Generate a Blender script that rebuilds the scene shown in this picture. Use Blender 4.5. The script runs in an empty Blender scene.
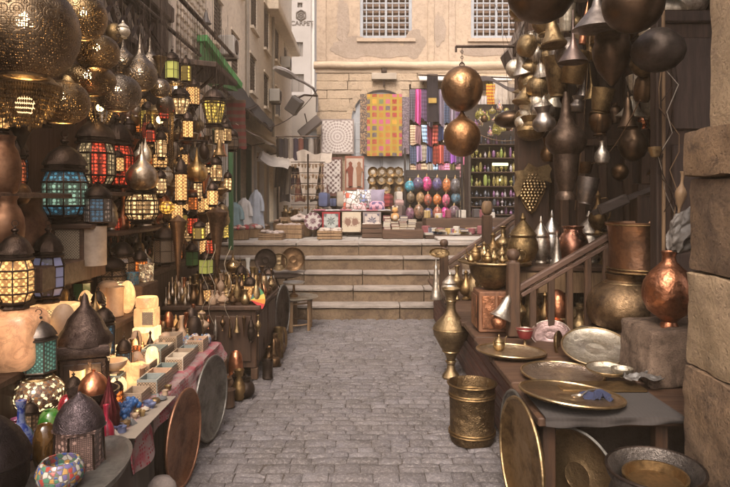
import bpy, math, random
from mathutils import Vector, Matrix, noise, Euler
R = math.radians
random.seed(7)
sc = bpy.context.scene
COL = sc.collection
F = 620.0
EYE = 1.54
PLZ = 0.90            # height of the plaza above the alley
DECK = 0.53           # height of the shop platform

def P(px, py, Y): return Vector(((px-365)/F*Y, Y, EYE-(py-200)/F*Y))
def onz(px, py, z):
    Y = (EYE-z)*F/(py-200); return Vector(((px-365)/F*Y, Y, z))
def S(px, Y): return px*Y/F

# ------------------------------------------------------------------ materials
class NT:
    def __init__(s, name):
        m = bpy.data.materials.new(name); m.use_nodes = True
        s.m = m; s.t = m.node_tree; s.t.nodes.clear()
        s.out = s.n('ShaderNodeOutputMaterial')
        s.bs = s.n('ShaderNodeBsdfPrincipled'); s.l(s.bs.outputs[0], s.out.inputs[0])
    def n(s, typ, **k):
        x = s.t.nodes.new(typ)
        for a, b in k.items(): setattr(x, a, b)
        return x
    def l(s, a, b): s.t.links.new(a, b)
    def set(s, node, key, v):
        i = node.inputs[key]
        if hasattr(v, 'is_linked') or isinstance(v, bpy.types.NodeSocket): s.l(v, i)
        else: i.default_value = v
    def math(s, op, a, b=0.0, c=0.0):
        x = s.n('ShaderNodeMath', operation=op)
        s.set(x, 0, a); s.set(x, 1, b)
        if op in ('MULTIPLY_ADD',): s.set(x, 2, c)
        return x.outputs[0]
    def coord(s, rnd=True, scale=(1, 1, 1)):
        tc = s.n('ShaderNodeTexCoord'); mp = s.n('ShaderNodeMapping')
        s.l(tc.outputs['Object'], mp.inputs[0]); mp.inputs['Scale'].default_value = scale
        if rnd:
            oi = s.n('ShaderNodeObjectInfo'); k = s.math('MULTIPLY', oi.outputs['Random'], 17.0)
            s.l(k, mp.inputs['Location'])
        return mp.outputs[0]
    def noise(s, v, scale, detail=5, rough=.6, dist=0.0):
        x = s.n('ShaderNodeTexNoise'); s.l(v, x.inputs['Vector'])
        x.inputs['Scale'].default_value = scale; x.inputs['Detail'].default_value = detail
        x.inputs['Roughness'].default_value = rough; x.inputs['Distortion'].default_value = dist
        return x.outputs[0]
    def voro(s, v, scale, feat='F1', out='Distance', rnd=1.0):
        x = s.n('ShaderNodeTexVoronoi', feature=feat); s.l(v, x.inputs['Vector'])
        x.inputs['Scale'].default_value = scale
        if 'Randomness' in x.inputs: x.inputs['Randomness'].default_value = rnd
        return x.outputs[out]
    def ramp(s, fac, stops, const=False):
        x = s.n('ShaderNodeValToRGB'); e = x.color_ramp.elements
        if const: x.color_ramp.interpolation = 'CONSTANT'
        while len(e) < len(stops): e.new(0.5)
        for i, (p, c) in enumerate(stops):
            e[i].position = p; e[i].color = (*c, 1) if len(c) == 3 else c
        s.l(fac, x.inputs[0]); return x.outputs[0]
    def mix(s, fac, a, b, mode='MIX'):
        x = s.n('ShaderNodeMix', data_type='RGBA', blend_type=mode)
        s.set(x, 0, fac)
        for k, v in ((6, a), (7, b)):
            if isinstance(v, tuple) and len(v) == 3: v = (*v, 1)
            s.set(x, k, v)
        return x.outputs[2]
    def rng(s, v, a, b, c, d):
        x = s.n('ShaderNodeMapRange'); s.l(v, x.inputs[0])
        for i, q in enumerate((a, b, c, d)): x.inputs[i+1].default_value = q
        return x.outputs[0]
    def bump(s, h, strength=.4, dist=.01, prev=None):
        x = s.n('ShaderNodeBump'); s.l(h, x.inputs['Height'])
        x.inputs['Strength'].default_value = strength; x.inputs['Distance'].default_value = dist
        if prev is not None: s.l(prev, x.inputs['Normal'])
        return x.outputs[0]
    def fin(s, color=None, rough=None, metal=None, normal=None, emis=None, est=None, alpha=None, sheen=None, trans=None, spec=None):
        b = s.bs
        for k, v in (('Base Color', color), ('Roughness', rough), ('Metallic', metal), ('Normal', normal), ('Emission Color', emis),
                     ('Emission Strength', est), ('Alpha', alpha), ('Sheen Weight', sheen), ('Transmission Weight', trans), ('Specular IOR Level', spec)):
            if v is None: continue
            if isinstance(v, tuple) and len(v) == 3: v = (*v, 1)
            s.set(b, k, v)
        return s.m

MATS = {}
def cached(f):
    def g(*a, **k):
        key = (f.__name__, a, tuple(sorted(k.items())))
        if key not in MATS: MATS[key] = f(*a, **k)
        return MATS[key]
    return g

@cached
def metal(c1, c2, rough=.3, eng=0.0, escale=70, patina=6.0, dent=.25):
    t = NT('metal'); v = t.coord()
    n1 = t.noise(v, patina, 6, .65); n2 = t.noise(v, patina*7, 4, .6)
    f = t.math('ADD', t.math('MULTIPLY', n1, .75), t.math('MULTIPLY', n2, .25))
    col = t.ramp(f, [(.36, c2), (.56, c1)])
    ro = t.rng(f, .35, .65, min(.9, rough+.25), rough)
    nb = t.bump(t.noise(v, patina*2.2, 3, .5), dent, .02)
    if eng:
        e2 = t.noise(v, escale*.28, 2, .5, 1.2)
        ln = t.math('ABSOLUTE', t.math('SUBTRACT', t.math('FRACT', t.math('MULTIPLY', e2, 9.0)), .5))
        e = t.voro(v, escale*2.2, rnd=.5)
        h = t.math('ADD', t.rng(ln, .05, .22, 0, 1), t.math('MULTIPLY', e, .9))
        nb = t.bump(h, eng*.8, .003, nb)
        col = t.mix(t.rng(ln, .04, .16, .5*min(1, eng+.2), 0), col, tuple(x*.3 for x in c2))
    return t.fin(col, ro, 1.0, nb)

@cached
def paint(c, rough=.6, var=.25, scale=4.0, bump=.15, worn=None):
    t = NT('paint'); v = t.coord()
    n = t.noise(v, scale, 6, .65)
    col = t.ramp(n, [(.3, tuple(x*(1-var) for x in c)), (.7, c)])
    if worn: col = t.mix(t.rng(t.noise(v, scale*2.5, 8, .75), .56, .64, 0, 1), col, worn)
    return t.fin(col, rough, 0.0, t.bump(t.noise(v, scale*12, 4), bump, .01))

@cached
def wood(c1, c2, scale=3.0, ax=2, rough=.6):
    t = NT('wood'); sc_ = [14, 14, 14]; sc_[ax] = 1.2
    v = t.coord(True, tuple(x*scale/3 for x in sc_))
    n = t.noise(v, 2.2, 8, .7, .6)
    v2 = t.coord(True); n2 = t.noise(v2, 1.7, 4)
    col = t.ramp(n, [(.32, c2), (.62, c1)])
    col = t.mix(t.rng(n2, .4, .7, 0, .55), col, tuple(x*.55 for x in c2))
    return t.fin(col, t.rng(n, .3, .7, rough+.15, rough-.1), 0.0, t.bump(n, .35, .006))

@cached
def stone(c1, c2, scale=3.0, bump=.6, rough=.85, dark=None, warm=None):
    t = NT('stone'); v = t.coord()
    n = t.noise(v, scale, 8, .68); n2 = t.noise(v, scale*.35, 4, .6); n3 = t.noise(v, scale*14, 5, .75)
    col = t.ramp(n, [(.38, c2), (.60, c1)])
    if warm: col = t.mix(t.rng(n2, .42, .62, 0, .8), col, warm)
    if dark:
        col = t.mix(t.rng(t.noise(v, scale*1.6, 9, .78, .8), .49, .62, 0, .8), col, dark)
    pit = t.rng(t.voro(v, scale*9), 0, .28, 0, 1)
    if dark:
        col = t.mix(t.rng(n3, .38, .50, .35, 0), col, tuple(x*.6 for x in dark)); col = t.mix(t.rng(pit, 0, .8, .6, 0), col, dark)
    h = t.math('ADD', n3, t.math('MULTIPLY', pit, .35))
    nb = t.bump(n, bump*.7, .06); nb = t.bump(h, min(1, bump), .02, nb)
    return t.fin(col, rough, 0.0, nb, spec=.3)

@cached
def cloth(c1, c2=None, freq=0.0, ax=0, rough=.9, fine=True):
    """woven textile; freq>0 gives stripes of c2 across axis ax"""
    t = NT('cloth'); v = t.coord(False)
    n = t.noise(t.coord(), 9, 4)
    base = t.ramp(n, [(.3, tuple(x*.75 for x in c1)), (.7, c1)])
    if c2 is not None and freq:
        sp = t.n('ShaderNodeSeparateXYZ'); t.l(v, sp.inputs[0])
        s = t.math('FRACT', t.math('MULTIPLY', sp.outputs[ax], freq))
        base = t.mix(t.math('GREATER_THAN', s, .55), base, c2)
    w = t.n('ShaderNodeTexWave'); t.l(v, w.inputs[0]); w.inputs['Scale'].default_value = 90
    return t.fin(base, rough, 0.0, t.bump(w.outputs[1], .2, .002), sheen=.05, spec=.15)

@cached
def glow(c, strength=1.5, pat='star', scale=1.0, dark=(.02, .015, .01), c2=None):
    """translucent lamp glass behind pierced tin; strength 0 = unlit"""
    t = NT('lampglass'); v = t.coord(False)
    if pat == 'star':
        d = t.voro(v, 34*scale, rnd=.25); m = t.rng(d, .34, .46, 1, 0)
        d2 = t.voro(v, 105*scale, rnd=.1); m = t.math('MAXIMUM', m, t.rng(d2, .20, .34, .6, .10))
    elif pat == 'vein':
        vn = t.math('ABSOLUTE', t.math('SUBTRACT', t.noise(v, 5*scale, 7, .7, 1.0), .5))
        m = t.math('MULTIPLY', t.rng(t.noise(v, 3.5*scale, 5, .65, .8), .38, .62, .45, 1), t.rng(vn, .0, .035, .6, 1))
    elif pat == 'lattice':
        mp = t.n('ShaderNodeMapping'); t.l(v, mp.inputs[0]); mp.inputs['Rotation'].default_value = (.0, R(45), .0)
        d = t.voro(mp.outputs[0], 62*scale, rnd=.12); m = t.rng(d, .36, .50, 1, .22)
    else:
        m = t.rng(t.noise(v, 4, 3), .3, .7, .8, 1)
    cc = c
    if c2: cc = t.mix(t.rng(t.noise(v, 5, 3), .45, .6, 0, 1), c, c2)
    col = t.mix(m, dark, cc)
    # pane glow is its own emission, following the pattern
    est = t.math('MULTIPLY', m, strength*.85)
    return t.fin(t.mix(.45, col, (.02, .015, .01)) if strength > .3 else col, .3, 0.0, t.bump(m, .3, .003), emis=cc, est=est)

@cached
def pierced(c1, c2, scale=46, hole=.27, rough=.35):
    """sheet metal with real punched holes (alpha)"""
    t = NT('pierced'); v = t.coord(False)
    n = t.noise(v, 7, 5)
    col = t.ramp(n, [(.35, c2), (.62, c1)])
    d = t.voro(v, scale, rnd=.35)
    d2 = t.voro(v, scale*.16, rnd=.15)
    big = t.rng(d2, .07, .09, 0, 1)
    a = t.math('MULTIPLY', t.math('GREATER_THAN', d, hole), 1.0)
    a = t.math('MULTIPLY', a, big)
    e = t.math('ABSOLUTE', t.math('SUBTRACT', t.math('FRACT', t.math('MULTIPLY', d2, 5.0)), .5)); ring = t.rng(e, 0, .2, 0, 1)
    col = t.mix(t.rng(e, .0, .12, .5, 0), col, tuple(x*.3 for x in c2))
    return t.fin(col, rough, 1.0, t.bump(t.math('ADD', ring, d), .5, .003), alpha=a)

@cached
def mosaic(c, strength=0.0, scale=40):
    t = NT('mosaic'); v = t.coord(False)
    cell = t.voro(v, scale, 'F1', 'Color', .8); e = t.voro(v, scale, 'DISTANCE_TO_EDGE', rnd=.8)
    sp = t.n('ShaderNodeSeparateColor'); t.l(cell, sp.inputs[0])
    r = t.ramp(sp.outputs[0], [(i/len(c), x) for i, x in enumerate(c)], True)
    m = t.rng(e, .05, .09, 0, 1)
    col = t.mix(m, (.12, .1, .08), r)
    b = t.math('MULTIPLY', t.math('GREATER_THAN', sp.outputs[1], .7), strength)
    return t.fin(col, t.rng(m, 0, 1, .8, .15), 0.0, t.bump(m, .5, .003), emis=(1, .75, .4), est=t.math('MULTIPLY', b, m))

@cached
def emit(c, s):
    t = NT('bulb'); return t.fin(c, .4, 0.0, emis=c, est=s)

@cached
def glassy(c, c2=None, sc_=12):
    t = NT('coloured_glass'); v = t.coord(False)
    col = t.mix(t.rng(t.noise(v, sc_, 3, .5, 1.5), .48, .55, 0, 1), c, c2 or tuple(x*.5 for x in c))
    return t.fin(col, .08, 0.0, trans=.25, spec=.7)

BRASS = metal((.38, .275, .145), (.10, .062, .03), .35, 0, 70, 8.0, .4)
BRASSE = metal((.31, .225, .125), (.10, .065, .035), .38, .5, 80)
TRAYM = metal((.56, .45, .30), (.30, .22, .14), .3, .6, 70)
TRAYR = metal((.60, .46, .26), (.30, .21, .11), .24)
OLDBRASS = metal((.30, .195, .09), (.075, .045, .02), .38)
OLDBRASSE = metal((.28, .19, .09), (.06, .04, .02), .38, .4, 75)
PALEB = metal((.78, .71, .58), (.38, .32, .23), .42, 0, 70, 8.0, .4)
COPPER = metal((.60, .25, .13), (.20, .075, .04), .25, 0.0, 70, 5.0, .5)
COPPERE = metal((.52, .24, .13), (.14, .07, .045), .3, .5, 60)
SILVER = metal((.60, .54, .46), (.22, .18, .14), .36, 0, 70, 8.0, .35)
SILVERE = metal((.58, .53, .44), (.26, .22, .16), .36, .45, 85)
BRONZE = metal((.16, .095, .05), (.045, .026, .014), .34)
IRON = metal((.075, .055, .045), (.022, .016, .013), .42)
IRONE = metal((.065, .045, .035), (.018, .013, .010), .36, .35, 80)
TIN = metal((.24, .23, .21), (.10, .095, .085), .5)
DKWOOD = wood((.060, .028, .013), (.020, .009, .004))
BRWOOD = wood((.105, .055, .029), (.036, .018, .010))
BRWOODX = wood((.095, .048, .026), (.035, .017, .009), ax=0)
LTWOOD = wood((.30, .19, .10), (.13, .075, .038))
REDWOOD = wood((.11, .04, .03), (.04, .016, .012), ax=1)
ALAB = stone((.48, .34, .23), (.34, .22, .14), 5, .12, .45)
ALABLIT = glow((1.0, .50, .20), .9, 'vein', 1.0, (.55, .3, .15))
ALABHOT = glow((1.0, .64, .30), 1.35, 'vein', 1.0, (.6, .35, .2))

# ------------------------------------------------------------------ meshes
class B:
    def __init__(s): s.v = []; s.f = []; s.mi = []
    def add(s, vs, fs, T=None, mi=0):
        b = len(s.v)
        s.v += [(T @ Vector(p)) if T is not None else Vector(p) for p in vs]
        s.f += [tuple(b+i for i in q) for q in fs]; s.mi += [mi]*len(fs)
        return s
    def box(s, lo, hi, T=None, mi=0):
        x0, y0, z0 = lo; x1, y1, z1 = hi
        return s.add([(x0,y0,z0),(x1,y0,z0),(x1,y1,z0),(x0,y1,z0),(x0,y0,z1),(x1,y0,z1),(x1,y1,z1),(x0,y1,z1)],
                     [(0,3,2,1),(4,5,6,7),(0,1,5,4),(1,2,6,5),(2,3,7,6),(3,0,4,7)], T, mi)
    def bbox(s, lo, hi, b=.006, T=None, mi=0):
        """box with bevelled edges"""
        x0, y0, z0 = lo; x1, y1, z1 = hi
        b = min(b, (x1-x0)*.4, (y1-y0)*.4, (z1-z0)*.4)
        c = [(x0,x1),(y0,y1),(z0,z1)]; vs = []; idx = {}
        for i in (0,1):
            for j in (0,1):
                for k in (0,1):
                    p = [c[0][i], c[1][j], c[2][k]]; sg = [(1,-1)[i], (1,-1)[j], (1,-1)[k]]
                    for a in range(3):
                        q = [p[m] + (0 if m == a else sg[m]*b) for m in range(3)]
                        idx[(i,j,k,a)] = len(vs); vs.append(tuple(q))
        fs = []
        for a in range(3):
            o = [m for m in range(3) if m != a]
            for sd in (0,1):
                q = []
                for (u,w) in ((0,0),(1,0),(1,1),(0,1)):
                    k = [0,0,0]; k[a] = sd; k[o[0]] = u; k[o[1]] = w; q.append(idx[(*k, a)])
                fs.append(tuple(q))
        for a in range(3):
            o = [m for m in range(3) if m != a]
            for (u,w) in ((0,0),(1,0),(1,1),(0,1)):
                k0 = [0,0,0]; k1 = [0,0,0]; k0[a] = 0; k1[a] = 1
                k0[o[0]] = k1[o[0]] = u; k0[o[1]] = k1[o[1]] = w
                fs.append((idx[(*k0,o[0])], idx[(*k0,o[1])], idx[(*k1,o[1])], idx[(*k1,o[0])]))
        for i in (0,1):
            for j in (0,1):
                for k in (0,1): fs.append((idx[(i,j,k,0)], idx[(i,j,k,1)], idx[(i,j,k,2)]))
        return s.add(vs, fs, T, mi)
    def lathe(s, prof, seg=28, sc_=(1, 1), T=None, mi=0, flute=0, fd=0.0, squash=1.0, rot=0.0):
        vs = []; fs = []; n = len(prof)
        for (r, z) in prof:
            for i in range(seg):
                a = 2*math.pi*i/seg+rot; rr = r*sc_[0]
                if flute: rr *= 1+fd*math.cos(flute*a)
                vs.append((rr*math.cos(a), rr*math.sin(a)*squash, z*sc_[1]))
        for k in range(n-1):
            for i in range(seg):
                j = (i+1) % seg
                fs.append((k*seg+i, k*seg+j, (k+1)*seg+j, (k+1)*seg+i))
        if prof[0][0] > 1e-6: fs.append(tuple(range(seg))[::-1])
        if prof[-1][0] > 1e-6: fs.append(tuple((n-1)*seg+i for i in range(seg)))
        return s.add(vs, fs, T, mi)
    def tube(s, pts, r, seg=8, mi=0, r2=None):
        pts = [Vector(p) for p in pts]; vs = []; fs = []; n = len(pts)
        for k, p in enumerate(pts):
            d = (pts[min(k+1, n-1)]-pts[max(k-1, 0)]).normalized()
            a = d.orthogonal().normalized() if abs(d.z) > .9 else d.cross(Vector((0, 0, 1))).normalized()
            b = d.cross(a); q = r if r2 is None else r+(r2-r)*k/(n-1)
            for i in range(seg):
                t = 2*math.pi*i/seg; vs.append(p+a*q*math.cos(t)+b*q*math.sin(t))
        for k in range(n-1):
            for i in range(seg):
                j = (i+1) % seg; fs.append((k*seg+i, k*seg+j, (k+1)*seg+j, (k+1)*seg+i))
        fs.append(tuple(range(seg))[::-1]); fs.append(tuple((n-1)*seg+i for i in range(seg)))
        return s.add(vs, fs, None, mi)
    def torus(s, R_, r, T=None, seg=28, rs=8, mi=0, sq=1.0):
        vs = []; fs = []
        for i in range(seg):
            a = 2*math.pi*i/seg
            for j in range(rs):
                b = 2*math.pi*j/rs; q = R_+r*math.cos(b)
                vs.append((q*math.cos(a), q*math.sin(a)*sq, r*math.sin(b)))
        for i in range(seg):
            for j in range(rs):
                fs.append((i*rs+j, ((i+1) % seg)*rs+j, ((i+1) % seg)*rs+(j+1) % rs, i*rs+(j+1) % rs))
        return s.add(vs, fs, T, mi)
    def rough(s, lo, hi, amp=.01, step=.08, seed=0, T=None, mi=0, rnd=.02):
        """stone block: subdivided box with rounded corners and a broken surface"""
        lo = Vector(lo); hi = Vector(hi); c = (lo+hi)/2; h = (hi-lo)/2
        for ax in range(3):
            u, w = [m for m in range(3) if m != ax]
            nu = max(1, min(30, int(2*h[u]/step))); nw = max(1, min(30, int(2*h[w]/step)))
            for sd in (-1, 1):
                vs = []
                for i in range(nu+1):
                    for j in range(nw+1):
                        p = Vector((0, 0, 0)); p[ax] = sd*h[ax]; p[u] = h[u]*(2*i/nu-1); p[w] = h[w]*(2*j/nw-1)
                        q = Vector([max(-h[m]+rnd, min(h[m]-rnd, p[m])) if h[m] > rnd else 0 for m in range(3)])
                        d = p-q
                        if d.length > 1e-6: p = q+d.normalized()*min(rnd, d.length)
                        p += c
                        nz = noise.noise_vector(p*6+Vector((seed, seed*2.3, 0)))*.6+noise.noise_vector(p*17+Vector((seed, 0, 3)))*.4
                        vs.append(p+nz*amp)
                fs = []
                for i in range(nu):
                    for j in range(nw):
                        q = (i*(nw+1)+j, (i+1)*(nw+1)+j, (i+1)*(nw+1)+j+1, i*(nw+1)+j+1)
                        fs.append(q if (sd > 0) == (ax != 1) else q[::-1])
                s.add(vs, fs, T, mi)
        return s
    def sheet(s, fn, nu, nw, th=.004, mi=0, T=None):
        """thin two-sided cloth: fn(u,w)->Vector, u,w in 0..1"""
        vs = []
        P0 = [[Vector(fn(i/nu, j/nw)) for j in range(nw+1)] for i in range(nu+1)]
        for sd in (0, 1):
            for i in range(nu+1):
                for j in range(nw+1):
                    du = P0[min(i+1, nu)][j]-P0[max(i-1, 0)][j]; dw = P0[i][min(j+1, nw)]-P0[i][max(j-1, 0)]
                    n = du.cross(dw); n = n.normalized() if n.length > 1e-9 else Vector((0, 0, 1))
                    vs.append(P0[i][j]+n*th*(.5-sd))
        N = (nu+1)*(nw+1); fs = []
        for i in range(nu):
            for j in range(nw):
                q = (i*(nw+1)+j, (i+1)*(nw+1)+j, (i+1)*(nw+1)+j+1, i*(nw+1)+j+1)
                fs.append(q); fs.append(tuple(x+N for x in q[::-1]))
        rim = [i*(nw+1) for i in range(nu+1)]+[nu*(nw+1)+j for j in range(1, nw+1)]+[i*(nw+1)+nw for i in range(nu-1, -1, -1)]+[j for j in range(nw-1, 0, -1)]
        for a, b in zip(rim, rim[1:]+rim[:1]): fs.append((b, a, a+N, b+N))
        return s.add(vs, fs, T, mi)
    def facade(s, u0, u1, z0, z1, holes, th, fn, mi=0):
        """wall surface with real openings; fn(u, depth, z)->xyz"""
        us = sorted({u0, u1, *[h[0] for h in holes], *[h[1] for h in holes]}); zs = sorted({z0, z1, *[h[2] for h in holes], *[h[3] for h in holes]})
        def isin(a, b):
            if not (u0 < a < u1 and z0 < b < z1): return False
            return not any(h[0] < a < h[1] and h[2] < b < h[3] for h in holes)
        for i in range(len(us)-1):
            for j in range(len(zs)-1):
                a, b, c, d = us[i], us[i+1], zs[j], zs[j+1]; m = (a+b)/2; k = (c+d)/2
                if not isin(m, k): continue
                s.add([fn(a,0,c), fn(b,0,c), fn(b,0,d), fn(a,0,d)], [(0,1,2,3)], None, mi)
                s.add([fn(a,th,c), fn(b,th,c), fn(b,th,d), fn(a,th,d)], [(3,2,1,0)], None, mi)
                e = 1e-3
                if not isin(a-e, k): s.add([fn(a,0,c), fn(a,0,d), fn(a,th,d), fn(a,th,c)], [(0,1,2,3)], None, mi)
                if not isin(b+e, k): s.add([fn(b,0,c), fn(b,0,d), fn(b,th,d), fn(b,th,c)], [(3,2,1,0)], None, mi)
                if not isin(m, c-e): s.add([fn(a,0,c), fn(b,0,c), fn(b,th,c), fn(a,th,c)], [(3,2,1,0)], None, mi)
                if not isin(m, d+e): s.add([fn(a,0,d), fn(b,0,d), fn(b,th,d), fn(a,th,d)], [(0,1,2,3)], None, mi)
        return s
    def build(s, name, mat, parent=None, smooth=38, loc=None, rot=None):
        me = bpy.data.meshes.new(name); me.from_pydata([tuple(p) for p in s.v], [], s.f)
        for m in (mat if isinstance(mat, (list, tuple)) else [mat]): me.materials.append(m)
        me.polygons.foreach_set('material_index', s.mi)
        if smooth:
            me.polygons.foreach_set('use_smooth', [True]*len(me.polygons))
            me.set_sharp_from_angle(angle=R(smooth))
        me.update()
        o = bpy.data.objects.new(name, me); COL.objects.link(o)
        if parent: o.parent = parent
        if loc is not None: o.location = loc
        if rot is not None: o.rotation_euler = rot
        return o

def tag(o, label=None, cat=None, group=None, kind=None):
    for k, v in (('label', label), ('category', cat), ('group', group), ('kind', kind)):
        if v: o[k] = v
    return o
def thing(name, label, cat, loc=(0, 0, 0), rot=(0, 0, 0), group=None):
    o = bpy.data.objects.new(name, None); COL.objects.link(o); o.empty_display_size = .1
    o.location = loc; o.rotation_euler = rot
    return tag(o, label, cat, group)
def copy_thing(src, loc, rot=None, label=None, group=None, scale=None):
    r = src.copy(); COL.objects.link(r); r.location = loc
    if rot is not None: r.rotation_euler = rot
    if scale is not None: r.scale = scale
    tag(r, label, None, group)
    for ch in list(src.children):
        c = ch.copy(); COL.objects.link(c); c.parent = r
        for g in list(ch.children):
            d = g.copy(); COL.objects.link(d); d.parent = c
    return r

# lathe outlines: radius 0..1 of half the width, height 0..1
PR = {
 'vase': [(0,0),(.46,0),(.50,.02),(.42,.05),(.26,.09),(.20,.15),(.26,.17),(.20,.19),(.30,.25),(.62,.36),(.95,.48),(1,.54),(.96,.58),(.72,.64),(.42,.70),(.27,.75),(.24,.82),(.30,.86),(.27,.88),(.36,.95),(.52,.99),(.50,1),(.32,.96),(.2,.88),(0,.86)],
 'flask': [(0,0),(.52,0),(.55,.03),(.36,.07),(.28,.12),(.40,.16),(.80,.26),(.98,.40),(1,.50),(.93,.62),(.72,.73),(.42,.82),(.27,.87),(.24,.93),(.30,.99),(.27,1),(.18,.96),(0,.95)],
 'pot': [(0,0),(.55,0),(.78,.08),(.96,.25),(1,.42),(.95,.60),(.78,.76),(.62,.84),(.60,.92),(.70,.98),(.70,1),(.62,1),(.54,.9),(.5,.80),(0,.78)],
 'ball': [(0,0),(.25,.015),(.50,.07),(.72,.16),(.88,.28),(.97,.41),(1,.52),(.96,.64),(.86,.76),(.68,.87),(.45,.95),(.20,.99),(0,1)],
 'onion': [(0,0),(.30,.01),(.55,.05),(.80,.13),(.95,.23),(1,.33),(.94,.45),(.76,.56),(.50,.65),(.28,.73),(.15,.82),(.10,.92),(.04,1),(0,1)],
 'drum': [(0,0),(.86,0),(.92,.02),(.93,.06),(.90,.08),(.88,.5),(.93,.9),(1,.97),(1,1),(.95,1),(.90,.93),(.85,.5),(.84,.1),(0,.1)],
 'kettle': [(0,0),(.70,0),(.90,.08),(1,.20),(1,.42),(.93,.60),(.70,.70),(.42,.75),(.40,.80),(.44,.83),(.44,.87),(0,.9)],
 'bowl': [(0,0),(.40,0),(.42,.10),(.34,.18),(.62,.34),(.90,.62),(1,.96),(1,1),(.95,1),(.84,.64),(.55,.4),(0,.34)],
 'bell': [(0,0),(.95,0),(1,.03),(.86,.10),(.60,.28),(.42,.52),(.34,.74),(.20,.84),(.12,.86),(.14,.94),(.08,1),(0,1)],
 'funnel': [(.9,0),(1,.01),(.80,.10),(.50,.22),(.22,.34),(.12,.48),(.08,.75),(.05,1),(0,1)],
 'cone': [(0,0),(.06,.01),(.10,.05),(.22,.20),(.50,.55),(.80,.82),(.92,.86),(.95,.90),(.70,.92),(.40,.95),(.15,.98),(0,1)],
 'bottle': [(0,0),(.80,0),(.95,.04),(1,.14),(.96,.34),(.72,.50),(.36,.60),(.28,.68),(.28,.88),(.40,.95),(.40,1),(.25,1),(0,.95)],
 'bucket': [(0,0),(.88,0),(.90,.03),(.93,.06),(.92,.14),(.95,.16),(.92,.18),(.93,.5),(.95,.78),(.98,.80),(.95,.82),(.96,.92),(1,.97),(1.02,1),(.97,1),(.90,.92),(.88,.5),(.86,.05),(0,.05)],
 'cauldron': [(0,0),(.55,0),(.85,.10),(1,.30),(1.03,.50),(.98,.72),(.88,.84),(.90,.88),(.99,.94),(1,1),(.95,1),(.86,.92),(.80,.82),(.84,.6),(.80,.4),(0,.36)],
 'disc': [(0,0),(.70,0),(.84,.15),(.92,.8),(1,1),(1,1.15),(.93,1.1),(.82,.42),(.70,.22),(0,.22)],
 'openbowl': [(0,0),(.6,0),(.93,.28),(1,.58),(.88,.85),(.74,1),(.66,1),(.74,.82),(.8,.6),(.6,.3),(0,.2)],
 'cup': [(0,0),(.6,0),(.6,.06),(.7,.1),(.9,.6),(1,1),(.93,1),(.8,.5),(0,.3)],
 'egg': [(0,0),(.5,.01),(.80,.10),(.96,.28),(1,.48),(.95,.70),(.80,.88),(.62,.97),(.50,1),(.44,.98),(.44,.9),(0,.88)],
 'ewer': [(0,0),(.62,0),(.66,.03),(.40,.07),(.34,.11),(.75,.20),(1,.32),(.96,.44),(.62,.56),(.30,.68),(.22,.80),(.30,.88),(.36,.90),(.22,.94),(.08,.97),(.05,1),(0,1)],
 'lidpot': [(0,0),(.55,0),(.60,.03),(.50,.07),(.80,.16),(1,.32),(.96,.46),(.80,.54),(.86,.57),(.88,.60),(.74,.66),(.46,.76),(.24,.83),(.14,.86),(.20,.90),(.14,.94),(.06,1),(0,1)],
 'jug': [(0,0),(.6,0),(.85,.10),(1,.28),(.92,.46),(.60,.60),(.50,.74),(.66,.92),(.74,1),(.66,1),(.42,.76),(0,.7)],
 'dishlid': [(0,0),(1,0),(1,.06),(.9,.12),(.75,.4),(.5,.62),(.22,.74),(.12,.78),(.18,.88),(.1,.96),(0,1)],
}
def chain_part(root, z0, ztop, r=.004):
    if ztop-z0 < .01: return
    b = B(); b.tube([(0, 0, z0), (0, 0, ztop)], r*.42, 5)
    if r <= .004: b.build('cord', IRON, root); return
    n = int((ztop-z0)/.05)
    for i in range(n):
        T = Matrix.Translation((0, 0, z0+.025+i*.05)) @ Matrix.Rotation(R(90), 4, 'X') @ Matrix.Rotation(R(90*(i % 2)), 4, 'Z')
        if n < 60: b.torus(.012, .0028, T, 8, 4)
    b.build('chain', IRON, root)

def turned(name, label, cat, px, py, w, h, Y, prof, mat, hang=None, group=None, rot=(0, 0, 0), seg=28, flute=0, fd=0., extra=None, squash=1., parts=(), pname='body'):
    """vessel whose base is seen at (px,py) at depth Y, w x h photo pixels"""
    loc = P(px, py, Y); W = S(w, Y)/2; H = S(h, Y)
    pr = PR[prof] if isinstance(prof, str) else prof
    if hang is None and extra is None and not parts:
        o = B().lathe(pr, seg, (W, H), flute=flute, fd=fd, squash=squash).build(name, mat, None, 38, loc, rot)
        return tag(o, label, cat, group)
    r = thing(name, label, cat, loc, rot, group)
    B().lathe(pr, seg, (W, H), flute=flute, fd=fd, squash=squash).build(pname, mat, r)
    for pn, pp, m2 in parts: B().lathe(pp, seg, (W, H)).build(pn, m2, r)
    if extra: extra(r, W, H)
    if hang is not None: chain_part(r, H*.99, hang-loc.z)
    return r

def lamp_light(root, z, power, col=(1, .62, .28), r=.03):
    l = bpy.data.lights.new('lamp_bulb', 'POINT'); l.energy = power; l.color = col; l.shadow_soft_size = r
    o = bpy.data.objects.new('lamp_bulb', l); COL.objects.link(o); o.parent = root; o.location = (0, 0, z)

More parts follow.
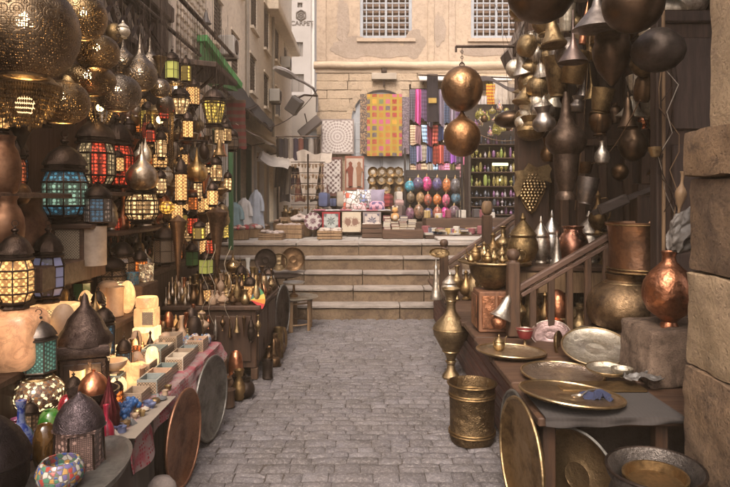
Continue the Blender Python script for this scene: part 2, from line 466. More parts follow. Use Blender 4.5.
def lantern(label, px, py, w, h, Y, glass, n=8, metal_=None, hang=None, group=None, rot=0., top=None, alt=None, shape='oct', power=0, name='lantern', grid=(1, 1), loc=None):
    """metal-framed glass lantern with an onion dome and finial"""
    loc = P(px, py, Y) if loc is None else loc; W = S(w, Y)/2; H = S(h, Y); M = metal_ or IRONE
    root = thing(name, label, 'lantern', loc, (0, 0, rot), group)
    B().lathe([(0,0),(.66,0),(.70,.02),(.60,.05),(.78,.075),(.78,.09),(0,.09)], n, (W, H)).build('base', M, root, 20)
    if shape == 'oct': zs = [(.70,.09),(.93,.20),(.93,.47),(.74,.60)]
    elif shape == 'taper': zs = [(.55,.09),(.93,.55),(.80,.60)]
    else: zs = [(.86,.09),(.86,.60)]
    # panes
    g = B(); k = len(zs)
    vs = []; fs = []; mi = []
    for (r, z) in zs:
        for i in range(n):
            a = 2*math.pi*i/n; vs.append((r*W*.97*math.cos(a), r*W*.97*math.sin(a), z*H))
    for j in range(k-1):
        for i in range(n):
            g.add([vs[j*n+i], vs[j*n+(i+1) % n], vs[(j+1)*n+(i+1) % n], vs[(j+1)*n+i]], [(0,1,2,3)], None,
                  (2 if (top and j != (k-1)//2) else (1 if alt and i % 2 else 0)))
    gm = [glass, alt or glass, top or glass]
    f = B(); br = max(.0025, W*.045)
    ring = lambda r, z: [Vector((r*W*math.cos(2*math.pi*i/n), r*W*math.sin(2*math.pi*i/n), z*H)) for i in range(n)]
    for j, (r, z) in enumerate(zs):
        q = ring(r, z)
        for i in range(n): f.tube([q[i], q[(i+1) % n]], br*1.15, 4)
    for j in range(k-1):
        a, b = ring(*zs[j]), ring(*zs[j+1])
        for i in range(n):
            f.tube([a[i], b[i]], br, 4)
            a1, b1 = a[(i+1) % n], b[(i+1) % n]
            for u in range(1, grid[0]+1):
                t = u/(grid[0]+1)
                if grid[0] > 0 and W > .03: f.tube([a[i].lerp(a1, t), b[i].lerp(b1, t)], br*.5, 4)
            if k < 4 or j == 1:
                for u in range(1, grid[1]+1):
                    t = u/(grid[1]+1)
                    if W > .03: f.tube([a[i].lerp(b[i], t), a1.lerp(b1, t)], br*.5, 4)
    fo = f.build('frame', M, root, 30); g.build('glass_panes', gm, fo, 0)
    dm = B().lathe([(.0,.585),(.86,.585),(.92,.60),(.92,.615),(.80,.63),(.80,.66),(.90,.665),(.88,.68),(.82,.72),(.66,.79),(.42,.85),(.22,.88),(0,.885)], max(16, n*2), (W, H), flute=n, fd=.035).build('dome', M, root)
    fi = B().lathe([(0,.875),(.20,.875),(.22,.885),(.10,.90),(.10,.915),(.17,.925),(.20,.94),(.17,.955),(.06,.965),(.05,.985),(0,1.0)], 12, (W, H))
    fi.torus(W*.15, W*.025, Matrix.Translation((0, 0, H*1.0+W*.1)) @ Matrix.Rotation(R(90), 4, 'X'), 14, 5)
    fi.build('finial', M, dm)
    if hang is not None: chain_part(root, H*1.0+W*.2, hang-loc.z)
    if power: lamp_light(root, H*.35, power*(1.3 if hang else .7))
    return root

def globe(label, px, pyc, w, h, Y, hang, mat, power=0, neck=False, group=None, name='pierced_lamp', rim=True, bulb=2.5):
    """pierced sheet-metal hanging lamp with the bulb showing through"""
    W = S(w, Y)/2; H = S(h, Y); loc = P(px, pyc, Y)-Vector((0, 0, H/2))
    root = thing(name, label, 'lamp', loc, (0, 0, random.uniform(0, 6)), group)
    pr = PR['onion'] if neck else [(.42,.0),(.62,.06),(.82,.17),(.96,.34),(1,.5),(.95,.67),(.82,.82),(.60,.93),(.34,.985),(.15,1)]
    if neck: pr = [(.45,.0),(.72,.05),(.92,.14),(1,.24),(.94,.36),(.74,.47),(.46,.56),(.26,.64),(.15,.76),(.09,.9),(.03,1)]
    vs = B().lathe(pr, 40, (W, H)); vs.f = vs.f[:-2]; vs.mi = vs.mi[:-2]
    vs.build('shell', mat, root, 60)
    if rim: B().torus(pr[0][0]*W, W*.035, Matrix.Translation((0, 0, .002)), 30, 6).build('rim', BRASS, root)
    zb = H*(.28 if neck else .52)
    if bulb:
        B().lathe([(0,0),(.5,.08),(.95,.3),(1,.55),(.8,.8),(.35,.95),(.3,1.2),(0,1.2)], 14, (W*.16, W*.3), Matrix.Translation((0, 0, zb))).build('bulb', emit((1, .66, .32), 9), root)
    if power: lamp_light(root, zb-.03, power*.28)
    chain_part(root, H*.99, hang-loc.z, .0045 if w > 40 else .004)
    return root

def tray(label, loc, r, mat, rimm, rot=(0, 0, 0), group=None, sq=1.0, d=.022, cat='tray', name='metal_tray', scallop=0):
    root = thing(name, label, cat, loc, rot, group)
    B().lathe([(0,0),(.80,0),(.88,.35),(.95,1),(.95,1.12),(.86,.5),(.79,.14),(.70,.16),(.68,.10),(.3,.10),(.28,.16),(.26,.10),(0,.1)], 56, (r, d), squash=sq, flute=scallop, fd=.012 if scallop else 0).build('dish', mat, root)
    B().torus(r*.965, r*.030, Matrix.Translation((0, 0, d*1.05)), 64, 8, sq=sq).build('rim', rimm, root)
    return root
def ball_at(b, c, r, sc_=(1, 1, 1), seg=14, mi=0, T=None):
    M_ = Matrix.Translation(c) @ Matrix.Diagonal((sc_[0], sc_[1], sc_[2], 1)) @ Matrix.Translation((0, 0, -r))
    b.lathe([(0,0),(.38,.08),(.71,.3),(.92,.62),(1,1),(.92,1.38),(.71,1.7),(.38,1.92),(0,2)], seg, (r, r), (T @ M_) if T is not None else M_, mi)
# ================================================================= SETTING
def struct(o): o['kind'] = 'structure'; return o
PAVE = stone((.30, .265, .255), (.185, .165, .165), 5, .8, .8, None, (.24, .20, .18))
PAVE2 = stone((.36, .33, .30), (.26, .24, .22), 4, .5, .85)
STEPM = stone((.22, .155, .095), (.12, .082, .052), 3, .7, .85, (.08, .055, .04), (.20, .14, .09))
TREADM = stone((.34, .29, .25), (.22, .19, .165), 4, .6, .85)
# base ground to the horizon
g = B()
g.add([(-80,-40,-.03),(80,-40,-.03),(80,9.1,-.03),(-80,9.1,-.03)], [(0,1,2,3)])
struct(g.build('ground', PAVE, None, 0))
g = B()
g.add([(-80,9.35,PLZ-.02),(80,9.35,PLZ-.02),(80,160,PLZ-.02),(-80,160,PLZ-.02)], [(0,1,2,3)])
g.add([(-80,9.35,-.03),(80,9.35,-.03),(80,9.35,PLZ-.02),(-80,9.35,PLZ-.02)], [(0,1,2,3)])
struct(g.build('plaza_paving', PAVE2, None, 0))
# worn setts laid in running bond
def sett(b, x0, x1, y0, y1, seed, amp=.006):
    nx, ny = 6, 4; rs = random.Random(seed); tilt = (rs.uniform(-.02, .02), rs.uniform(-.03, .03)); dz = rs.uniform(-.004, .005)
    cx, cy = (x0+x1)/2, (y0+y1)/2; vs = []
    for i in range(nx+1):
        for j in range(ny+1):
            u, w = 2*i/nx-1, 2*j/ny-1
            x = cx+(x1-x0)/2*u; y = cy+(y1-y0)/2*w
            n = noise.noise_vector(Vector((x*9, y*9, seed*.0)))
            e = max(abs(u)**8, abs(w)**6)
            z = dz+tilt[0]*(x-cx)+tilt[1]*(y-cy)-.012*e+n.z*amp
            vs.append((x+n.x*.006, y+n.y*.006, z+noise.noise(Vector((x*30, y*30, 4)))*.003))
    fs = [(i*(ny+1)+j, (i+1)*(ny+1)+j, (i+1)*(ny+1)+j+1, i*(ny+1)+j+1) for i in range(nx) for j in range(ny)]
    b.add(vs, fs)
    rim = [i*(ny+1) for i in range(nx+1)]+[nx*(ny+1)+j for j in range(1, ny+1)]+[i*(ny+1)+ny for i in range(nx-1, -1, -1)]+[j for j in range(ny-1, 0, -1)]
    k = len(b.v)-len(vs)
    low = [Vector((b.v[k+q].x+(.004 if b.v[k+q].x < cx else -.004)*0, b.v[k+q].y, -.035)) for q in rim]; m = len(rim)
    b.add([b.v[k+q] for q in rim]+low, [(q, q+m, (q+1) % m+m, (q+1) % m) for q in range(m)])
def sett_mat():
    t = NT('worn_setts'); v = t.coord(False)
    geo = t.n('ShaderNodeNewGeometry')
    isl = t.n('ShaderNodeMapRange'); t.l(geo.outputs['Random Per Island'], isl.inputs[0])
    base = t.ramp(geo.outputs['Random Per Island'], [(0, (.105, .096, .102)), (.3, (.130, .120, .127)), (.7, (.152, .141, .149)), (1, (.195, .182, .190))])
    n = t.noise(v, 7, 8, .7); n2 = t.noise(v, 1.1, 4); n3 = t.noise(v, 60, 5, .8)
    col = t.mix(t.rng(n, .38, .56, .5, 0), base, (.15, .13, .12))
    col = t.mix(t.rng(t.noise(v, 2.6, 7, .75, .6), .47, .60, 0, .7), col, (.085, .075, .07))
    col = t.mix(t.rng(n2, .45, .62, 0, .4), col, (.17, .15, .145))
    col = t.mix(t.rng(n3, .5, .62, 0, .5), col, (.40, .36, .34)); col = t.mix(t.rng(n3, .36, .44, .6, 0), col, (.09, .075, .065))
    nb = t.bump(n, .6, .03); nb = t.bump(n3, .9, .012, nb)
    return t.fin(col, t.rng(n, .3, .7, .8, .62), 0.0, nb, spec=.35)
b = B(); y = 1.2; row = 0; rs = random.Random(3)
while y < 8.0:
    d = rs.choice((.075, .085, .095, .105, .12)); x = -1.75+rs.uniform(-.15, 0)
    while x < 1.35:
        w = rs.choice((rs.uniform(.09, .16), rs.uniform(.14, .26)))
        if rs.random() < .16 and w > .17:
            sett(b, x+.005, x+w-.005, y+.004, y+d/2-.004, row*97+int(x*50)); sett(b, x+.005, x+w-.005, y+d/2+.004, y+d-.004, row*97+int(x*50)+7)
        else: sett(b, x+.002, x+w-.002, y+.001, y+d-.002, row*97+int(x*50)+200)
        x += w
    y += d; row += 1
struct(b.build('alley_setts', sett_mat(), None, 50))
jm = stone((.10, .082, .07), (.055, .045, .04), 12, .6, .95)
b = B(); b.add([(-2.4, .5, -.016), (1.6, .5, -.016), (1.6, 8.02, -.016), (-2.4, 8.02, -.016)], [(0,1,2,3)])
struct(b.build('joint_mortar', jm, None, 0))
# plaza slabs
b = B(); y = 9.36; rs = random.Random(9)
while y < 22:
    d = rs.uniform(.3, .45); x = -3.2+rs.uniform(-.3, 0)
    while x < 7:
        w = rs.uniform(.35, .7); b.bbox((x+.006, y+.006, PLZ-.05), (x+w-.006, y+d-.006, PLZ+rs.uniform(-.004, .004)), .008); x += w
    y += d
struct(b.build('plaza_slabs', PAVE2, None, 30))
# steps: five risers
for k in range(5):
    b = B(); z0 = .18*k; z1 = .18*(k+1); y0 = 8.0+.3*k; rs = random.Random(k+20); x = -2.32
    y1 = y0+.34 if k < 4 else y0+.55
    while x < 2.4:
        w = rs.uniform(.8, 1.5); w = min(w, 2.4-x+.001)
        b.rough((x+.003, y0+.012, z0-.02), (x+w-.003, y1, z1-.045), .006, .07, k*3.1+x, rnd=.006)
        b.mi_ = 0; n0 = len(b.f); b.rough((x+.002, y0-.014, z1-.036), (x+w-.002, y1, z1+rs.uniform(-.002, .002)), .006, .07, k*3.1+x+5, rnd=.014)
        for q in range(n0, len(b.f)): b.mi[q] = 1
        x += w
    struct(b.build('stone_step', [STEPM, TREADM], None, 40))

# ----------------------------------------------------------------- far building with the arched door
PLAST = stone((.46, .365, .285), (.41, .325, .255), 1.0, .3, .9, (.34, .265, .20), (.43, .335, .245))
STAIN = stone((.36, .29, .235), (.31, .25, .20), 2, .4, .95, (.27, .215, .17))
TRIM = stone((.52, .41, .30), (.42, .33, .24), 2, .4, .85)
ASHLAR = stone((.50, .39, .28), (.40, .31, .22), 1.6, .9, .9, (.38, .30, .22), (.48, .37, .26))
YB = 14.0
root = thing('stone_building', 'weathered sandy building with an arched door and two barred windows above the textile stall', 'building', (2.5, YB, PLZ))
def ploc(o, r=root):   # geometry given in world metres, parented to a thing
    o.matrix_parent_inverse = Matrix.Translation(-r.location); return o
def pxw(px): return (px-365)/F*YB
def pzw(py, Y=YB): return EYE+(200-py)/F*Y
wins = [(pxw(360), pxw(412), pzw(38), pzw(-20)), (pxw(471), pxw(522), pzw(38), pzw(-20))]
b = B(); b.facade(pxw(317), 8.0, pzw(66), 8.6, wins, .35, lambda u, d, z: (u, YB+d, z)); ploc(b.build('plaster_wall', PLAST, root, 0))
b = B(); b.box((pxw(317)+.002, YB+.36, PLZ), (pxw(317)+.3, YB+7, 8.6)); b.box((pxw(317)+.01, YB+.10, PLZ), (8, YB+.34, pzw(66)-.01)); ploc(b.build('core_wall', ASHLAR, root, 0))
# patches of newer darker render under the first window, with ragged outlines
def patch(cx, cz, rx, rz, seed, nm='plaster_patch'):
    n = 40; ring = []
    for i in range(n):
        a = 2*math.pi*i/n; k = 1+.35*noise.noise(Vector((math.cos(a)*1.5+seed, math.sin(a)*1.5, seed)))+.12*noise.noise(Vector((math.cos(a)*6, math.sin(a)*6, seed*2)))
        ring.append((cx+rx*k*math.cos(a), cz+rz*k*math.sin(a)))
    b = B(); b.add([(x, YB-.004-.0013*(seed % 5), z) for x, z in ring]+[(x, YB+.01, z) for x, z in ring], [tuple(range(n))]+[((i+1) % n, i, i+n, (i+1) % n+n) for i in range(n)]); ploc(b.build(nm, STAIN, root, 0))
for (px, py, rx, ry, sd) in [(352, 48, 20, 10, 1), (385, 50, 26, 8, 2.3), (414, 44, 11, 13, 5.1), (343, 22, 7, 22, 7.7), (440, 30, 6, 16, 9.2), (490, 50, 30, 6, 12.4)]: patch(pxw(px), pzw(py), S(rx, YB), S(ry, YB), sd)
# pilaster strips of raised plaster
for a, c in ((317, 326), (428, 434), (449, 455)): ploc(B().rough((pxw(a)-.01, YB-.035, pzw(66)+.1), (pxw(c), YB+.01, 8.6), .006, .15, a, rnd=.01).build('pilaster', PLAST, root, 0))
b = B(); b.tube([(pxw(314)+i*.35, YB-.06+.006*math.sin(i*2.3), pzw(66)+.008*math.sin(i*1.7)) for i in range(26)], .085, 10)
b.box((pxw(317)-.03, YB-.05, pzw(66)-.16), (8, YB+.02, pzw(66)-.075)); ploc(b.build('cornice', TRIM, root))
# arch and ashlar
ax, ar = pxw(381.5), .68; az = pzw(90)-ar
b = B(); z = PLZ; rs = random.Random(4); k = 0
while z < pzw(66)-.17:
    h = rs.choice((.2, .28, .36)) if z > az-.2 else rs.choice((.28, .34, .42)); h = min(h, pzw(66)-.165-z); x = pxw(317)-.01-rs.uniform(0, .3)
    zm = z+h*.75
    hw = ar+.01 if zm < az else (math.sqrt(max(0, (ar+.03)**2-(zm-az)**2)))
    if h < .08: break
    while x < 7.9:
        w = rs.uniform(.45, 1.0); x0, x1 = max(x, pxw(317)-.01), x+w
        segs = [(x0, x1)]
        if hw > 0:
            segs = []
            if x0 < ax-hw: segs.append((x0, min(x1, ax-hw)))
            if x1 > ax+hw: segs.append((max(x0, ax+hw), x1))
        for (a, c) in segs:
            if c-a > .05: b.rough((a+.002, YB-.03-rs.uniform(0, .02), z+.002), (c-.002, YB+.11, z+h-.002), .014, .09, k, rnd=.012); k += 1
        x += w
    z += h
ploc(b.build('ashlar_wall', ASHLAR, root, 50))
b = B(); nv = 17
for i in range(nv):
    a0 = math.pi*i/nv+.003; a1 = math.pi*(i+1)/nv-.003; q = []
    for yy in (YB-.05, YB+.05):
        for rr, aa in ((ar-.0, a0), (ar+.13, a0), (ar+.13, a1), (ar, a1)): q.append((ax+rr*math.cos(aa), yy, az+rr*math.sin(aa)))
    b.add(q, [(0,1,2,3)[::-1], (4,5,6,7), (0,4,5,1)[::-1], (1,5,6,2)[::-1], (2,6,7,3)[::-1], (3,7,4,0)[::-1]])
ploc(b.build('voussoir_arch', ASHLAR, root, 0))
DOORM = paint((.40, .42, .45), .55, .25, 3, .3)
b = B()
n = 20; ring = [(ax+ar*math.cos(math.pi*i/n), az+ar*math.sin(math.pi*i/n)) for i in range(n+1)]
pts = [(ax+ar, PLZ)]+ring+[(ax-ar, PLZ)]
m = len(pts); b.add([(p[0], YB+.03, p[1]) for p in pts]+[(p[0], YB+.09, p[1]) for p in pts], [tuple(range(m)), tuple(range(m, 2*m))[::-1]])
ploc(b.build('arched_door', DOORM, root, 0))
for i in range(2): ploc(B().bbox((ax-.6+i*.62, YB+.005, PLZ+.05), (ax-.03+i*.62, YB+.035, az-.05), .01).build('door_leaf', DOORM, root, 0))
b = B()
for i in range(6): b.bbox((ax-.6, YB-.002, PLZ+.5+i*.3), (ax-.3, YB+.012, PLZ+.53+i*.3), .004)
b.tube([(ax+.99*ar*math.cos(math.pi*i/n), YB-.0, az+.99*ar*math.sin(math.pi*i/n)) for i in range(n+1)], .022, 6)
ploc(b.build('door_trim', DOORM, root, 0))
FRM = paint((.34, .36, .39), .6, .3, 3, .2); LAT = paint((.22, .14, .095), .7, .3, 8, .3)
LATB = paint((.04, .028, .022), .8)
for (u0, u1, z0, z1) in wins:
    w = B(); z1 = 8.4
    for x in (u0, (u0+u1)/2-.025, u1-.07): w.box((x, YB+.02, z0), (x+(.05 if x not in (u0, u1-.07) else .07), YB+.09, z1))
    w.box((u0+.07, YB+.025, z0), (u1-.07, YB+.085, z0+.06))
    wf = ploc(w.build('window_frame', FRM, root, 0))
    gr = B(); nx = 8
    for i in range(1, nx):
        x = u0+(u1-u0)*i/nx
        if i != nx//2: gr.box((x-.013, YB+.035, z0+.06), (x+.013, YB+.06, z1))
    zz = z0+.06+.145
    while zz < z1: gr.box((u0+.07, YB+.03, zz-.013), (u1-.07, YB+.056, zz+.013)); zz += .148
    o = gr.build('window_bars', FRM, wf, 0)
    la = B(); la.box((u0+.002, YB+.16, z0), (u1-.002, YB+.2, z1))
    zz = z0
    while zz < z1: la.box((u0+.01, YB+.12, zz), (u1-.01, YB+.155, zz+.09)); zz += .148
    la.build('lattice_shutter', LAT, wf, 0)
    si = B(); si.rough((u0-.08, YB-.05, z0-.09), (u1+.08, YB+.1, z0-.01), .005, .1, 1, rnd=.012); si.build('sill', PLAST, wf)
# wall lamp over the arch
r = thing('wall_lamp', 'small grey box lamp fixed over the arched door', 'lamp', P(384, 78, YB-.1))
B().bbox((-.28, -.10, -.05), (.28, .0, .10), .01).build('housing', paint((.40, .34, .27), .6), r)
b = B(); b.box((-.02, -.06, -.2), (.02, -.03, -.05)); b.bbox((-.06, -.12, .10), (.06, 0, .2), .01); b.build('bracket', IRON, r)

# ----------------------------------------------------------------- long facade on the street side
FAC = stone((.80, .70, .56), (.75, .65, .51), .9, .25, .9, (.66, .56, .44))
XL = -2.6
root = thing('plaster_building', 'long cream plaster building with a row of small shuttered windows along the side street', 'building', (XL, 15.5, PLZ))
hol = []
def win_lr(pa, pb, pt, pbm):
    y0 = 2.6*F/(365-pa); y1 = 2.6*F/(365-pb); ym = (y0+y1)/2
    return (y0, y1, EYE+(200-pbm)/F*ym, EYE+(200-pt)/F*ym)
lo = [win_lr(231.4, 238.6, 35, 76), win_lr(250, 255.6, 57, 93), win_lr(264, 268.5, 75, 108), win_lr(275.5, 281, 90, 117)]
hi = [win_lr(251, 257, -20, 30), win_lr(264, 269, 8, 51), win_lr(275, 279, 30, 62), win_lr(284, 287, 48, 71), win_lr(236, 242, -60, -8)]
extra_w = [win_lr(214, 222, 0, 45)]
doors = [(10.6, 12.2, PLZ, 2.75), (12.6, 13.9, PLZ, 2.75), (14.5, 15.6, PLZ, 2.8), (16.4, 18.0, PLZ, 2.8)]
b = B(); b.facade(9.0, 22.0, PLZ, 9.5, lo+hi+extra_w+doors, .45, lambda u, d, z: (XL-d, u, z)); ploc(b.build('plaster_wall', FAC, root, 0), root)
b = B(); b.box((XL-6, 9.0, PLZ), (XL-.46, 9.3, 9.5)); b.box((XL-6, 21.7, PLZ), (XL-.46, 22, 9.5)); b.box((XL-3.2, 9.3, PLZ), (XL-3.0, 21.6, 9.5)); ploc(b.build('inner_wall', FAC, root, 0), root)
SHUT = paint((.12, .09, .065), .7, .3, 6, .3); GREY = paint((.25, .24, .235), .6, .2, 5)
for i, (y0, y1, z0, z1) in enumerate(lo+hi+extra_w):
    w = B(); w.box((XL-.06, y0+.001, z0+.001), (XL-.03, y1-.001, z1-.001))
    q = ploc(w.build('shutter', SHUT if i != 3 else GREY, root, 0), root)
    w = B(); zz = z0+.05
    while zz < z1-.05: w.box((XL-.032, y0+.05, zz), (XL-.012, y1-.05, zz+.035)); zz += .07
    w.box((XL-.029, (y0+y1)/2-.02, z0+.01), (XL-.008, (y0+y1)/2+.02, z1-.01))
    w.build('slats', SHUT if i != 3 else GREY, q, 0)
    B().box((XL-.01, y0-.06, z0-.07), (XL+.07, y1+.06, z0-.005)).build('sill', FAC, q, 0); B().box((XL-.01, y0-.05, z1+.003), (XL+.03, y1+.05, z1+.06)).build('lintel', FAC, q, 0)
ploc(B().bbox((XL-.02, 16.5, 6.62), (XL+.30, 22.0, 6.86), .02).build('balcony_slab', FAC, root, 0), root)
b = B(); b.bbox((XL-.02, 9.0, 3.15), (XL+.05, 22, 3.28), .01)
ploc(b.build('ledge', FAC, root, 0), root)
b = B(); 
for yy in (13.45, 17.25): b.tube([(XL+.05, yy, 3.3), (XL+.05, yy, 9.3)], .035, 8)
ploc(b.build('drain_pipe', paint((.30, .26, .21), .6), root), root)
for (yy, zz) in ((11.1, 4.1), (16.9, 4.2), (19.2, 5.6)):
    r = thing('air_conditioner', {11.1: 'pale air conditioner box beside the first window above the green awning', 16.9: 'grey air conditioner unit under the third window of the cream building', 19.2: 'small air conditioner high up beside the far ledge of the cream building'}[yy], 'air conditioner', (XL+.02, yy, zz))
    B().bbox((0, -.22, 0), (.28, .22, .34), .015).build('casing', paint((.50, .47, .42), .5), r)
    B().lathe([(0,0),(.13,0),(.13,.012),(.02,.016),(0,.016)], 18, (1, 1), Matrix.Translation((.28, 0, .17)) @ Matrix.Rotation(R(90), 4, 'Y')).build('fan_grille', IRON, r)
    B().box((0, -.18, -.04), (.26, -.15, -.002)).build('bracket', IRON, r); B().box((0, .15, -.04), (.26, .18, -.002)).build('bracket', IRON, r)
GRN = paint((.04, .12, .045), .5, .3, 5); DKG = paint((.03, .075, .045), .5, .3, 5); WHITEP = paint((.62, .58, .53), .6, .15, 3)
# shop fronts in the openings
for i, (y0, y1, z0, z1) in enumerate(doors):
    mt = [DKG, DKG, WHITEP, WHITEP][i]
    w = B()
    for a in (y0-.02, y1-.08): w.bbox((XL-.05, a, z0), (XL+.06, a+.10, z1+.02), .01)
    w.bbox((XL-.05, y0+.081, z1-.10), (XL+.055, y1-.081, z1+.02), .01)
    lab = ['dark green framed shop opening behind the robes', 'dark green framed shop opening next to the white pillar', 'pale framed open shop door along the side street', 'white framed shop opening deepest in the side street'][i]
    r = thing('street_shop', lab, 'shop', (XL, (y0+y1)/2, z0)); q = ploc(w.build('door_frame', mt, r, 0), r)
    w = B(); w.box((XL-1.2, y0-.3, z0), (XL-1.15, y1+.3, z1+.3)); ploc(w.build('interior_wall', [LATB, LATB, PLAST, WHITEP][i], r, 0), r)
    w = B(); w.box((XL-1.1, y0+.1, z0+.9), (XL-.7, y1-.1, z0+.94)); w.box((XL-1.1, y0+.1, z0+1.4), (XL-.8, y1-.1, z0+1.44)); ploc(w.build('shelf', BRWOOD, r, 0), r)
# cream house in front of it, seen over the lantern stall
root = thing('cream_house', 'cream house with carved plaster panels rising behind the lantern shop', 'building', (-2.3, 8.2, 0))
CRM = stone((.74, .64, .52), (.56, .48, .38), 1.3, .3, .9)
b = B(); b.facade(7.35, 8.95, .0, 7.5, [(8.3, 8.7, 1.2, 2.6)], .3, lambda u, d, z: (-2.3-d, u, z)); b.box((-5, 7.35, 0), (-2.61, 7.6, 7.5)); b.box((-5, 8.7, 0), (-2.61, 8.95, 7.5)); b.box((-3.0, 8.2, 1), (-2.9, 8.69, 2.8)); ploc(b.build('plaster_wall', CRM, root, 0), root)
b = B(); rs = random.Random(5)
for i in range(9):
    for j in range(14):
        u = 7.55+i*.15; z = 3.25+j*.11; b.bbox((-2.302, u, z), (-2.275+rs.uniform(0, .012), u+.11, z+.075), .012)
        b.tube([(-2.28, u+.02, z+.09), (-2.27, u+.09, z+.095)], .006, 5)
ploc(b.build('carved_relief', CRM, root, 30), root)
b = B()
for zz, pr_ in ((4.85, .06), (4.93, .12), (5.02, .18)): b.bbox((-2.31, 7.3, zz), (-2.3+pr_, 8.98, zz+.075), .01)
b.bbox((-2.31, 7.36, 3.05), (-2.25, 8.94, 3.14), .01); ploc(b.build('cornice', CRM, root, 0), root)

# ----------------------------------------------------------------- tall blocks at the end of the street
TWR = stone((.34, .32, .305), (.30, .28, .265), .5, .15, .9)
YT = 32
root = thing('concrete_tower', 'pale grey tower block with a hexagon emblem and carpet lettering near its top', 'building', (pxw(300)*YT/YB, YT, PLZ))
tx = lambda px: (px-365)/F*YT
tz = lambda py: EYE+(200-py)/F*YT
hw_ = [(tx(297.5), tx(302.5), tz(7.5), tz(2.5)), (tx(296), tx(303), tz(56.5), tz(42)), (tx(291), tx(304), tz(92), tz(74)), (tx(293), tx(302), tz(128), tz(114)), (tx(296), tx(302), tz(160), tz(148))]
b = B(); b.facade(tx(270), tx(311), PLZ, tz(-25), hw_, .4, lambda u, d, z: (u, YT+d, z)); b.box((tx(311)-.2, YT+.41, PLZ), (tx(311), YT+6, tz(-25))); ploc(b.build('tower_wall', TWR, root, 0), root)
b = B(); b.box((tx(311)+.002, YT+.1, PLZ), (tx(314.2), YT+5, tz(-25))); ploc(b.build('stair_wall', paint((.50, .48, .45), .8, .1), root, 0), root)
for h in hw_:
    w = B(); w.box((h[0], YT+.2, h[2]), (h[1], YT+.25, h[3])); w.box(((h[0]+h[1])/2-.03, YT+.14, h[2]), ((h[0]+h[1])/2+.03, YT+.199, h[3])); ploc(w.build('window', paint((.17, .15, .135), .3), root, 0), root)
EMB = paint((.07, .06, .055), .8, .1)
b = B()
for i in range(6):
    a = R(60*i+30); c = R(60*i+90)
    b.tube([(tx(301)+.26*math.cos(a), YT-.012, tz(15.5)+.26*math.sin(a)), (tx(301)+.26*math.cos(c), YT-.012, tz(15.5)+.26*math.sin(c))], .05, 4)
    b.tube([(tx(301), YT-.012, tz(15.5)), (tx(301)+.22*math.cos(a), YT-.012, tz(15.5)+.22*math.sin(a))], .022, 4)
b.torus(.13, .028, Matrix.Translation((tx(301), YT-.012, tz(15.5))) @ Matrix.Rotation(R(90), 4, 'X'), 12, 4)
ploc(b.build('emblem', EMB, root, 0), root)
def text_mesh(txt, size, mat_, parent, loc, rot=(R(90), 0, 0), ext=.01, name='lettering', align='CENTER'):
    cu = bpy.data.curves.new('lettering', 'FONT'); cu.body = txt; cu.size = size; cu.extrude = ext; cu.align_x = align; cu.offset = size*.02
    to = bpy.data.objects.new('tmp_letters', cu); COL.objects.link(to)
    bpy.context.view_layer.update()
    me = bpy.data.meshes.new_from_object(to.evaluated_get(bpy.context.evaluated_depsgraph_get()))
    bpy.data.objects.remove(to); me.materials.clear(); me.materials.append(mat_)
    o = bpy.data.objects.new(name, me); COL.objects.link(o); o.parent = parent; o.location = loc; o.rotation_euler = rot; return o
text_mesh('CARPET', .33, EMB, root, (tx(302)-root.location.x, -.012, tz(25.5)-root.location.z))
root = thing('apartment_block', 'narrow strip of beige flats with dark balconies seen between the tower and the sandy building', 'building', (tx(318)*1.3, YT*1.3, PLZ))
q = 1.3*YT; bx = lambda px: (px-365)/F*q; bz = lambda py: EYE+(200-py)/F*q
b = B(); b.box((bx(313), q, PLZ), (bx(330), q+5, bz(8))); ploc(b.build('block_wall', paint((.55, .49, .42), .85, .15, .5), root, 0), root)
for i in range(6):
    w = B(); w.box((bx(314.5), q-.5, bz(30+i*26)), (bx(318), q-.02, bz(22+i*26))); ploc(w.build('balcony', paint((.30, .28, .26), .8), root, 0), root)
# low house closing the street behind the clothes rail
root = thing('low_house', 'pale low house with a tiled awning closing the side street behind the clothes rail', 'building', (-3.0, 24, PLZ))
b = B(); b.facade(-4.6, -1.3, PLZ, 5.6, [(-3.4, -2.9, 3.9, 4.8), (-2.3, -1.8, 3.4, 4.3), (-3.6, -3.0, PLZ, 3.0)], .3, lambda u, d, z: (u, 24+d, z)); b.box((-4.6, 24.6, PLZ), (-1.3, 24.7, 5.6)); ploc(b.build('house_wall', paint((.60, .54, .47), .85, .2, .6), root, 0), root)
for a in ((-3.4, -2.9, 3.9, 4.8), (-2.3, -1.8, 3.4, 4.3)):
    w = B(); w.box((a[0], 24.15, a[2]), (a[1], 24.2, a[3])); ploc(w.build('window', paint((.18, .2, .22), .3), root, 0), root)

# ----------------------------------------------------------------- stone pier by the brass shop
PIERM = stone((.30, .20, .125), (.17, .11, .07), 4.5, 1.3, .9, (.10, .065, .045), (.38, .24, .13))
PIERM2 = stone((.46, .33, .20), (.34, .24, .14), 4, 1.2, .9, (.34, .24, .155), (.56, .40, .25))
root = thing('stone_pier', 'massive pier of rough brown stone blocks beside the copper pots', 'pillar', (1.75, 2.4, 0))
courses = [(0, .34, 1.46), (.345, .80, 1.435), (.805, 1.22, 1.45), (1.225, 1.635, 1.46), (1.64, 1.85, 1.435)]
for i, (z0, z1, x0) in enumerate(courses):
    b = B(); spl = [(1.2, 2.02), (2.025, 2.80)] if i % 2 else [(1.2, 1.7), (1.705, 2.80)]
    for (ya, yb) in spl: b.rough((x0, ya, z0+.002), (2.3, yb, z1-.002), .016, .03, i*3+ya, rnd=.012)
    ploc(b.build('stone_block', [PIERM, PIERM, PIERM2, PIERM, PIERM][i], root, 50), root)
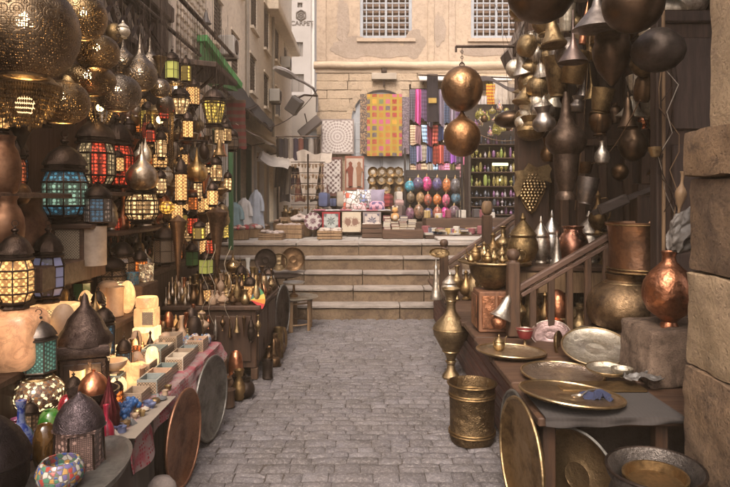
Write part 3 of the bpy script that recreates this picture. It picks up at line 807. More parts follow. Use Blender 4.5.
b = B(); b.rough((1.53, 1.2, 1.82), (2.3, 2.76, 4.6), .010, .07, 31, rnd=.015); ploc(b.build('plastered_shaft', PIERM2, root, 50), root)
# ================================================================= RIGHT: brass shop
CLOTHG = cloth((.055, .048, .045), (.045, .039, .036), 45, 0)
# platform
root = thing('shop_platform', 'low dark timber platform carrying the brassware along the alley', 'platform', (1.5, 5, 0))
b = B(); b.box((.90, 3.42, 0), (2.9, 8.0, DECK-.05)); ploc(b.build('plinth', stone((.13, .10, .08), (.07, .055, .045), 4, .6), root, 0), root)
b = B()
for i in range(6):
    z = .02+i*.078; b.bbox((.88, 3.42, z), (.905, 7.98, z+.07), .006)
ploc(b.build('side_boards', REDWOOD, root, 0), root)
b = B()
for i in range(9):
    y = 2.88+i*.57; b.bbox((.805+(i % 2)*.012, y, DECK-.045), (2.9, y+.56, DECK-.004-(i % 3)*.002), .006)
ploc(b.build('deck_boards', BRWOODX, root, 0), root)
for (x, y) in ((.87, 2.95), (1.40, 2.95), (.87, 3.36)): ploc(B().bbox((x-.03, y-.03, 0), (x+.03, y+.03, DECK-.05), .005).build('leg', DKWOOD, root, 0), root)
# building over the shop
root = thing('brass_shop', 'dark timber fronted brass shop beside the stone pier', 'shop', (2.4, 5.5, 0))
b = B(); b.box((1.62, 5.30, DECK), (3.4, 5.42, 6)); b.box((3.3, 2.9, 0), (3.4, 5.29, 6)); b.box((1.60, 2.85, 3.35), (3.29, 5.29, 3.45))
ploc(b.build('shop_wall', DKWOOD, root, 0), root)
b = B(); b.box((1.62, 5.43, DECK), (1.78, 6.4, 7.4)); b.box((1.55, 2.6, 3.5), (3.4, 6.4, 7.4)); ploc(b.build('upper_wall', stone((.36, .27, .19), (.27, .2, .14), 1.5, .5, .9), root, 0), root)  # upper storeys out of view, carried up tall to dim the alley
b = B()
for x in (1.66, 1.80, 1.98, 2.20, 2.34): b.bbox((x, 5.24, DECK), (x+.07, 5.298, 3.3), .008)
for z in (1.2, 2.0, 2.75): b.bbox((1.62, 5.25, z), (2.44, 5.285, z+.06), .006)
ploc(b.build('panelling', BRWOOD, root, 0), root)
b = B(); b.bbox((1.62, 5.5, DECK), (1.56+.03, 5.62, 3.4), .006)
for y in (5.5, 5.9, 6.3): b.bbox((1.54, y, DECK), (1.618, y+.10, 3.45), .01)
for z in (1.5, 2.4): b.bbox((1.565, 5.5, z), (1.60, 6.38, z+.08), .006)
ploc(b.build('front_posts', BRWOOD, root, 0), root)
# door: tall dark leaf next to the pier
r = thing('shop_door', 'tall dark brown door leaf standing open against the stone pier', 'door', (1.95, 3.9, DECK))
X0, X1, YD = S(662-365, 3.9), S(720-365, 3.9), 3.9
b = B(); b.box((X0-1.95, 0, 0), (X1-1.95, .05, 2.12)); b.build('door_leaf', DKWOOD, r, 0)
b = B()
for z in (.1, .78, 1.45): b.bbox((X0-1.89, -.02, z), (X1-2.0, -.001, z+.58), .015)
b.bbox((X0-1.97, -.03, 2.121), (X1-1.9, .07, 2.2), .01); b.bbox((X0-1.995, -.03, 0), (X0-1.953, .07, 2.2), .008)
b.build('door_panel', wood((.055, .030, .020), (.02, .011, .008)), r, 0)
# carved corner bracket and iron bar
r = thing('carved_bracket', 'carved grey timber bracket jutting from the shop corner near the barred window', 'bracket', P(519, 62, 6.1))
def ext(poly, th):
    b = B(); n = len(poly); b.add([(p[0], 0, p[1]) for p in poly]+[(p[0], th, p[1]) for p in poly], [tuple(range(n)), tuple(range(n, 2*n))[::-1]]+[((i+1) % n, i, i+n, (i+1) % n+n) for i in range(n)]); return b
ext([(-.06, .0), (.25, -.05), (.25, .75), (.16, .70), (.06, .45), (-.02, .25), (-.11, .12)], .35).build('bracket_block', wood((.20, .155, .125), (.10, .075, .06)), r, 0)
b = B()
for i in range(3): b.tube([(-.05+.04*i, -.004, .06+.02*i), (.0+.04*i, -.004, .28), (.12+.03*i, -.004, .5+.06*i)], .012, 6)
b.build('carved_moulding', wood((.13, .10, .08), (.06, .045, .035)), r)
r = thing('iron_bar', 'thin iron bar reaching from the shop corner to carry the copper globes', 'bar', P(512, 46.5, 5.5))
b = B(); L = S(56, 5.5); b.tube([(-L, 0, 0), (.3, 0, 0)], .013, 8); b.tube([(-L, 0, 0), (-L, 0, -.05)], .01, 6); b.build('rod', IRON, r)
B().bbox((.02, -.07, -.08), (.30, .07, .04), .01).build('end_block', DKWOOD, r)
# hanging copper globes
zbar = P(461, 46.5, 5.5).z
r = thing('copper_globe', 'dented copper globe hanging on a chain from the iron bar', 'globe', P(462, 112, 5.5))
GLB = metal((.33, .19, .095), (.10, .055, .03), .27, 0, 70, 5, .6)
W = S(42, 5.5)/2
B().lathe(PR['ball'], 40, (W, S(46, 5.5))).build('sphere', GLB, r); chain_part(r, S(46, 5.5), zbar-r.location.z, .006)
B().torus(.02, .006, Matrix.Translation((0, 0, S(47, 5.5))) @ Matrix.Rotation(R(90), 4, 'X'), 12, 6).build('ring', IRON, r)
r = thing('copper_globe', 'smaller copper globe with a short neck hung below the dented one', 'globe', P(462, 157, 5.5))
W = S(37, 5.5)/2; H = S(46, 5.5)
B().lathe([(0,0),(.25,.01),(.55,.06),(.82,.17),(.97,.33),(1,.46),(.93,.60),(.75,.72),(.50,.80),(.30,.85),(.16,.92),(.08,1),(0,1)], 40, (W, H)).build('sphere', metal((.38, .20, .09), (.14, .07, .035), .3, .25, 40, 5, .4), r)
# timber rails of the two little stairs
def rail(label, x0, y0, ztop, x1, z1, nb, steep):
    r = thing('stair_rail', label, 'railing', (x0, y0, DECK))
    b = B(); b.bbox((-.045, -.045, 0), (.045, .045, ztop-DECK), .008); b.build('newel_post', BRWOOD, r, 0)
    b = B(); b.lathe([(0,0),(.8,0),(.6,.15),(.85,.3),(1,.55),(.85,.8),(.5,.95),(0,1)], 16, (.05, .10), Matrix.Translation((0, 0, ztop-DECK))); b.build('knob', BRWOOD, r)
    b = B(); zs = steep-DECK; ze = z1-DECK; T = Matrix.Translation((.045, 0, zs)) @ Matrix.Rotation(-math.atan2(ze-zs, x1-x0), 4, 'Y')
    L = math.hypot(x1-x0, ze-zs); b.bbox((0, -.03, -.0), (L, .03, .05), .01, T); b.bbox((0, -.02, -.045), (L, .02, -.012), .006, T); b.build('handrail', wood((.16, .09, .06), (.07, .04, .028), ax=0), r, 0)
    for i in range(nb):
        t = (i+.75)/(nb+.3); x = .045+(x1-x0)*t
        B().bbox((x-.024, -.018, 0), (x+.024, .018, zs+(ze-zs)*t), .005).build('baluster', BRWOOD, r, 0)
    return r
a = P(513, 262, 4.6); c = P(610, 236, 4.6)
rail('brown timber stair rail rising past the stacked copper pots', a.x, 4.6, a.z, c.x, c.z, 5, P(515, 292, 4.6).z)
a = P(444, 248, 6.9); c = P(512, 218, 6.9)
rail('second timber stair rail rising behind the brass teapots', a.x, 6.9, a.z, c.x, c.z, 4, P(446, 266, 6.9).z)
r = thing('bar_post', 'turned wooden post at the head of the second stair rail', 'post', (P(487, 250, 6.6).x, 6.6, DECK))
b = B(); b.bbox((-.05, -.05, 0), (.05, .05, P(487, 215, 6.6).z-DECK), .01); b.build('shaft', BRWOOD, r, 0)
B().lathe(PR['egg'], 14, (.06, .15), Matrix.Translation((0, 0, P(487, 215, 6.6).z-DECK))).build('knob', LTWOOD, r)
# brass fan on the second newel
tray('oval brass hand mirror propped on the second newel post', P(440, 253, 6.7), .12, BRASS, BRASS, (R(80), 0, R(-25)), None, .45, .02, 'mirror', 'brass_mirror')

# --- front items
def handle_ring(x, z, s=.05):
    def f(r, W, H):
        B().torus(s, .006, Matrix.Translation((x*W, 0, z*H)) @ Matrix.Rotation(R(90), 4, 'X'), 16, 6).build('handle', BRASS, r)
    return f
def vase_extra(r, W, H):
    for z, q in ((.55, 1.0), (.19, .27), (.86, .28), (.30, .46)): B().torus(q*W, .006, Matrix.Translation((0, 0, z*H)), 30, 6).build('ring_moulding', BRASS, r)
turned('brass_vase', 'tall engraved brass vase standing on the paving beside the platform', 'vase', 451, 378, 36, 90, 5.35, 'vase', BRASSE, extra=vase_extra)
p = onz(476, 443, 0); p = Vector((.685, 3.97, 0))
r = thing('metal_bucket', 'dark cylindrical brass bucket with banded rim standing on the paving', 'bucket', p)
B().lathe(PR['bucket'], 44, (.152, .375)).build('body', metal((.20, .135, .07), (.06, .04, .025), .36, .7, 70), r)
for z in (.055, .072, .295, .31, .37): B().torus(.146 if z < .36 else .155, .005, Matrix.Translation((0, 0, z)), 44, 6).build('band', OLDBRASS, r)
B().lathe([(0,0),(1,0),(1,.3),(.94,.3),(.9,.08),(0,.08)], 36, (.125, .04), Matrix.Translation((0, 0, .30))).build('inner_rim', OLDBRASS, r)
# trays
def trayp(label, px, py, w, z, mat, rim, rot=(0, 0, 0), sq=1., Y=None, cat='tray', sc_=0):
    p = onz(px, py, z) if Y is None else P(px, py, Y)
    return tray(label, p, S(w, p.y)/2, mat, rim, rot, None, sq, .022, cat, 'metal_tray', sc_)
trayp('round brass tray lying flat at the platform edge by the wooden newel', 511, 354, 70, DECK, TRAYM, TRAYR, (R(-2), R(2), 0))
trayp('pinkish silver tray tilted up behind the upright brass plate', 551, 336, 40, DECK, metal((.55,.40,.38),(.25,.16,.15),.3,.6,70), SILVER, (R(30), R(-12), 0), 1, 4.5, 'tray', 24)
trayp('large engraved silver tray with a gold rim propped against the stone block', 595, 349, 66, DECK, SILVERE, TRAYR, (R(22), R(-6), 0), 1, 3.95)
trayp('oval brass tray with a raised rim beneath the propped silver tray', 562, 377, 82, DECK, metal((.56,.46,.36),(.30,.22,.17),.28,.6,60), TRAYR, (R(2), R(1), 0))
trayp('big thin brass tray overhanging the corner of the grey cloth', 571, 398, 104, DECK+.03, metal((.50,.38,.24),(.26,.18,.11),.24,.25,40), TRAYR, (R(-3), R(5), 0))
trayp('silver dish half hidden behind the silver tray under the rail', 588, 340, 30, DECK+.05, SILVER, SILVER, (R(40), R(20), 0), 1, 4.4)
r = tray('narrow oval brass plate standing on edge among the trays', P(557, 346, 4.25), .165, OLDBRASS, BRASS, (R(84), R(22), R(62)), None, .62, .02, 'plate', 'brass_plate')
trayp('small engraved brass tray under the blue rag', 607, 372, 42, DECK+.004, SILVERE, BRASS, (R(3), 0, 0), 1, 3.45)
# grey cloth over the front edge
def f(u, w):
    x = .83+.64*u; n = noise.noise(Vector((x*5, w*3, 2)))*.012
    if w < .55: return (x, 3.25-.40*w/.55, DECK+.012+n*.3)
    t = (w-.55)/.45; return (x, 2.845+n-.01*math.sin(x*30)*t, DECK+.010-.034*t-.008*math.sin(x*7+1)*t)
tag(B().sheet(f, 40, 18, .006).build('grey_cloth', CLOTHG), 'plain grey cloth spread over the front edge of the platform', 'cloth')
tag(B().bbox((1.02, 3.20, DECK+.016), (1.46, 3.36, DECK+.030), .003).build('brass_strip', OLDBRASS), 'thin brass edged shelf strip lying across the grey cloth by the pier', 'strip')
tray('tall oval brass tray leaning on the side of the platform', Vector((.775, 2.98, .295)), .295, OLDBRASS, BRASS, (R(90), 0, R(-84)), None, 1.0, .03, 'tray', 'oval_tray')
bpy.context.view_layer.update()
tray('wide scalloped tray seen behind the oval one against the platform side', Vector((.80, 3.20, .28)), .275, TIN, TIN, (R(90), 0, R(-86)), None, 1.0, .02, 'tray', 'scalloped_tray', 40)
tray('upright brass charger with an engraved border under the cloth edge', Vector((1.005, 2.93, .235)), .235, metal((.34,.24,.13),(.14,.09,.05),.36,.35,70), TIN, (R(88), R(6), R(-52)), None, 1.0, .03, 'tray', 'leaning_tray', 30)
# blue rag + spoon
def f(u, w):
    x = u-.5; y = w-.5; n = noise.noise(Vector((u*3.2, w*3.2, 4)))
    return (x*.20*(1-.75*abs(y)*2*abs(math.sin(u*5)))+.02*n, y*.17*(.35+.65*abs(x)*2), .02+.045*abs(n)+.03*math.exp(-(x*x+y*y)*20))
o = B().sheet(f, 60, 60, .003).build('blue_rag', cloth((.035, .042, .085)), None, 60, P(598, 401, 3.13)+Vector((0, 0, -.0))); tag(o, 'crumpled dark blue rag on the overhanging brass tray', 'rag')
o = B().lathe([(0,0),(.5,.1),(.9,.5),(1,1),(.94,1),(.8,.5),(.4,.2),(0,.15)], 20, (.035, .025), squash=.6)
o.tube([(.03, 0, .02), (.08, .01, .035), (.15, .02, .03)], .004, 6)
tag(o.build('serving_spoon', SILVER, None, 38, P(577, 401, 3.1)+Vector((0, 0, .004)), (0, 0, R(25))), 'silver serving spoon poking out from the blue rag', 'spoon')
def f(u, w):
    n = noise.noise_vector(Vector((u*4, w*4, 7)))
    return ((u-.5)*.2+n.x*.03, (w-.5)*.12+n.y*.02, .012+.04*abs(n.z))
tag(B().sheet(f, 60, 44, .002).build('crumpled_bag', paint((.12, .11, .10), .4, .4, 20), None, 60, P(643, 380, 3.3)), 'crumpled clear plastic bag at the foot of the stone block', 'bag')
tag(B().lathe(PR['bowl'], 24, (.06, .05)).build('small_bowl', SILVERE, None, 38, P(622, 377, 3.4)), 'small engraved silver bowl beside the plastic bag', 'bowl')
# cauldron
r = thing('iron_cauldron', 'big grey iron cauldron with a dented rim sitting low beside the stone pier', 'cauldron', (1.175, 2.50, 0), (R(3), R(-2), 0))
B().lathe(PR['cauldron'], 44, (.185, .475)).build('body', metal((.16, .14, .125), (.07, .06, .055), .5, .5, 60, 5, .6), r)
B().lathe([(0,0),(.9,0),(.98,.5),(1,1),(.93,1),(.85,.3),(0,.25)], 32, (.125, .05), Matrix.Translation((0, 0, .395))).build('inner_pan', OLDBRASS, r)
B().torus(.183, .007, Matrix.Translation((0, 0, .472)), 40, 8).build('rim', IRON, r)
# stone block and copper
tag(B().rough((1.53, 3.32, DECK+.001), (1.98, 3.74, .835), .022, .02, 77, rnd=.022).build('stone_block', stone((.40, .28, .20), (.23, .155, .11), 7, 1.3, .9, (.13, .09, .065))), 'loose pinkish stone block on the platform under the copper flask', 'stone')
turned('copper_flask', 'polished copper flask with a narrow neck standing on the loose stone block', 'flask', 669, 331, 51, 80, 3.5, 'flask', metal((.46, .20, .105), (.13, .055, .03), .27, 0, 70, 9.0, .5), seg=44)
T_ = B().bbox((P(590, 0, 4.45).x+.03, 4.25, DECK), (P(660, 0, 4.45).x-.03, 4.65, .62), .01).build('low_plinth', BRWOODX, None, 0); tag(T_, 'low wooden plinth under the round etched pot', 'plinth')
zt = .62
Wp = S(74, 4.45)/2; p = P(626, 0, 4.45); p.z = zt
def pot_extra(r, W, H):
    b = B(); b.torus(.43*W, .007, Matrix.Translation((0, 0, H*.86)), 32, 6); b.torus(.56*W, .008, Matrix.Translation((0, 0, H*.745)), 32, 6); b.build('neck_ring', BRASS, r)
r = turned('etched_pot', 'big squat brass pot with etched bands under the copper drum', 'pot', 626, 200+(EYE-zt)*F/4.45, 76, 61, 4.45, [(0,0),(.62,0),(.84,.07),(.97,.2),(1,.36),(.95,.52),(.80,.66),(.58,.75),(.48,.80),(.50,.86),(.54,.90),(0,.9)], metal((.30,.20,.11),(.09,.06,.04),.34,.4,70), extra=pot_extra, seg=48)
ztop = zt+S(61, 4.45)*.9
py0 = 200+(EYE-ztop-.004)*F/4.45
def drum_extra(r, W, H):
    for z in (.03, .09, .95): B().torus(W*(.93 if z < .9 else .98), .007, Matrix.Translation((0, 0, z*H)), 44, 6).build('band', OLDBRASS, r)
turned('copper_drum', 'open copper drum with worn sides stacked on the squat brass pot', 'pot', 640, py0, 66, py0-222, 4.45, 'drum', metal((.36,.20,.12),(.13,.08,.055),.28,0,60,5,.5), extra=drum_extra, seg=48)

# coffee-table group
bx_ = thing('copper_stand', 'square copper panelled wooden stand under the big brass bowl', 'stand', (1.0, 4.86, DECK))
B().bbox((-.13, -.14, 0), (.13, .14, .31), .008).build('body', wood((.30, .14, .07), (.12, .05, .03)), bx_, 0)
b = B(); b.bbox((-.11, -.148, .03), (-.01, -.139, .28), .004); b.bbox((.01, -.148, .03), (.11, -.139, .28), .004); b.bbox((-.148, -.11, .03), (-.139, .11, .28), .004); b.build('panel', COPPERE, bx_, 0)
turned('brass_bowl', 'wide etched brass bowl on the copper panelled stand', 'bowl', 365+1.0*F/4.86, 200+(EYE-.845)*F/4.86, 46, 24, 4.86, [(0,0),(.35,0),(.4,.08),(.7,.25),(.95,.6),(1,.9),(1.02,1),(.95,1),(0,.95)], OLDBRASSE, seg=40)
ztab = .845+S(24, 4.86)+.004
tray('wide round brass serving tray resting on the etched bowl', Vector((1.02, 4.9, ztab)), .29, BRASSE, BRASS, (0, 0, 0), None, 1, .02, 'tray', 'serving_tray')
def spouted(name, label, cat, loc, r, h, mat, spout=True, group=None, rz=0., prof='ewer'):
    t = thing(name, label, cat, loc, (0, 0, rz), group)
    B().lathe(PR[prof], 18, (r, h)).build('body', mat, t)
    if spout:
        B().tube([(r*.8, 0, h*.32), (r*1.35, 0, h*.45), (r*1.5, 0, h*.7), (r*1.9, 0, h*.82)], r*.16, 6, 0, r*.07).build('spout', mat, t)
    B().tube([(-r*.3, 0, h*.82), (-r*.9, 0, h*.84), (-r*1.35, 0, h*.66), (-r*1.2, 0, h*.42), (-r*.9, 0, h*.34)], r*.08, 6).build('handle', mat, t)
    return t
rs = random.Random(11)
tp = [(-.20,-.10,.10,'curled spout'),(-.08,-.16,.12,'domed lid'),(.04,-.12,.09,'squat belly'),(.16,-.13,.13,'tall thin body'),(-.14,.04,.15,'long neck'),(.0,.0,.13,'round lid knob'),(.12,.02,.11,'wide base'),(.21,.06,.14,'pointed lid'),(-.05,.15,.16,'high handle'),(.10,.16,.15,'broad handle')]
for i, (dx, dy, h, d) in enumerate(tp):
    spouted('brass_teapot', f'little brass teapot with {d} crowded on the round serving tray', 'teapot', (1.02+dx, 4.9+dy, ztab+.006), h*.32, h, [BRASS, OLDBRASS, BRASS][i % 3], True, 'teapots on the serving tray', rs.uniform(0, 6), ['ewer', 'lidpot', 'ewer'][i % 3])
# bell
r = thing('silver_bell', 'ridged silver bell leaning on the copper stand', 'bell', P(500, 318, 4.55), (R(-5), R(24), 0))
B().lathe(PR['bell'], 30, (S(11.5, 4.5), S(28, 4.5)), flute=20, fd=.02).build('body', SILVER, r)
b = B(); ball_at(b, (0, 0, -.03), .055, (1, 1, 1)); b.build('clapper', COPPERE, r)
b = thing('red_cup', 'small red banded cup on a brass foot near the newel post', 'cup', P(525, 347, 4.35))
B().lathe(PR['vase'][:8]+[(.35, .2), (0, .2)], 18, (.045, .30)).build('foot', BRASS, b)
B().lathe(PR['cup'], 24, (.062, .07), Matrix.Translation((0, 0, .06))).build('bowl', paint((.22, .03, .03), .35, .3, 20), b)
B().torus(.058, .005, Matrix.Translation((0, 0, .125)), 24, 6).build('rim', SILVERE, b)
spouted('brass_lamp', 'small brass oil lamp standing on the round tray at the platform edge', 'oil lamp', P(499, 352, 4.15), .04, .12, BRASS, True, None, .6, 'lidpot')

# long table with domed pots
r = thing('display_table', 'narrow wooden table behind the stair rail crowded with domed pots', 'table', (1.52, 5.02, DECK))
B().bbox((-.46, -.17, .45), (.62, .20, .485), .006).build('table_top', BRWOODX, r, 0)
for x in (-.42, .56):
    for y in (-.13, .15): B().bbox((x-.025, y-.025, 0), (x+.025, y+.025, .45), .004).build('leg', BRWOOD, r, 0)
B().bbox((-.40, -.16, .28), (.55, -.14, .44), .004).build('drawer_front', LTWOOD, r, 0)
def tb(name, label, cat, px, w, pyt, prof, mat, Y=5.0, **k):
    pyb = 200+(EYE-(DECK+.486))*F/Y
    return turned(name, label, cat, px, pyb, w, pyb-pyt, Y, prof, mat, **k)
lp = lambda c: (lambda r, W, H: B().torus(W*.88, W*.05, Matrix.Translation((0, 0, .59*H)), 24, 6).build('lid_rim', c, r))
tb('lidded_pot', 'large pierced brass pot with a domed lid at the near end of the table', 'pot', 523, 30, 213, 'lidpot', OLDBRASSE, 4.92, extra=lp(BRASS))
tb('lidded_pot', 'pear shaped silver pot with a pointed lid beside the pierced brass one', 'pot', 541, 18, 216, 'lidpot', SILVER, 5.1, extra=lp(SILVER))
tb('silver_cone', 'plain silver cone standing between the pots on the table', 'cone', 557, 15, 232, 'bell', SILVER, 4.9)
tb('round_pot', 'glossy round copper pot with a silver lid on the table', 'pot', 573, 31, 226, 'pot', metal((.42,.20,.13),(.15,.07,.05),.2), 5.05)
tb('lidded_pot', 'broad silver pot with a dish shaped lid beside the copper one', 'pot', 589, 30, 211, 'lidpot', SILVER, 5.15, extra=lp(SILVER))
tb('lidded_pot', 'small silver pot with a knobbed lid peeping over the cone', 'pot', 552, 20, 210, 'lidpot', metal((.62,.60,.56),(.3,.28,.25),.22), 5.17)
tb('tall_pot', 'ornate brass pedestal pot carrying the slim ewer', 'pot', 603, 22, 232, 'vase', OLDBRASSE, 5.05)
spouted('brass_ewer', 'slim brass ewer with a curved handle on the pedestal pot', 'ewer', P(598, 235, 5.05), .075, .36, OLDBRASS, False, None, 2.8)
# more under and behind the rail
under = [(531,325,20,42,'jug',BRASS,'brass jug'),(545,328,15,38,'ewer',OLDBRASS,'slim brass ewer'),(562,326,22,34,'lidpot',SILVER,'silver lidded pot'),(580,330,20,30,'kettle',BRASSE,'engraved brass kettle'),(520,318,16,34,'vase',BRASS,'brass bud vase'),(598,330,18,30,'ball',SILVERE,'engraved silver ball')]
for px, py, w, h, pr_, m_, nm in under:
    turned('brass_vessel', f'{nm} on the platform floor seen between the balusters', 'vessel', px, 200+(EYE-DECK)*F/4.85, w, h, 4.85, pr_, m_)
beh = [(450,18,28,'lidpot',SILVER,'silver lidded jar'),(457,13,34,'vase',BRASS,'thin brass vase'),(466,14,30,'ewer',OLDBRASS,'old brass ewer'),(475,18,26,'pot',BRASSE,'engraved brass pot'),(436,12,40,'bell',SILVER,'silver bell')]
for px, w, h, pr_, m_, nm in beh:
    turned('brass_vessel', f'{nm} behind the tall vase near the second rail', 'vessel', px, 200+(EYE-DECK)*F/6.3, w, h, 6.3, pr_, m_)
for k, (px, w, h, pr_, nm) in enumerate([(493,16,30,'ewer','curved handle ewer'),(503,16,36,'vase','slender vase'),(512,18,30,'lidpot','lidded jar'),(523,18,38,'vase','pear shaped vase'),(534,16,34,'ewer','long necked ewer')]):
    turned('brass_vessel', f'dull brass {nm} on the ledge beyond the teapots', 'vessel', px, 262, w, h, 6.0, pr_, [OLDBRASS, BRASS, OLDBRASSE][k % 3])
tag(B().bbox((P(488, 0, 6).x, 5.85, DECK), (P(548, 0, 6).x, 6.15, P(500, 262, 6).z-.002), .01).build('wooden_ledge', BRWOODX, None, 0), 'brown wooden ledge holding a row of dull brass vessels', 'ledge')
# coffee mill on a high shelf, pole, bag
r = thing('wooden_mortar', 'dark wooden mortar block with a long paddle handle above the copper drum', 'mortar', P(645, 227, 4.7))
b = B(); b.bbox((-.09, -.08, 0), (.09, .08, .24), .01); b.bbox((-.075, -.065, .241), (.075, .065, .33), .012); b.build('block', DKWOOD, r, 0)
T = Matrix.Translation((-.05, -.02, .27)) @ Matrix.Rotation(R(200), 4, 'Y')
b = B(); b.bbox((-.10, -.02, -.02), (.40, .02, .02), .006, Matrix.Translation((-.05, -.05, .26)) @ Matrix.Rotation(R(157), 4, 'Y')); b.bbox((.12, -.022, -.045), (.36, .022, .035), .012, Matrix.Translation((-.05, -.08, .26)) @ Matrix.Rotation(R(157), 4, 'Y')); b.build('paddle', wood((.12, .09, .075), (.05, .035, .03), ax=0), r, 0)
tag(B().bbox((P(622, 0, 4.7).x, 4.58, P(0, 227, 4.7).z-.04), (P(706, 0, 4.7).x, 5.235, P(0, 227, 4.7).z-.002), .006).build('high_shelf', BRWOODX, None, 0), 'dark shelf board carrying the wooden mortar', 'shelf')
r = thing('pole', 'thin upright pole tangled with wires beside the dark door', 'pole', (P(663, 0, 3.85).x, 3.85, DECK))
B().tube([(0, 0, 0), (.005, 0, 1.2), (0, 0, 2.6)], .011, 8).build('rod', LTWOOD, r)
for k in range(4):
    rs = random.Random(k+50); x = 0; pts = []
    for i in range(9): pts.append((rs.uniform(-.05, .09), rs.uniform(-.04, 0), 1.95-.13*i+rs.uniform(-.03, .03)))
    B().tube(pts, .0035, 5).build('wire', [LTWOOD, IRON, SILVER, IRON][k], r)
def f(u, w):
    n = noise.noise_vector(Vector((u*3, w*3, 17)))
    a = 2*math.pi*u; q = math.sin(math.pi*(.12+.8*w))
    n2 = noise.noise_vector(Vector((math.cos(a)*1.8, math.sin(a)*1.8, w*3)))+.35*noise.noise_vector(Vector((math.cos(a)*5, math.sin(a)*5, w*8)))
    return ((.075*q+.035*n2.x)*math.cos(a)+.02*n2.z, (.06*q+.03*n2.y)*math.sin(a), .22*w+.025*n2.z)
tag(B().sheet(f, 72, 48, .002).build('plastic_bag', paint((.17, .15, .13), .5, .4, 12), None, 60, P(676, 250, 3.05), (0, R(25), 0)), 'crumpled pale plastic bag stuffed against the pier top of the flask', 'bag')
tag(B().lathe(PR['vase'], 18, (.03, .26)).build('wooden_spindle', LTWOOD, None, 38, P(678, 220, 3.3), (0, R(6), 0)), 'turned wooden spindle wedged beside the pier', 'spindle')

# grape plaque
r = thing('grape_plaque', 'brass wall plaque shaped as a bunch of grapes with leaves', 'plaque', P(531, 213, 5.35))
b = B(); rs = random.Random(2)
for j in range(13):
    n = [1,2,3,4,5,6,7,7,8,8,8,7,5][j]
    for i in range(n): ball_at(b, ((i-(n-1)/2)*.029+.01*math.sin(j)+(j-6)*.002, -.012-.012*math.cos((i-(n-1)/2)/max(1, n)*3), .02+j*.0255), .0165, seg=8)
b.build('grapes', BRASS, r)
leaf = [(-.16,.22),(-.13,.30),(-.15,.36),(-.07,.37),(-.03,.43),(.04,.39),(.14,.42),(.17,.38),(.15,.33),(.17,.26),(.10,.28),(.0,.27),(-.08,.27),(-.10,.16),(-.13,.14)]
ext(leaf, .018).build('leaf', BRASS, r, 0).location = (0, -.035, 0)
ext([(-.12,.25),(.12,.25),(.12,.18),(.04,.02),(0,-.01),(-.05,.05),(-.12,.18)], .02).build('backing', OLDBRASS, r, 0).location = (0, .0, .0)
tag(B().bbox((P(517,0,5.4).x, 5.375, DECK), (P(549,0,5.4).x, 5.46, P(0,100,5.4).z), .01).build('plaque_board', DKWOOD, None, 0), 'dark upright board behind the grape plaque', 'board')
# ================================================================= hanging brassware
ZB = 3.30
for k, (y, x0, lab) in enumerate([(3.2, .75, 'rough timber beam over the platform carrying the biggest dark pans'), (3.95, .95, 'rough timber beam above the dark hanging pots'), (4.7, .95, 'rough timber beam above the copper funnels'), (5.22, .85, 'rough timber beam at the shop corner above the pale brass cluster')]):
    tag(B().bbox((x0, y-.04, ZB), (3.0, y+.04, ZB+.09), .01).build('timber_beam', DKWOOD, None, 0), lab, 'beam')
DKM = metal((.12, .078, .05), (.042, .027, .017), .32, 0, 70, 4, .3)
GREYM = metal((.30, .26, .23), (.12, .10, .09), .35)
def hg(name, label, px, pyt, pyb, w, Y, prof, mat, seg=32, **k):
    return turned(name, label, k.pop('cat', 'hanging pot'), px, pyb, w, pyb-pyt, Y, prof, mat, hang=ZB, seg=seg, **k)
hg('hanging_pan', 'huge dark dished pan hanging upside over the stair, cut by the top of the picture', 541, -32, 22, 70, 3.2, [(0,0),(.35,.02),(.65,.12),(.88,.32),(.98,.55),(1,.8),(.95,.9),(.5,1),(0,1)], DKM, 44)
hg('hanging_pot', 'big dark bellied pot hanging near the top beside the pale funnel', 633, -22, 33, 60, 3.25, 'ball', DKM, 40)
hg('hanging_funnel', 'flared grey metal funnel with a long stem hanging between two dark pots', 597, -40, 30, 48, 3.6, 'funnel', GREYM, cat='funnel')
hg('hanging_pot', 'dark teardrop pot with a narrow foot hanging below the flared funnel', 612, 28, 86, 38, 3.7, [(0,0),(.12,.01),(.35,.10),(.75,.28),(.97,.48),(1,.62),(.90,.74),(.86,.78),(.90,.82),(.82,.95),(.5,1),(0,1)], DKM)
hg('hanging_pot', 'wide dark round pot hanging in front of the open door leaf', 658, 28, 71, 52, 3.5, [(0,0),(.3,.0),(.62,.08),(.90,.25),(1,.45),(.93,.65),(.70,.82),(.4,.95),(.15,1),(0,1)], metal((.13,.105,.09),(.05,.04,.035),.42,0,70,4,.5), 44)
hg('brass_ball', 'pale brass ball glinting above the wide dark pot', 655, 18, 47, 30, 4.3, 'ball', PALEB)
hg('hanging_cone', 'dark cone shade with a copper spike hanging near the pale cluster', 573, 10, 63, 30, 4.0, 'funnel', metal((.20,.15,.13),(.08,.06,.05),.35), cat='funnel')
tag(B().lathe([(0,0),(1,.0),(.85,.4),(.4,.8),(0,1)], 14, (.022, .28)).build('copper_spike', COPPER, None, 38, P(582, 44, 3.98), (0, R(8), 0)), 'thin copper spike rising beside the grey funnel', 'spike')
hg('hanging_urn', 'large dull bronze urn with a long neck hanging above the domed pots', 566, 92, 200, 40, 4.5, [(0,0),(.5,0),(.5,.04),(.35,.08),(.55,.20),(.62,.35),(.62,.42),(.85,.46),(1,.52),(1,.58),(.8,.64),(.45,.70),(.28,.78),(.18,.92),(.12,1),(0,1)], metal((.14,.10,.075),(.06,.04,.03),.4,.2,40))
hg('hanging_bottle', 'small shiny silver bottle hanging in the middle of the dark shop front', 602, 141, 165, 15, 4.4, [(0,0),(.4,.0),(.85,.1),(1,.28),(.9,.5),(.5,.68),(.28,.78),(.28,.95),(.36,1),(0,1)], SILVER, cat='bottle')
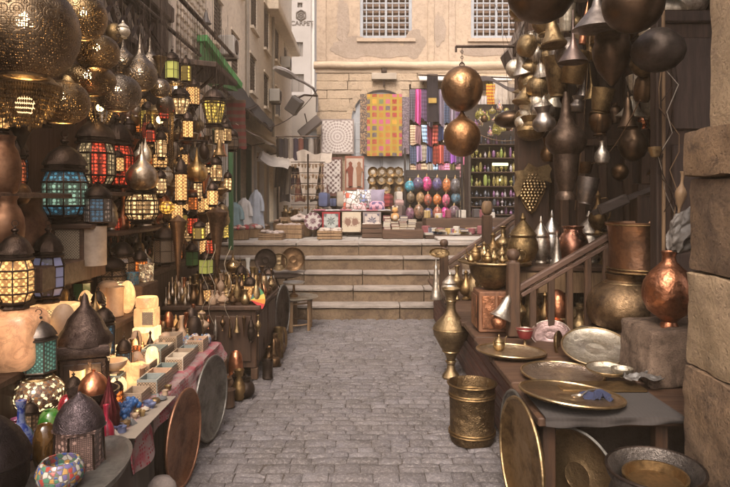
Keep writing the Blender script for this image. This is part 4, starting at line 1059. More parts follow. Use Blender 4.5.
hg('hanging_jar', 'dark round jar with a wide neck hanging beside the tangled pole', 633, 123, 162, 29, 4.4, [(0,0),(.3,.02),(.75,.15),(1,.36),(.95,.56),(.66,.72),(.52,.80),(.60,.98),(.5,1),(0,1)], DKM)
hg('brass_dish', 'little golden dish hanging from the tangled pole', 655, 147, 158, 13, 3.8, [(0,0),(.6,.1),(1,.7),(1,1),(.9,1),(0,.8)], BRASS, cat='dish')
hg('hanging_lantern', 'dim bronze lantern frame hanging behind the bronze urn', 600, 96, 136, 22, 4.9, 'lidpot', BRONZE)
hg('hanging_funnel', 'pale tin bucket hanging behind the wires', 650, 88, 120, 20, 4.9, 'cup', metal((.3,.26,.2),(.14,.11,.08),.5), cat='bucket')
hg('hanging_funnel', 'thin dark cone hanging from a long chain beside the round jar', 628, 92, 128, 20, 4.2, 'bell', DKM, cat='cone')
# pale brass cluster at the corner (top y, bottom y)
cl = [('pale dented ball at the outer edge of the brass cluster',516,59,78,19,5.5,'ball',PALEB),
 ('upper narrow shell of the fanned pale brass vessels',544,28,62,14,5.3,'onion',PALEB),
 ('second slim shell of the fanned pale brass vessels',536,34,62,12,5.35,'ball',PALEB),
 ('third slim shell of the fanned pale brass vessels',529,38,62,11,5.4,'ball',SILVERE),
 ('smallest slim shell of the fanned pale brass vessels',522,44,63,10,5.45,'ball',PALEB),
 ('broad bell with a folded skirt in the middle of the brass cluster',536,56,86,30,5.3,'bell',PALEB),
 ('round shiny ball tucked under the tall oval vessel',552,58,86,20,5.2,'ball',metal((.66,.54,.34),(.3,.22,.12),.22)),
 ('tall tilted oval vessel with a bright rim in the brass cluster',562,37,77,22,5.1,'egg',SILVER),
 ('dished pale brass lid facing the alley low in the cluster',526,88,110,22,5.35,'ball',SILVERE),
 ('flat wide gourd at the bottom of the brass cluster',548,86,103,28,5.25,'ball',PALEB),
 ('small white metal ball hanging below the flat gourd',547,116,128,12,5.2,'ball',SILVER),
 ('small yellowish ball hanging lowest under the dished lid',534,123,136,13,5.3,'ball',PALEB),
 ('angular pale horn hanging beside the bronze urn neck',578,70,88,18,5.0,'cone',metal((.36,.30,.22),(.15,.12,.08),.4)),
 ('jagged grey cup hanging under the pale horn',577,96,112,16,5.0,'jug',GREYM),
 ('tiny golden ball hanging by the bronze urn',582,142,148,6,5.0,'ball',BRASS),
 ('dull pointed cover beside the carved bracket',547,14,32,16,5.4,'bell',OLDBRASS),
 ('dark oval pot hanging under the small white ball',512,110,128,34,5.6,'ball',DKM)]
for lab, px, a, b_, w, Y, pf, m_ in cl:
    turned('brass_vessel', lab, 'vessel', px, b_, w, b_-a, Y, pf, m_, hang=ZB, group='vessels hanging at the shop corner', rot=(random.uniform(-.12, .12), random.uniform(-.12, .12), 0), squash=.9)
fill = [(590,52,'long handled dipper'),(596,110,'small dark flask'),(585,168,'ring handled scoop'),(615,112,'narrow oil can'),(620,172,'round dark flask'),(644,118,'slim copper cup'),(571,160,'bronze goblet'),(606,20,'little brass pan'),(556,8,'brass saucepan'),(668,12,'pale tin basin'),(690,4,'bright rounded basin'),(520,8,'golden openwork lamp'),(575,20,'golden openwork bracket'),(548,150,'old copper pitcher')]
for k, (px, py, nm) in enumerate(fill):
    pf = ['jug','bottle','cup','kettle','ball','ewer','bowl','bowl','kettle','ball','ball','lidpot','onion','jug'][k]
    m_ = [OLDBRASS, DKM, BRONZE, DKM, BRONZE, COPPER, BRONZE, BRASS, BRASS, PALEB, SILVER, BRASS, BRASS, BRONZE][k]
    w = [14,14,16,14,17,12,14,20,22,34,34,22,20,16][k]; h = [18,24,12,24,18,22,20,14,18,26,26,24,26,24][k]
    turned('hanging_vessel', f'{nm} hanging in the shade of the shop front', 'vessel', px, py+h/2, w, h, 4.95 if k not in (9, 10) else 4.3, pf, m_, hang=ZB)
# cords sagging across the front
for k, (a, c, lab) in enumerate([(P(640, 100, 3.9), P(588, 165, 5.0), 'thin cord looping down past the round jar'), (P(592, 10, 4.3), P(575, 210, 5.0), 'thin cord dangling beside the bronze urn'), (P(470, 130, 6.5), P(540, 132, 5.8), 'fine bead string stretched from the shop corner to the market')]):
    pts = [a.lerp(c, t/12)-Vector((0, 0, math.sin(math.pi*t/12)*.10)) for t in range(13)]
    tag(B().tube(pts, .004, 5).build('cord', LTWOOD), lab, 'cord')

# ================================================================= LEFT: lantern stall
root = thing('lantern_shop', 'timber fronted lantern shop with a dark beam and lattice trim', 'shop', (-2.5, 4, 0))
b = B(); b.box((-2.75, .5, 0), (-2.45, 7.34, 4.6)); b.box((-5, 7.1, 0), (-2.76, 7.34, 4.6)); ploc(b.build('shop_wall', BRWOOD, root, 0), root)
b = B(); b.bbox((-2.45, 6.9, 0), (-2.28, 7.2, 4.4), .015); b.bbox((-2.45, 5.0, 2.5), (-2.32, 5.2, 4.4), .015); b.bbox((-2.448, .6, 3.62), (-2.24, 7.3, 3.80), .015)
ploc(b.build('timber_post', DKWOOD, root, 0), root)
b = B()
for i in range(5):
    y = 5.25+i*.33
    b.tube([(-2.36, y, 3.18), (-2.36, y+.33, 3.5)], .025, 4); b.tube([(-2.36, y+.33, 3.18), (-2.36, y, 3.5)], .025, 4)
b.bbox((-2.40, 5.2, 3.10), (-2.31, 6.9, 3.17), .01); b.bbox((-2.40, 5.2, 3.52), (-2.31, 6.9, 3.60), .01); ploc(b.build('lattice_trim', DKWOOD, root, 0), root)
b = B(); b.box((-2.44, 5.21, 3.175), (-2.42, 6.88, 3.515)); ploc(b.build('trim_panel', CRM, root, 0), root)
for k, (x, lab) in enumerate([(-1.62, 'dark pole over the outer row of pierced lamps'), (-2.02, 'dark pole over the inner row of pierced lamps')]):
    tag(B().tube([(x, .8, ZB), (x, 7.6, ZB+.01)], .022, 8).build('hanging_pole', IRON), lab, 'pole')
# stepped display
def stand(label, lo, hi, mt, front=None):
    r = thing('display_stand', label, 'display stand', ((lo[0]+hi[0])/2, (lo[1]+hi[1])/2, lo[2])); o = r.location
    b = B(); b.bbox((lo[0]-o[0]+.02, lo[1]-o[1]+.02, 0), (hi[0]-o[0]-.02, hi[1]-o[1]-.02, hi[2]-lo[2]-.036), .006); b.build('body', mt, r, 0)
    B().bbox((lo[0]-o[0], lo[1]-o[1], hi[2]-lo[2]-.035), (hi[0]-o[0], hi[1]-o[1], hi[2]-lo[2]), .005).build('top_board', BRWOODX, r, 0)
    return r
T1 = .50
stand('low front table of the lantern stall covered in small wares', (-2.40, 1.6, 0), (-1.09, 4.52, T1), DKWOOD)
stand('low dark crate stand between the front table and the desk', (-2.40, 4.53, 0), (-1.22, 5.06, .44), DKWOOD)
stand('second step of the lantern stall holding alabaster lamps', (-2.42, 1.6, T1+.001), (-1.64, 4.51, .72), DKWOOD)
stand('far end of the second step beside the counter', (-2.42, 4.53, .441), (-1.64, 5.0, .72), DKWOOD)
stand('third step of the lantern stall against the shop wall', (-2.43, 3.0, .721), (-2.02, 5.0, 1.02), DKWOOD)
for (ya, yb, z, lab) in [(4.42, 5.3, 1.60, 'upper wooden shelf under the red lanterns'), (4.6, 6.8, 1.30, 'middle wooden shelf in the far half of the lantern shop'), (2.6, 3.9, 1.58, 'upper wooden shelf at the near end with copper jars')]:
    r = thing('wall_shelf', lab, 'shelf', (-2.2, (ya+yb)/2, z))
    B().bbox((-.24, -(yb-ya)/2, -.03), (.36, (yb-ya)/2, 0), .006).build('board', BRWOODX, r, 0)
    for s in (-1, 1): b = B(); b.tube([(-.22, s*(yb-ya)*.35, -.25), (.2, s*(yb-ya)*.35, -.035)], .014, 6); b.build('bracket', IRON, r)
# cabinet under the teal lantern
r = thing('fretwork_cabinet', 'brown wooden cabinet with pierced fretwork panels under the teal lantern', 'cabinet', (-2.02, 4.15, 1.021))
B().box((-.20, -.13, 0), (.20, .2, .33)).build('body', BRWOOD, r, 0)
b = B()
for x in (-.20, -.012, .176): b.bbox((x, -.15, 0), (x+.024, -.131, .33), .003)
b.bbox((-.2, -.149, .0), (.2, -.1315, .02), .003); b.bbox((-.24, -.18, .331), (.27, .22, .365), .008); b.build('frame', BRWOODX, r, 0)
b = B(); b.box((-.175, -.137, .022), (-.014, -.1305, .325)); b.box((.014, -.137, .022), (.175, -.1305, .325)); b.build('fretwork_panel', glow((.42, .34, .24), 0.02, 'lattice', 1.3, (.05, .03, .02)), r, 0)
# ---- lamp glass
TEAL = glow((.42, .68, .50), .34, 'star', 1.0); TEALB = glow((.10, .34, .48), .22, 'star', 1.2)
RED = glow((.85, .085, .035), .6, 'star', 1.1, (.08, .008, .005)); CREAM = glow((.85, .62, .32), .35, 'star', 1.0)
AMB = glow((1.0, .50, .17), .85, 'lattice', .8, (.25, .10, .03)); WARM = glow((1.0, .60, .26), .95, 'star', .9, (.25, .12, .04)); YEL = glow((1.0, .66, .12), .65, 'star', 1.0); LIME = glow((.42, .42, .10), .3, 'plain')
PURP = glow((.10, .10, .22), .06, 'star', 1.0); GRNG = glow((.05, .12, .04), .04, 'plain'); BLUEG = glow((.06, .16, .26), .08, 'star', 1.2); MILK = glow((.50, .46, .40), .15, 'plain'); ORNG = glow((1.0, .24, .04), .6, 'star', 1.2); AQUA = glow((.14, .36, .29), .14, 'lattice', 1.1)
DIM = glow((.22, .14, .08), .05, 'lattice', 1.2)
lantern('large octagonal lantern with pale teal star panes on the brown cabinet', 62, 219, 46, 88, 4.02, TEAL, 8, rot=.39, top=TEALB, grid=(0, 2), loc=Vector((-1.965, 4.06, 1.388)))
lantern('red paned lantern with one cream side beside the teal one', 91, 193, 42, 82, 4.62, RED, 8, rot=.2, alt=CREAM, grid=(1, 1), power=.6, loc=Vector((-2.035, 4.68, 1.602)))
lantern('second red paned lantern with a dark ribbed crown farther along the shelf', 119, 190, 34, 78, 5.15, RED, 8, rot=.5, power=.5, loc=Vector((-2.05, 5.14, 1.602)))
lantern('dark unlit lantern wedged between the two red ones', 105, 190, 28, 76, 5.0, DIM, 6, loc=Vector((-2.13, 4.94, 1.602)))
lantern('slim red and gold lantern standing on the brown pedestal at the edge of the picture', 17, 184, 22, 56, 3.7, glow((.7,.16,.06), .35, 'star', 1.2, (.06,.01,.01)), 6, loc=Vector((-2.07, 3.68, 1.582)))
lantern('dim blue domed lantern in the shadow behind the teal one', 41, 180, 26, 62, 3.9, BLUEG, 6, loc=Vector((-2.15, 3.82, 1.582)))
r = thing('alabaster_lamp', 'pale veined alabaster cylinder under the blue grey lantern', 'lamp', P(93, 265, 4.1))
B().lathe([(0,0),(1,0),(1,1),(0,1)], 24, (S(13, 4.1), S(39, 4.1))).build('body', paint((.50, .40, .31), .35, .45, 9), r); tag(r, None)
lantern('small lantern with blue and grey sides on the tall alabaster cylinder', 98, 226, 30, 46, 4.1, BLUEG, 6, alt=glow((.40,.34,.30), .05, 'star'), rot=.3, shape='box', grid=(0, 1))
W_ = P(15, 372, 3.0)
r = thing('alabaster_block', 'large rounded orange alabaster block under the glowing amber lantern', 'lamp base', Vector((-1.70, 3.02, .721)))
B().rough((-.15, -.13, 0), (.13, .13, .285), .012, .02, 5, rnd=.065).build('body', glow((.70, .36, .18), .26, 'vein', 1.6, (.26, .10, .045)), r)  # emission put into the block so it looks lit; no bulb inside
lantern('glowing amber lantern on the rounded alabaster block', 15, 308, 38, 84, 3.02, AMB, 8, rot=.39, power=1.5, grid=(0, 2), loc=Vector((-1.705, 3.02, 1.008)))
r = thing('lit_box', 'glowing alabaster box with a fretwork window under the purple lantern', 'lamp', Vector((-1.83, 3.66, .721)))
B().rough((-.11, -.11, 0), (.11, .11, .21), .003, .03, 6, rnd=.02).build('body', ALABLIT, r)
b = B(); b.box((.01, -.122, .04), (.12, -.112, .19)); b.build('fretwork_window', glow((1, .66, .30), .5, 'lattice', 1.2, (.05,.02,.01)), r, 0)
lantern('dark purple glazed lantern on the glowing alabaster box', 47, 305, 34, 78, 3.66, PURP, 8, loc=Vector((-1.87, 3.66, .934)), grid=(0, 1), alt=glow((.2,.2,.3), .2, 'plain'))
lantern('slim yellow lit lantern next to the alabaster box', 69, 322, 18, 38, 3.8, YEL, 6, power=.6, shape='box', loc=Vector((-1.80, 3.84, .721)))
lantern('tall narrow dark green lantern behind the slim yellow one', 77, 300, 22, 66, 4.15, GRNG, 6, shape='box', loc=Vector((-1.92, 4.2, .721)), grid=(0, 0))
eggs = [(92,320,27,24,4.3,ALABLIT,'peach alabaster egg lamp at the front of the cluster'),(110,320,24,24,4.45,ALABHOT,'brightly glowing alabaster egg lamp'),(108,298,22,17,4.5,ALAB,'unlit cream alabaster ball on top of the glowing one'),(124,300,17,18,4.6,ALAB,'unlit cream alabaster ball stacked at the outer side'),(124,319,18,18,4.55,ALAB,'unlit whitish alabaster ball below its twin'),(102,330,16,14,4.0,glow((1,.45,.15),.8,'vein'),'small deep orange alabaster egg lamp')]
for px, py, w, h, Y, m_, lab in eggs:
    turned('alabaster_lamp', lab, 'lamp', px, py, w, h, Y, 'egg', m_)
lamp_light(bpy.data.objects.new('e', None), 0, 0) if False else None
r = thing('alabaster_tower', 'glowing square alabaster lamp with a dark fretwork plate and a round cap', 'lamp', P(147, 352, 4.25))
H1 = S(52, 4.25); w1 = S(10.5, 4.25)
B().rough((-w1*1.1, -w1, 0), (w1*1.1, w1, H1*.5), .002, .03, 2, rnd=.012).build('base_block', ALABHOT, r)
B().rough((-w1, -w1*.9, H1*.5+.001), (w1, w1*.9, H1*.86), .002, .03, 3, rnd=.012).build('upper_block', ALABLIT, r)
B().box((-w1*.1, -w1*.9-.010, H1*.56), (w1*.9, -w1*.9-.003, H1*.80)).build('fretwork_plate', glow((.8,.6,.4), .2, 'lattice', 1.6, (.03,.02,.015)), r, 0)
B().lathe([(0,0),(.9,0),(1,.1),(1,.8),(.9,1),(.4,1),(0,.95)], 26, (w1*1.05, H1*.2), Matrix.Translation((0, 0, H1*.862))).build('round_cap', ALABLIT, r)
lamp_light(r, H1*1.3, 1.6)
# amber candle glow pieces along the shelves
mid = [(142,224,34,50,5.0,WARM,8,'oct','wide cream lit lantern with a dark grid in the middle of the wall',1.5),
 (165,266,24,44,5.2,DIM,6,'box','dark lantern with round panes beside the orange one',0),
 (176,262,14,36,5.6,ORNG,4,'box','orange and green lit lantern on the middle shelf',.5),
 (140,282,16,36,4.9,ORNG,4,'box','reddish orange lit lantern above the beaded cups',.5),
 (122,286,26,50,4.8,DIM,6,'oct','dark bronze lantern with a grey pane beside the reddish one',0),
 (112,296,30,44,4.7,DIM,8,'oct','black domed lantern above the alabaster balls',0),
 (205,240,14,30,6.2,WARM,4,'box','small warm lit lantern beyond the hanging cone',.4),
 (193,236,12,30,6.0,RED,4,'box','small red lit lantern beyond the hanging cone',0),
 (222,242,16,44,6.9,YEL,4,'box','tall yellow lit lantern by the green post',.6),
 (206,276,16,28,5.9,LIME,4,'box','square lime lit lantern at desk height',.4),
 (192,268,14,28,5.9,GRNG,4,'box','square dark green lantern beside the lime one',0)]
for px, py, w, h, Y, gl, n, sh, lab, pw in mid:
    lantern(lab, px, py, w, h, Y, gl, n, shape=sh, power=pw, rot=.4, grid=(1, 2) if w > 30 else (0, 1))
hl = [(214,128,26,44,5.9,YEL,8,'taper','yellow glazed lantern with a tiered conical roof hanging at the outer corner',1.0),
 (172,82,16,34,5.6,LIME,6,'box','lime green lantern hanging under the dark eave',.6),
 (186,84,12,30,5.9,YEL,6,'box','narrow yellow lantern hanging beside the lime one',.5),
 (181,205,14,52,5.2,AMB,6,'box','slender bronze lantern with an amber flame hanging over the shelf',.5),
 (160,170,17,26,5.3,AMB,8,'oct','small glowing amber basket lantern',.5),
 (181,118,20,34,5.5,WARM,8,'taper','round bowl shaped warm lantern under the iron ring',.8),
 (193,108,16,34,6.0,AMB,6,'box','tall amber lantern hanging behind the iron ring',.5),
 (232,152,14,26,7.6,DIM,6,'oct','dull lantern hanging in front of the dark awning',0)]
for px, py, w, h, Y, gl, n, sh, lab, pw in hl:
    lantern(lab, px, py, w, h, Y, gl, n, shape=sh, hang=max(ZB, P(px, py-h-4, Y).z+.05), power=pw, grid=(0, 1) if w < 25 else (1, 0))
turned('amber_ball', 'glowing orange glass ball beneath the amber basket lantern', 'lamp', 167, 214, 15, 13, 5.2, 'ball', glow((1, .45, .07), .8, 'star'), hang=ZB)
# pierced globes
PB1 = pierced((.20, .145, .09), (.075, .05, .03), 95, .27, .42); PB2 = pierced((.26, .18, .095), (.10, .065, .03), 105, .29); PB3 = pierced((.27, .22, .17), (.10, .08, .06), 95, .31)
globe('biggest pierced globe lamp hanging in the upper corner', 25, 31, 104, 92, 3.05, ZB, PB1, 5, rim=True)
globe('pierced globe lamp with a bright bulb at the very top', 83, 17, 47, 44, 3.6, ZB, PB2, 3)
globe('oval pierced lamp below the topmost globe', 97, 52, 44, 34, 3.9, ZB, PB2, 2.5)
globe('flattened pierced lamp between two glowing ovals', 88, 80, 54, 30, 4.0, ZB, PB2, 1.5)
globe('round pierced lamp above the red lantern', 62, 102, 54, 42, 3.5, ZB, PB2, 3)
globe('finely dotted oval lamp beside the round pierced one', 118, 93, 46, 36, 4.3, ZB, PB3, 1)
globe('onion shaped pierced lamp with a long neck near the timber trim', 140, 62, 34, 56, 4.8, ZB, PB3, 1.5, neck=True)
globe('small onion lamp with a curling neck beside the topmost globe', 123, 54, 26, 36, 4.9, ZB, PB3, .6, neck=True)
globe('slim onion lamp behind the long necked one', 150, 56, 20, 38, 5.5, ZB, PB3, 0, neck=True, bulb=0)
globe('small dotted ball lamp under the lime lantern', 160, 88, 20, 18, 5.0, ZB, PB3, .5)
globe('lowest small dotted ball lamp of the row', 165, 105, 18, 18, 5.2, ZB, PB3, 0, bulb=0)
globe('shadowed oval lamp behind the dotted one', 104, 122, 32, 26, 5.2, ZB, PB3, 0, bulb=0)
globe('half hidden ball lamp at the edge of the picture under the biggest globe', -4, 150, 30, 34, 3.4, ZB, PB1, 0, bulb=0)
globe('silver onion lamp with a bright shoulder over the cream lit lantern', 142, 166, 32, 48, 4.9, ZB, metal((.55,.45,.33),(.2,.14,.09),.25), 0, neck=True, bulb=0, rim=False)
globe('second silver onion lamp turned to the wall behind its twin', 131, 172, 24, 40, 5.3, ZB, metal((.45,.36,.26),(.18,.13,.09),.3), 0, neck=True, bulb=0, rim=False)
globe('golden onion lamp hanging by the white cloth', 197, 165, 22, 34, 5.9, ZB, metal((.62,.42,.18),(.3,.17,.06),.25), 0, neck=True, bulb=0, rim=False)
# beaded chandeliers
def beads(label, px, pyt, pyb, w, Y, n, mt, taper=.15, power=0, gl=None):
    top = P(px, pyt, Y); L = S(pyb-pyt, Y); W = S(w, Y)/2
    r = thing('beaded_chandelier', label, 'chandelier', top)
    rs = random.Random(int(px))
    for i in range(n):
        b = B()
        a = 2*math.pi*i/n; l = L*(.75+.25*rs.random())
        for q in range(int(l/.022)):
            t = q*.022/l; rr = W*(1-(1-taper)*t*t); ball_at(b, (rr*math.cos(a), rr*math.sin(a), -q*.022-.012), .0055, (1, 1, 1.9), 5)
        b.build('bead_strand', mt, r)
    b = B(); b.torus(W, .008, None, 28, 6); b.lathe([(.98,0),(.7,.35),(.3,.6),(.05,.7)], 20, (W, W)); b.build('hoop', BRASS, r)
    if gl: B().lathe(PR['ball'], 16, (W*.28, W*.6), Matrix.Translation((0, 0, -W*.9))).build('bulb', gl, r)
    chain_part(r, W*.7, ZB-top.z)
    if power: lamp_light(r, -W*.8, power)
beads('fringed chandelier of brown glass rods under the biggest globe', 25, 86, 132, 66, 3.3, 90, BRASS, .15, 1.2, emit((1, .60, .26), 1.2))
beads('long golden bead curtain lamp beside the timber post', 160, 112, 200, 26, 5.6, 16, BRASS, .9, 1.0, emit((1, .7, .3), 4))
beads('short gold bead tassel lamp near the oval lamps', 100, 100, 128, 26, 4.6, 16, BRASS, .4, .6, emit((1, .7, .3), 3))
beads('narrow bead tassel lamp with a bright core', 176, 84, 124, 13, 5.9, 9, BRASS, .9, .8, emit((1, .78, .45), 9))
beads('small bead tassel lamp hanging under the golden onion', 178, 222, 252, 18, 5.6, 12, BRASS, .1, .6, emit((1, .7, .3), 3))
# iron ring chandelier
r = thing('ring_chandelier', 'flat iron ring chandelier hanging in front of the carved house', 'chandelier', P(190, 142, 5.8))
B().torus(S(17, 5.8), .010, None, 32, 6).build('ring', IRON, r)
b = B()
for i in range(6): a = i*math.pi/3; B().lathe(PR['cup'], 10, (.03, .05), Matrix.Translation((S(17, 5.8)*math.cos(a), S(17, 5.8)*math.sin(a), .01))).build('candle_cup', BRONZE, r)
b = B()
for i in range(3): a = i*2.094; b.tube([(S(17, 5.8)*math.cos(a), S(17, 5.8)*math.sin(a), 0), (0, 0, .4)], .004, 5)
b.build('hanger', IRON, r); chain_part(r, .4, ZB-r.location.z)
# torch cones
for px, pt, pb, w, Y, lab in [(217, 205, 276, 22, 5.4, 'large dark bronze torch cone hanging point down before the desk'), (178, 214, 282, 18, 5.0, 'second bronze torch cone hanging nearer the lit shelf')]:
    turned('torch_cone', lab, 'lamp', px, pb, w, pb-pt, Y, 'cone', metal((.20,.12,.07),(.07,.04,.025),.4,.3,60), hang=ZB, flute=8, fd=.03)
tag(B().torus(.10, .02, Matrix.Rotation(R(90), 4, 'X'), 26, 8).lathe([(0,0),(.9,0),(.9,.02),(0,.02)], 26, (.10, 1), Matrix.Rotation(R(90), 4, 'X')).build('round_plate', TIN, None, 38, P(201, 153, 6.0)), 'round grey metal plate hung beside the white cloth', 'plate')
bpy.context.view_layer.update()
# copper jars in the dim corner
turned('copper_jar', 'large smooth brown jar in the shadow at the edge of the picture', 'jar', 3, 196, 34, 60, 3.25, 'pot', metal((.22,.12,.07),(.1,.05,.03),.4))
turned('copper_pedestal', 'broad brown pedestal jar beneath the slim red lantern', 'jar', 22, 262, 52, 66, 3.75, [(0,0),(.9,0),(1,.1),(1,.55),(.8,.75),(.72,.8),(.72,.97),(.8,1),(0,1)], metal((.20,.11,.065),(.09,.045,.03),.45))
tag(B().bbox((-2.44, 3.45, 1.021), (-1.80, 3.99, P(22, 262, 3.75).z-.002), .01).build('wooden_crate', BRWOODX, None, 0), 'brown wooden crate under the broad pedestal jar', 'crate')
turned('copper_jar', 'brown globe jar hanging back between the pedestal and the cabinet', 'jar', 4, 250, 38, 54, 3.2, 'pot', metal((.22,.12,.07),(.1,.05,.03),.4))
tag(B().bbox((-2.42, 2.7, .722), (-1.84, 3.40, P(4, 250, 3.2).z-.002), .01).build('wooden_crate', BRWOODX, None, 0), 'dark crate under the brown globe jar', 'crate')
# ---- low table wares
def t1(px, py): return onz(px, py, T1+.002)
L = lambda p, lab, w, h, gl, **k: lantern(lab, 0, 0, w, h, p.y, gl, loc=p, **k)
# bead lamp + green lantern
p = Vector((-1.59, 3.02, T1+.002)); rr = S(25, 3.02)
BEADL = mosaic(((.16,.07,.03),(.30,.15,.06),(.10,.05,.03),(.35,.22,.10),(.20,.10,.05)), .7, 70)
r = thing('mosaic_lamp', 'round mosaic lamp with sparkling amber beads under the aqua lantern', 'lamp', p)
B().lathe(PR['ball'], 40, (rr, rr*1.55), T=Matrix.Translation((0, 0, .0))).build('globe', BEADL, r)
B().torus(rr*.55, .008, Matrix.Translation((0, 0, rr*1.42)), 28, 6).build('collar', OLDBRASS, r)
lantern('aqua paned lantern with white edges standing on the mosaic lamp', 43, 0, 38, 62, 3.02, AQUA, 6, rot=.25, shape='box', loc=Vector((-1.59, 3.02, T1+rr*1.5)), alt=AQUA, grid=(0, 0), metal_=metal((.12,.10,.085),(.04,.03,.025),.35))
# big carved box lantern
p = Vector((-1.50, 3.32, T1+.002))
r = thing('carved_lantern', 'bulky dark carved wooden lantern with a ribbed roof behind the mosaic lamp', 'lantern', p, (0, 0, .35))
W = S(22, 3.3)
CARV = metal((.085,.06,.05),(.03,.02,.018),.4,.45,70)
B().bbox((-W, -W, 0), (W, W, .22), .01).build('body', CARV, r, 0)
b = B()
for s in (-1, 1):
    for k in range(3): b.bbox((-W*.8+k*W*.56, s*W-.006, .03), (-W*.8+k*W*.56+W*.45, s*W+.006, .19), .004); b.bbox((s*W-.006, -W*.8+k*W*.56, .03), (s*W+.006, -W*.8+k*W*.56+W*.45, .19), .004)
b.build('side_panel', DKWOOD, r, 0)
b = B(); b.lathe([(0,0),(1.55,0),(1.58,.02),(1.52,.05),(1.42,.06)], 4, (W, 1), Matrix.Translation((0, 0, .221)), rot=math.pi/4)
b.lathe([(1.2,0),(1.16,.03),(.95,.07),(.90,.075),(.70,.13),(.42,.17),(.2,.20),(.12,.25),(0,.27)], 24, (W, 1), Matrix.Translation((0, 0, .275)), flute=12, fd=.03); b.build('roof', CARV, r)
lantern('small pointed bronze lantern with blue corners beside the carved one', 91, 0, 26, 58, 3.6, BLUEG, 6, shape='box', loc=Vector((-1.55, 3.68, T1+.002+.1)), grid=(0, 1))
tag(B().bbox((-1.64, 3.58, T1+.001), (-1.46, 3.78, T1+.10), .006).build('small_box', BRWOODX, None, 0), 'small wooden box under the pointed bronze lantern', 'box')
# burner
p = t1(92, 432)
r = thing('incense_burner', 'copper domed incense burner on a wide dark bowl', 'incense burner', Vector((-1.26, 2.88, T1+.002)))
B().lathe([(0,0),(.55,0),(.6,.08),(.4,.2),(.35,.4),(.6,.62),(1,.86),(1.04,1),(.96,1),(.6,.8),(0,.75)], 32, (.11, .16)).build('bowl', CARV, r)
B().lathe([(0,0),(1,0),(1.02,.08),(.96,.3),(.80,.55),(.50,.75),(.2,.86),(.10,.9),(.16,.96),(0,1)], 28, (.068, .11), Matrix.Translation((0, 0, .145))).build('lid', COPPER, r)
turned('tassel_lamp', 'dark crimson pleated cone lamp beside the incense burner', 'lamp', 109, 438, 22, 62, 2.80, [(0,0),(.9,0),(.95,.04),(.85,.38),(.95,.45),(.6,.62),(.32,.78),(.14,.92),(.05,1),(0,1)], metal((.12,.025,.028),(.04,.010,.012),.45), flute=14, fd=.05)
# big dark dome close to the camera
r = thing('dark_lantern', 'huge dark domed lantern cut off by the corner of the picture', 'lantern', Vector((-1.36, 2.20, .40)))
B().lathe([(0,0),(.98,0),(1,.02),(1,.52),(1.06,.54),(1.04,.58),(.95,.66),(.78,.78),(.5,.88),(.25,.94),(.08,1),(0,1)], 30, (.15, .40), flute=10, fd=.02).build('body', metal((.045,.035,.035),(.015,.012,.012),.4,.35,80), r)
def art(label, p, r_, h, mt, prof='vase', name='glass_vase', cat='vase'):
    return tag(B().lathe(PR[prof], 32, (r_, h)).build(name, mt, None, 38, p), label, cat)
BG = glassy((.02, .04, .20), (.14, .17, .30), 22); GG = glassy((.04, .17, .02), (.12, .22, .06), 22)
art('cobalt blue swirled glass vase near the corner', Vector((-1.37, 2.47, T1+.002)), .052, .24, BG, 'bottle')
art('green speckled glass vase beside the blue one', Vector((-1.33, 2.62, T1+.002)), .05, .15, GG, 'egg')
art('translucent red brown glass ball behind the green vase', Vector((-1.29, 2.83, T1+.002)), .055, .14, glassy((.20,.05,.03),(.35,.14,.08)), 'ball', 'glass_ball', 'ball')
r = thing('pierced_lantern', 'hexagonal bronze lantern with a pierced dome and pinkish filigree sides', 'lantern', Vector((-1.115, 2.42, T1+.002)), (0, 0, .5))
B().lathe([(.95,0),(.95,.04),(.86,.05),(.86,.48),(1.0,.50),(1.02,.54)], 6, (.098, .29)).build('body', glow((.34,.22,.18), .04, 'star', 1.3, (.035,.02,.018)), r, 20)
B().lathe([(1.0,.54),(.98,.60),(.86,.72),(.62,.84),(.35,.92),(.12,.97),(.05,1),(0,1)], 30, (.095, .29)).build('dome', metal((.11,.085,.09),(.035,.028,.03),.35,.6,110), r)
b = B()
for i in range(6):
    a = i*math.pi/3; b.tube([(.093*math.cos(a), .093*math.sin(a), 0), (.086*math.cos(a), .086*math.sin(a), .145)], .004, 5)
b.build('corner_post', IRON, r)
art('mosaic glass bowl in red blue and white tiles', Vector((-1.10, 2.24, T1+.002)), .085, .10, mosaic(((.05,.09,.25),(.4,.38,.33),(.30,.05,.04),(.06,.16,.10),(.35,.20,.06),(.12,.10,.22)), 0, 55), 'openbowl', 'mosaic_bowl', 'bowl')
art('small crimson glass vase beyond the pierced dome', Vector((-1.11, 2.66, T1+.002)), .034, .16, glassy((.35,.02,.05)), 'bottle')
r = thing('zinc_tray', 'long grey zinc tray along the table edge beneath the bronze lantern', 'tray', (-1.06, 2.28, T1+.001), (0, R(-3), R(3)))
B().lathe([(0,0),(.86,0),(.93,.25),(1,1),(1,1.1),(.93,1.0),(.86,.4),(.8,.16),(0,.16)], 44, (.17, .035), squash=2.1).build('dish', TIN, r)
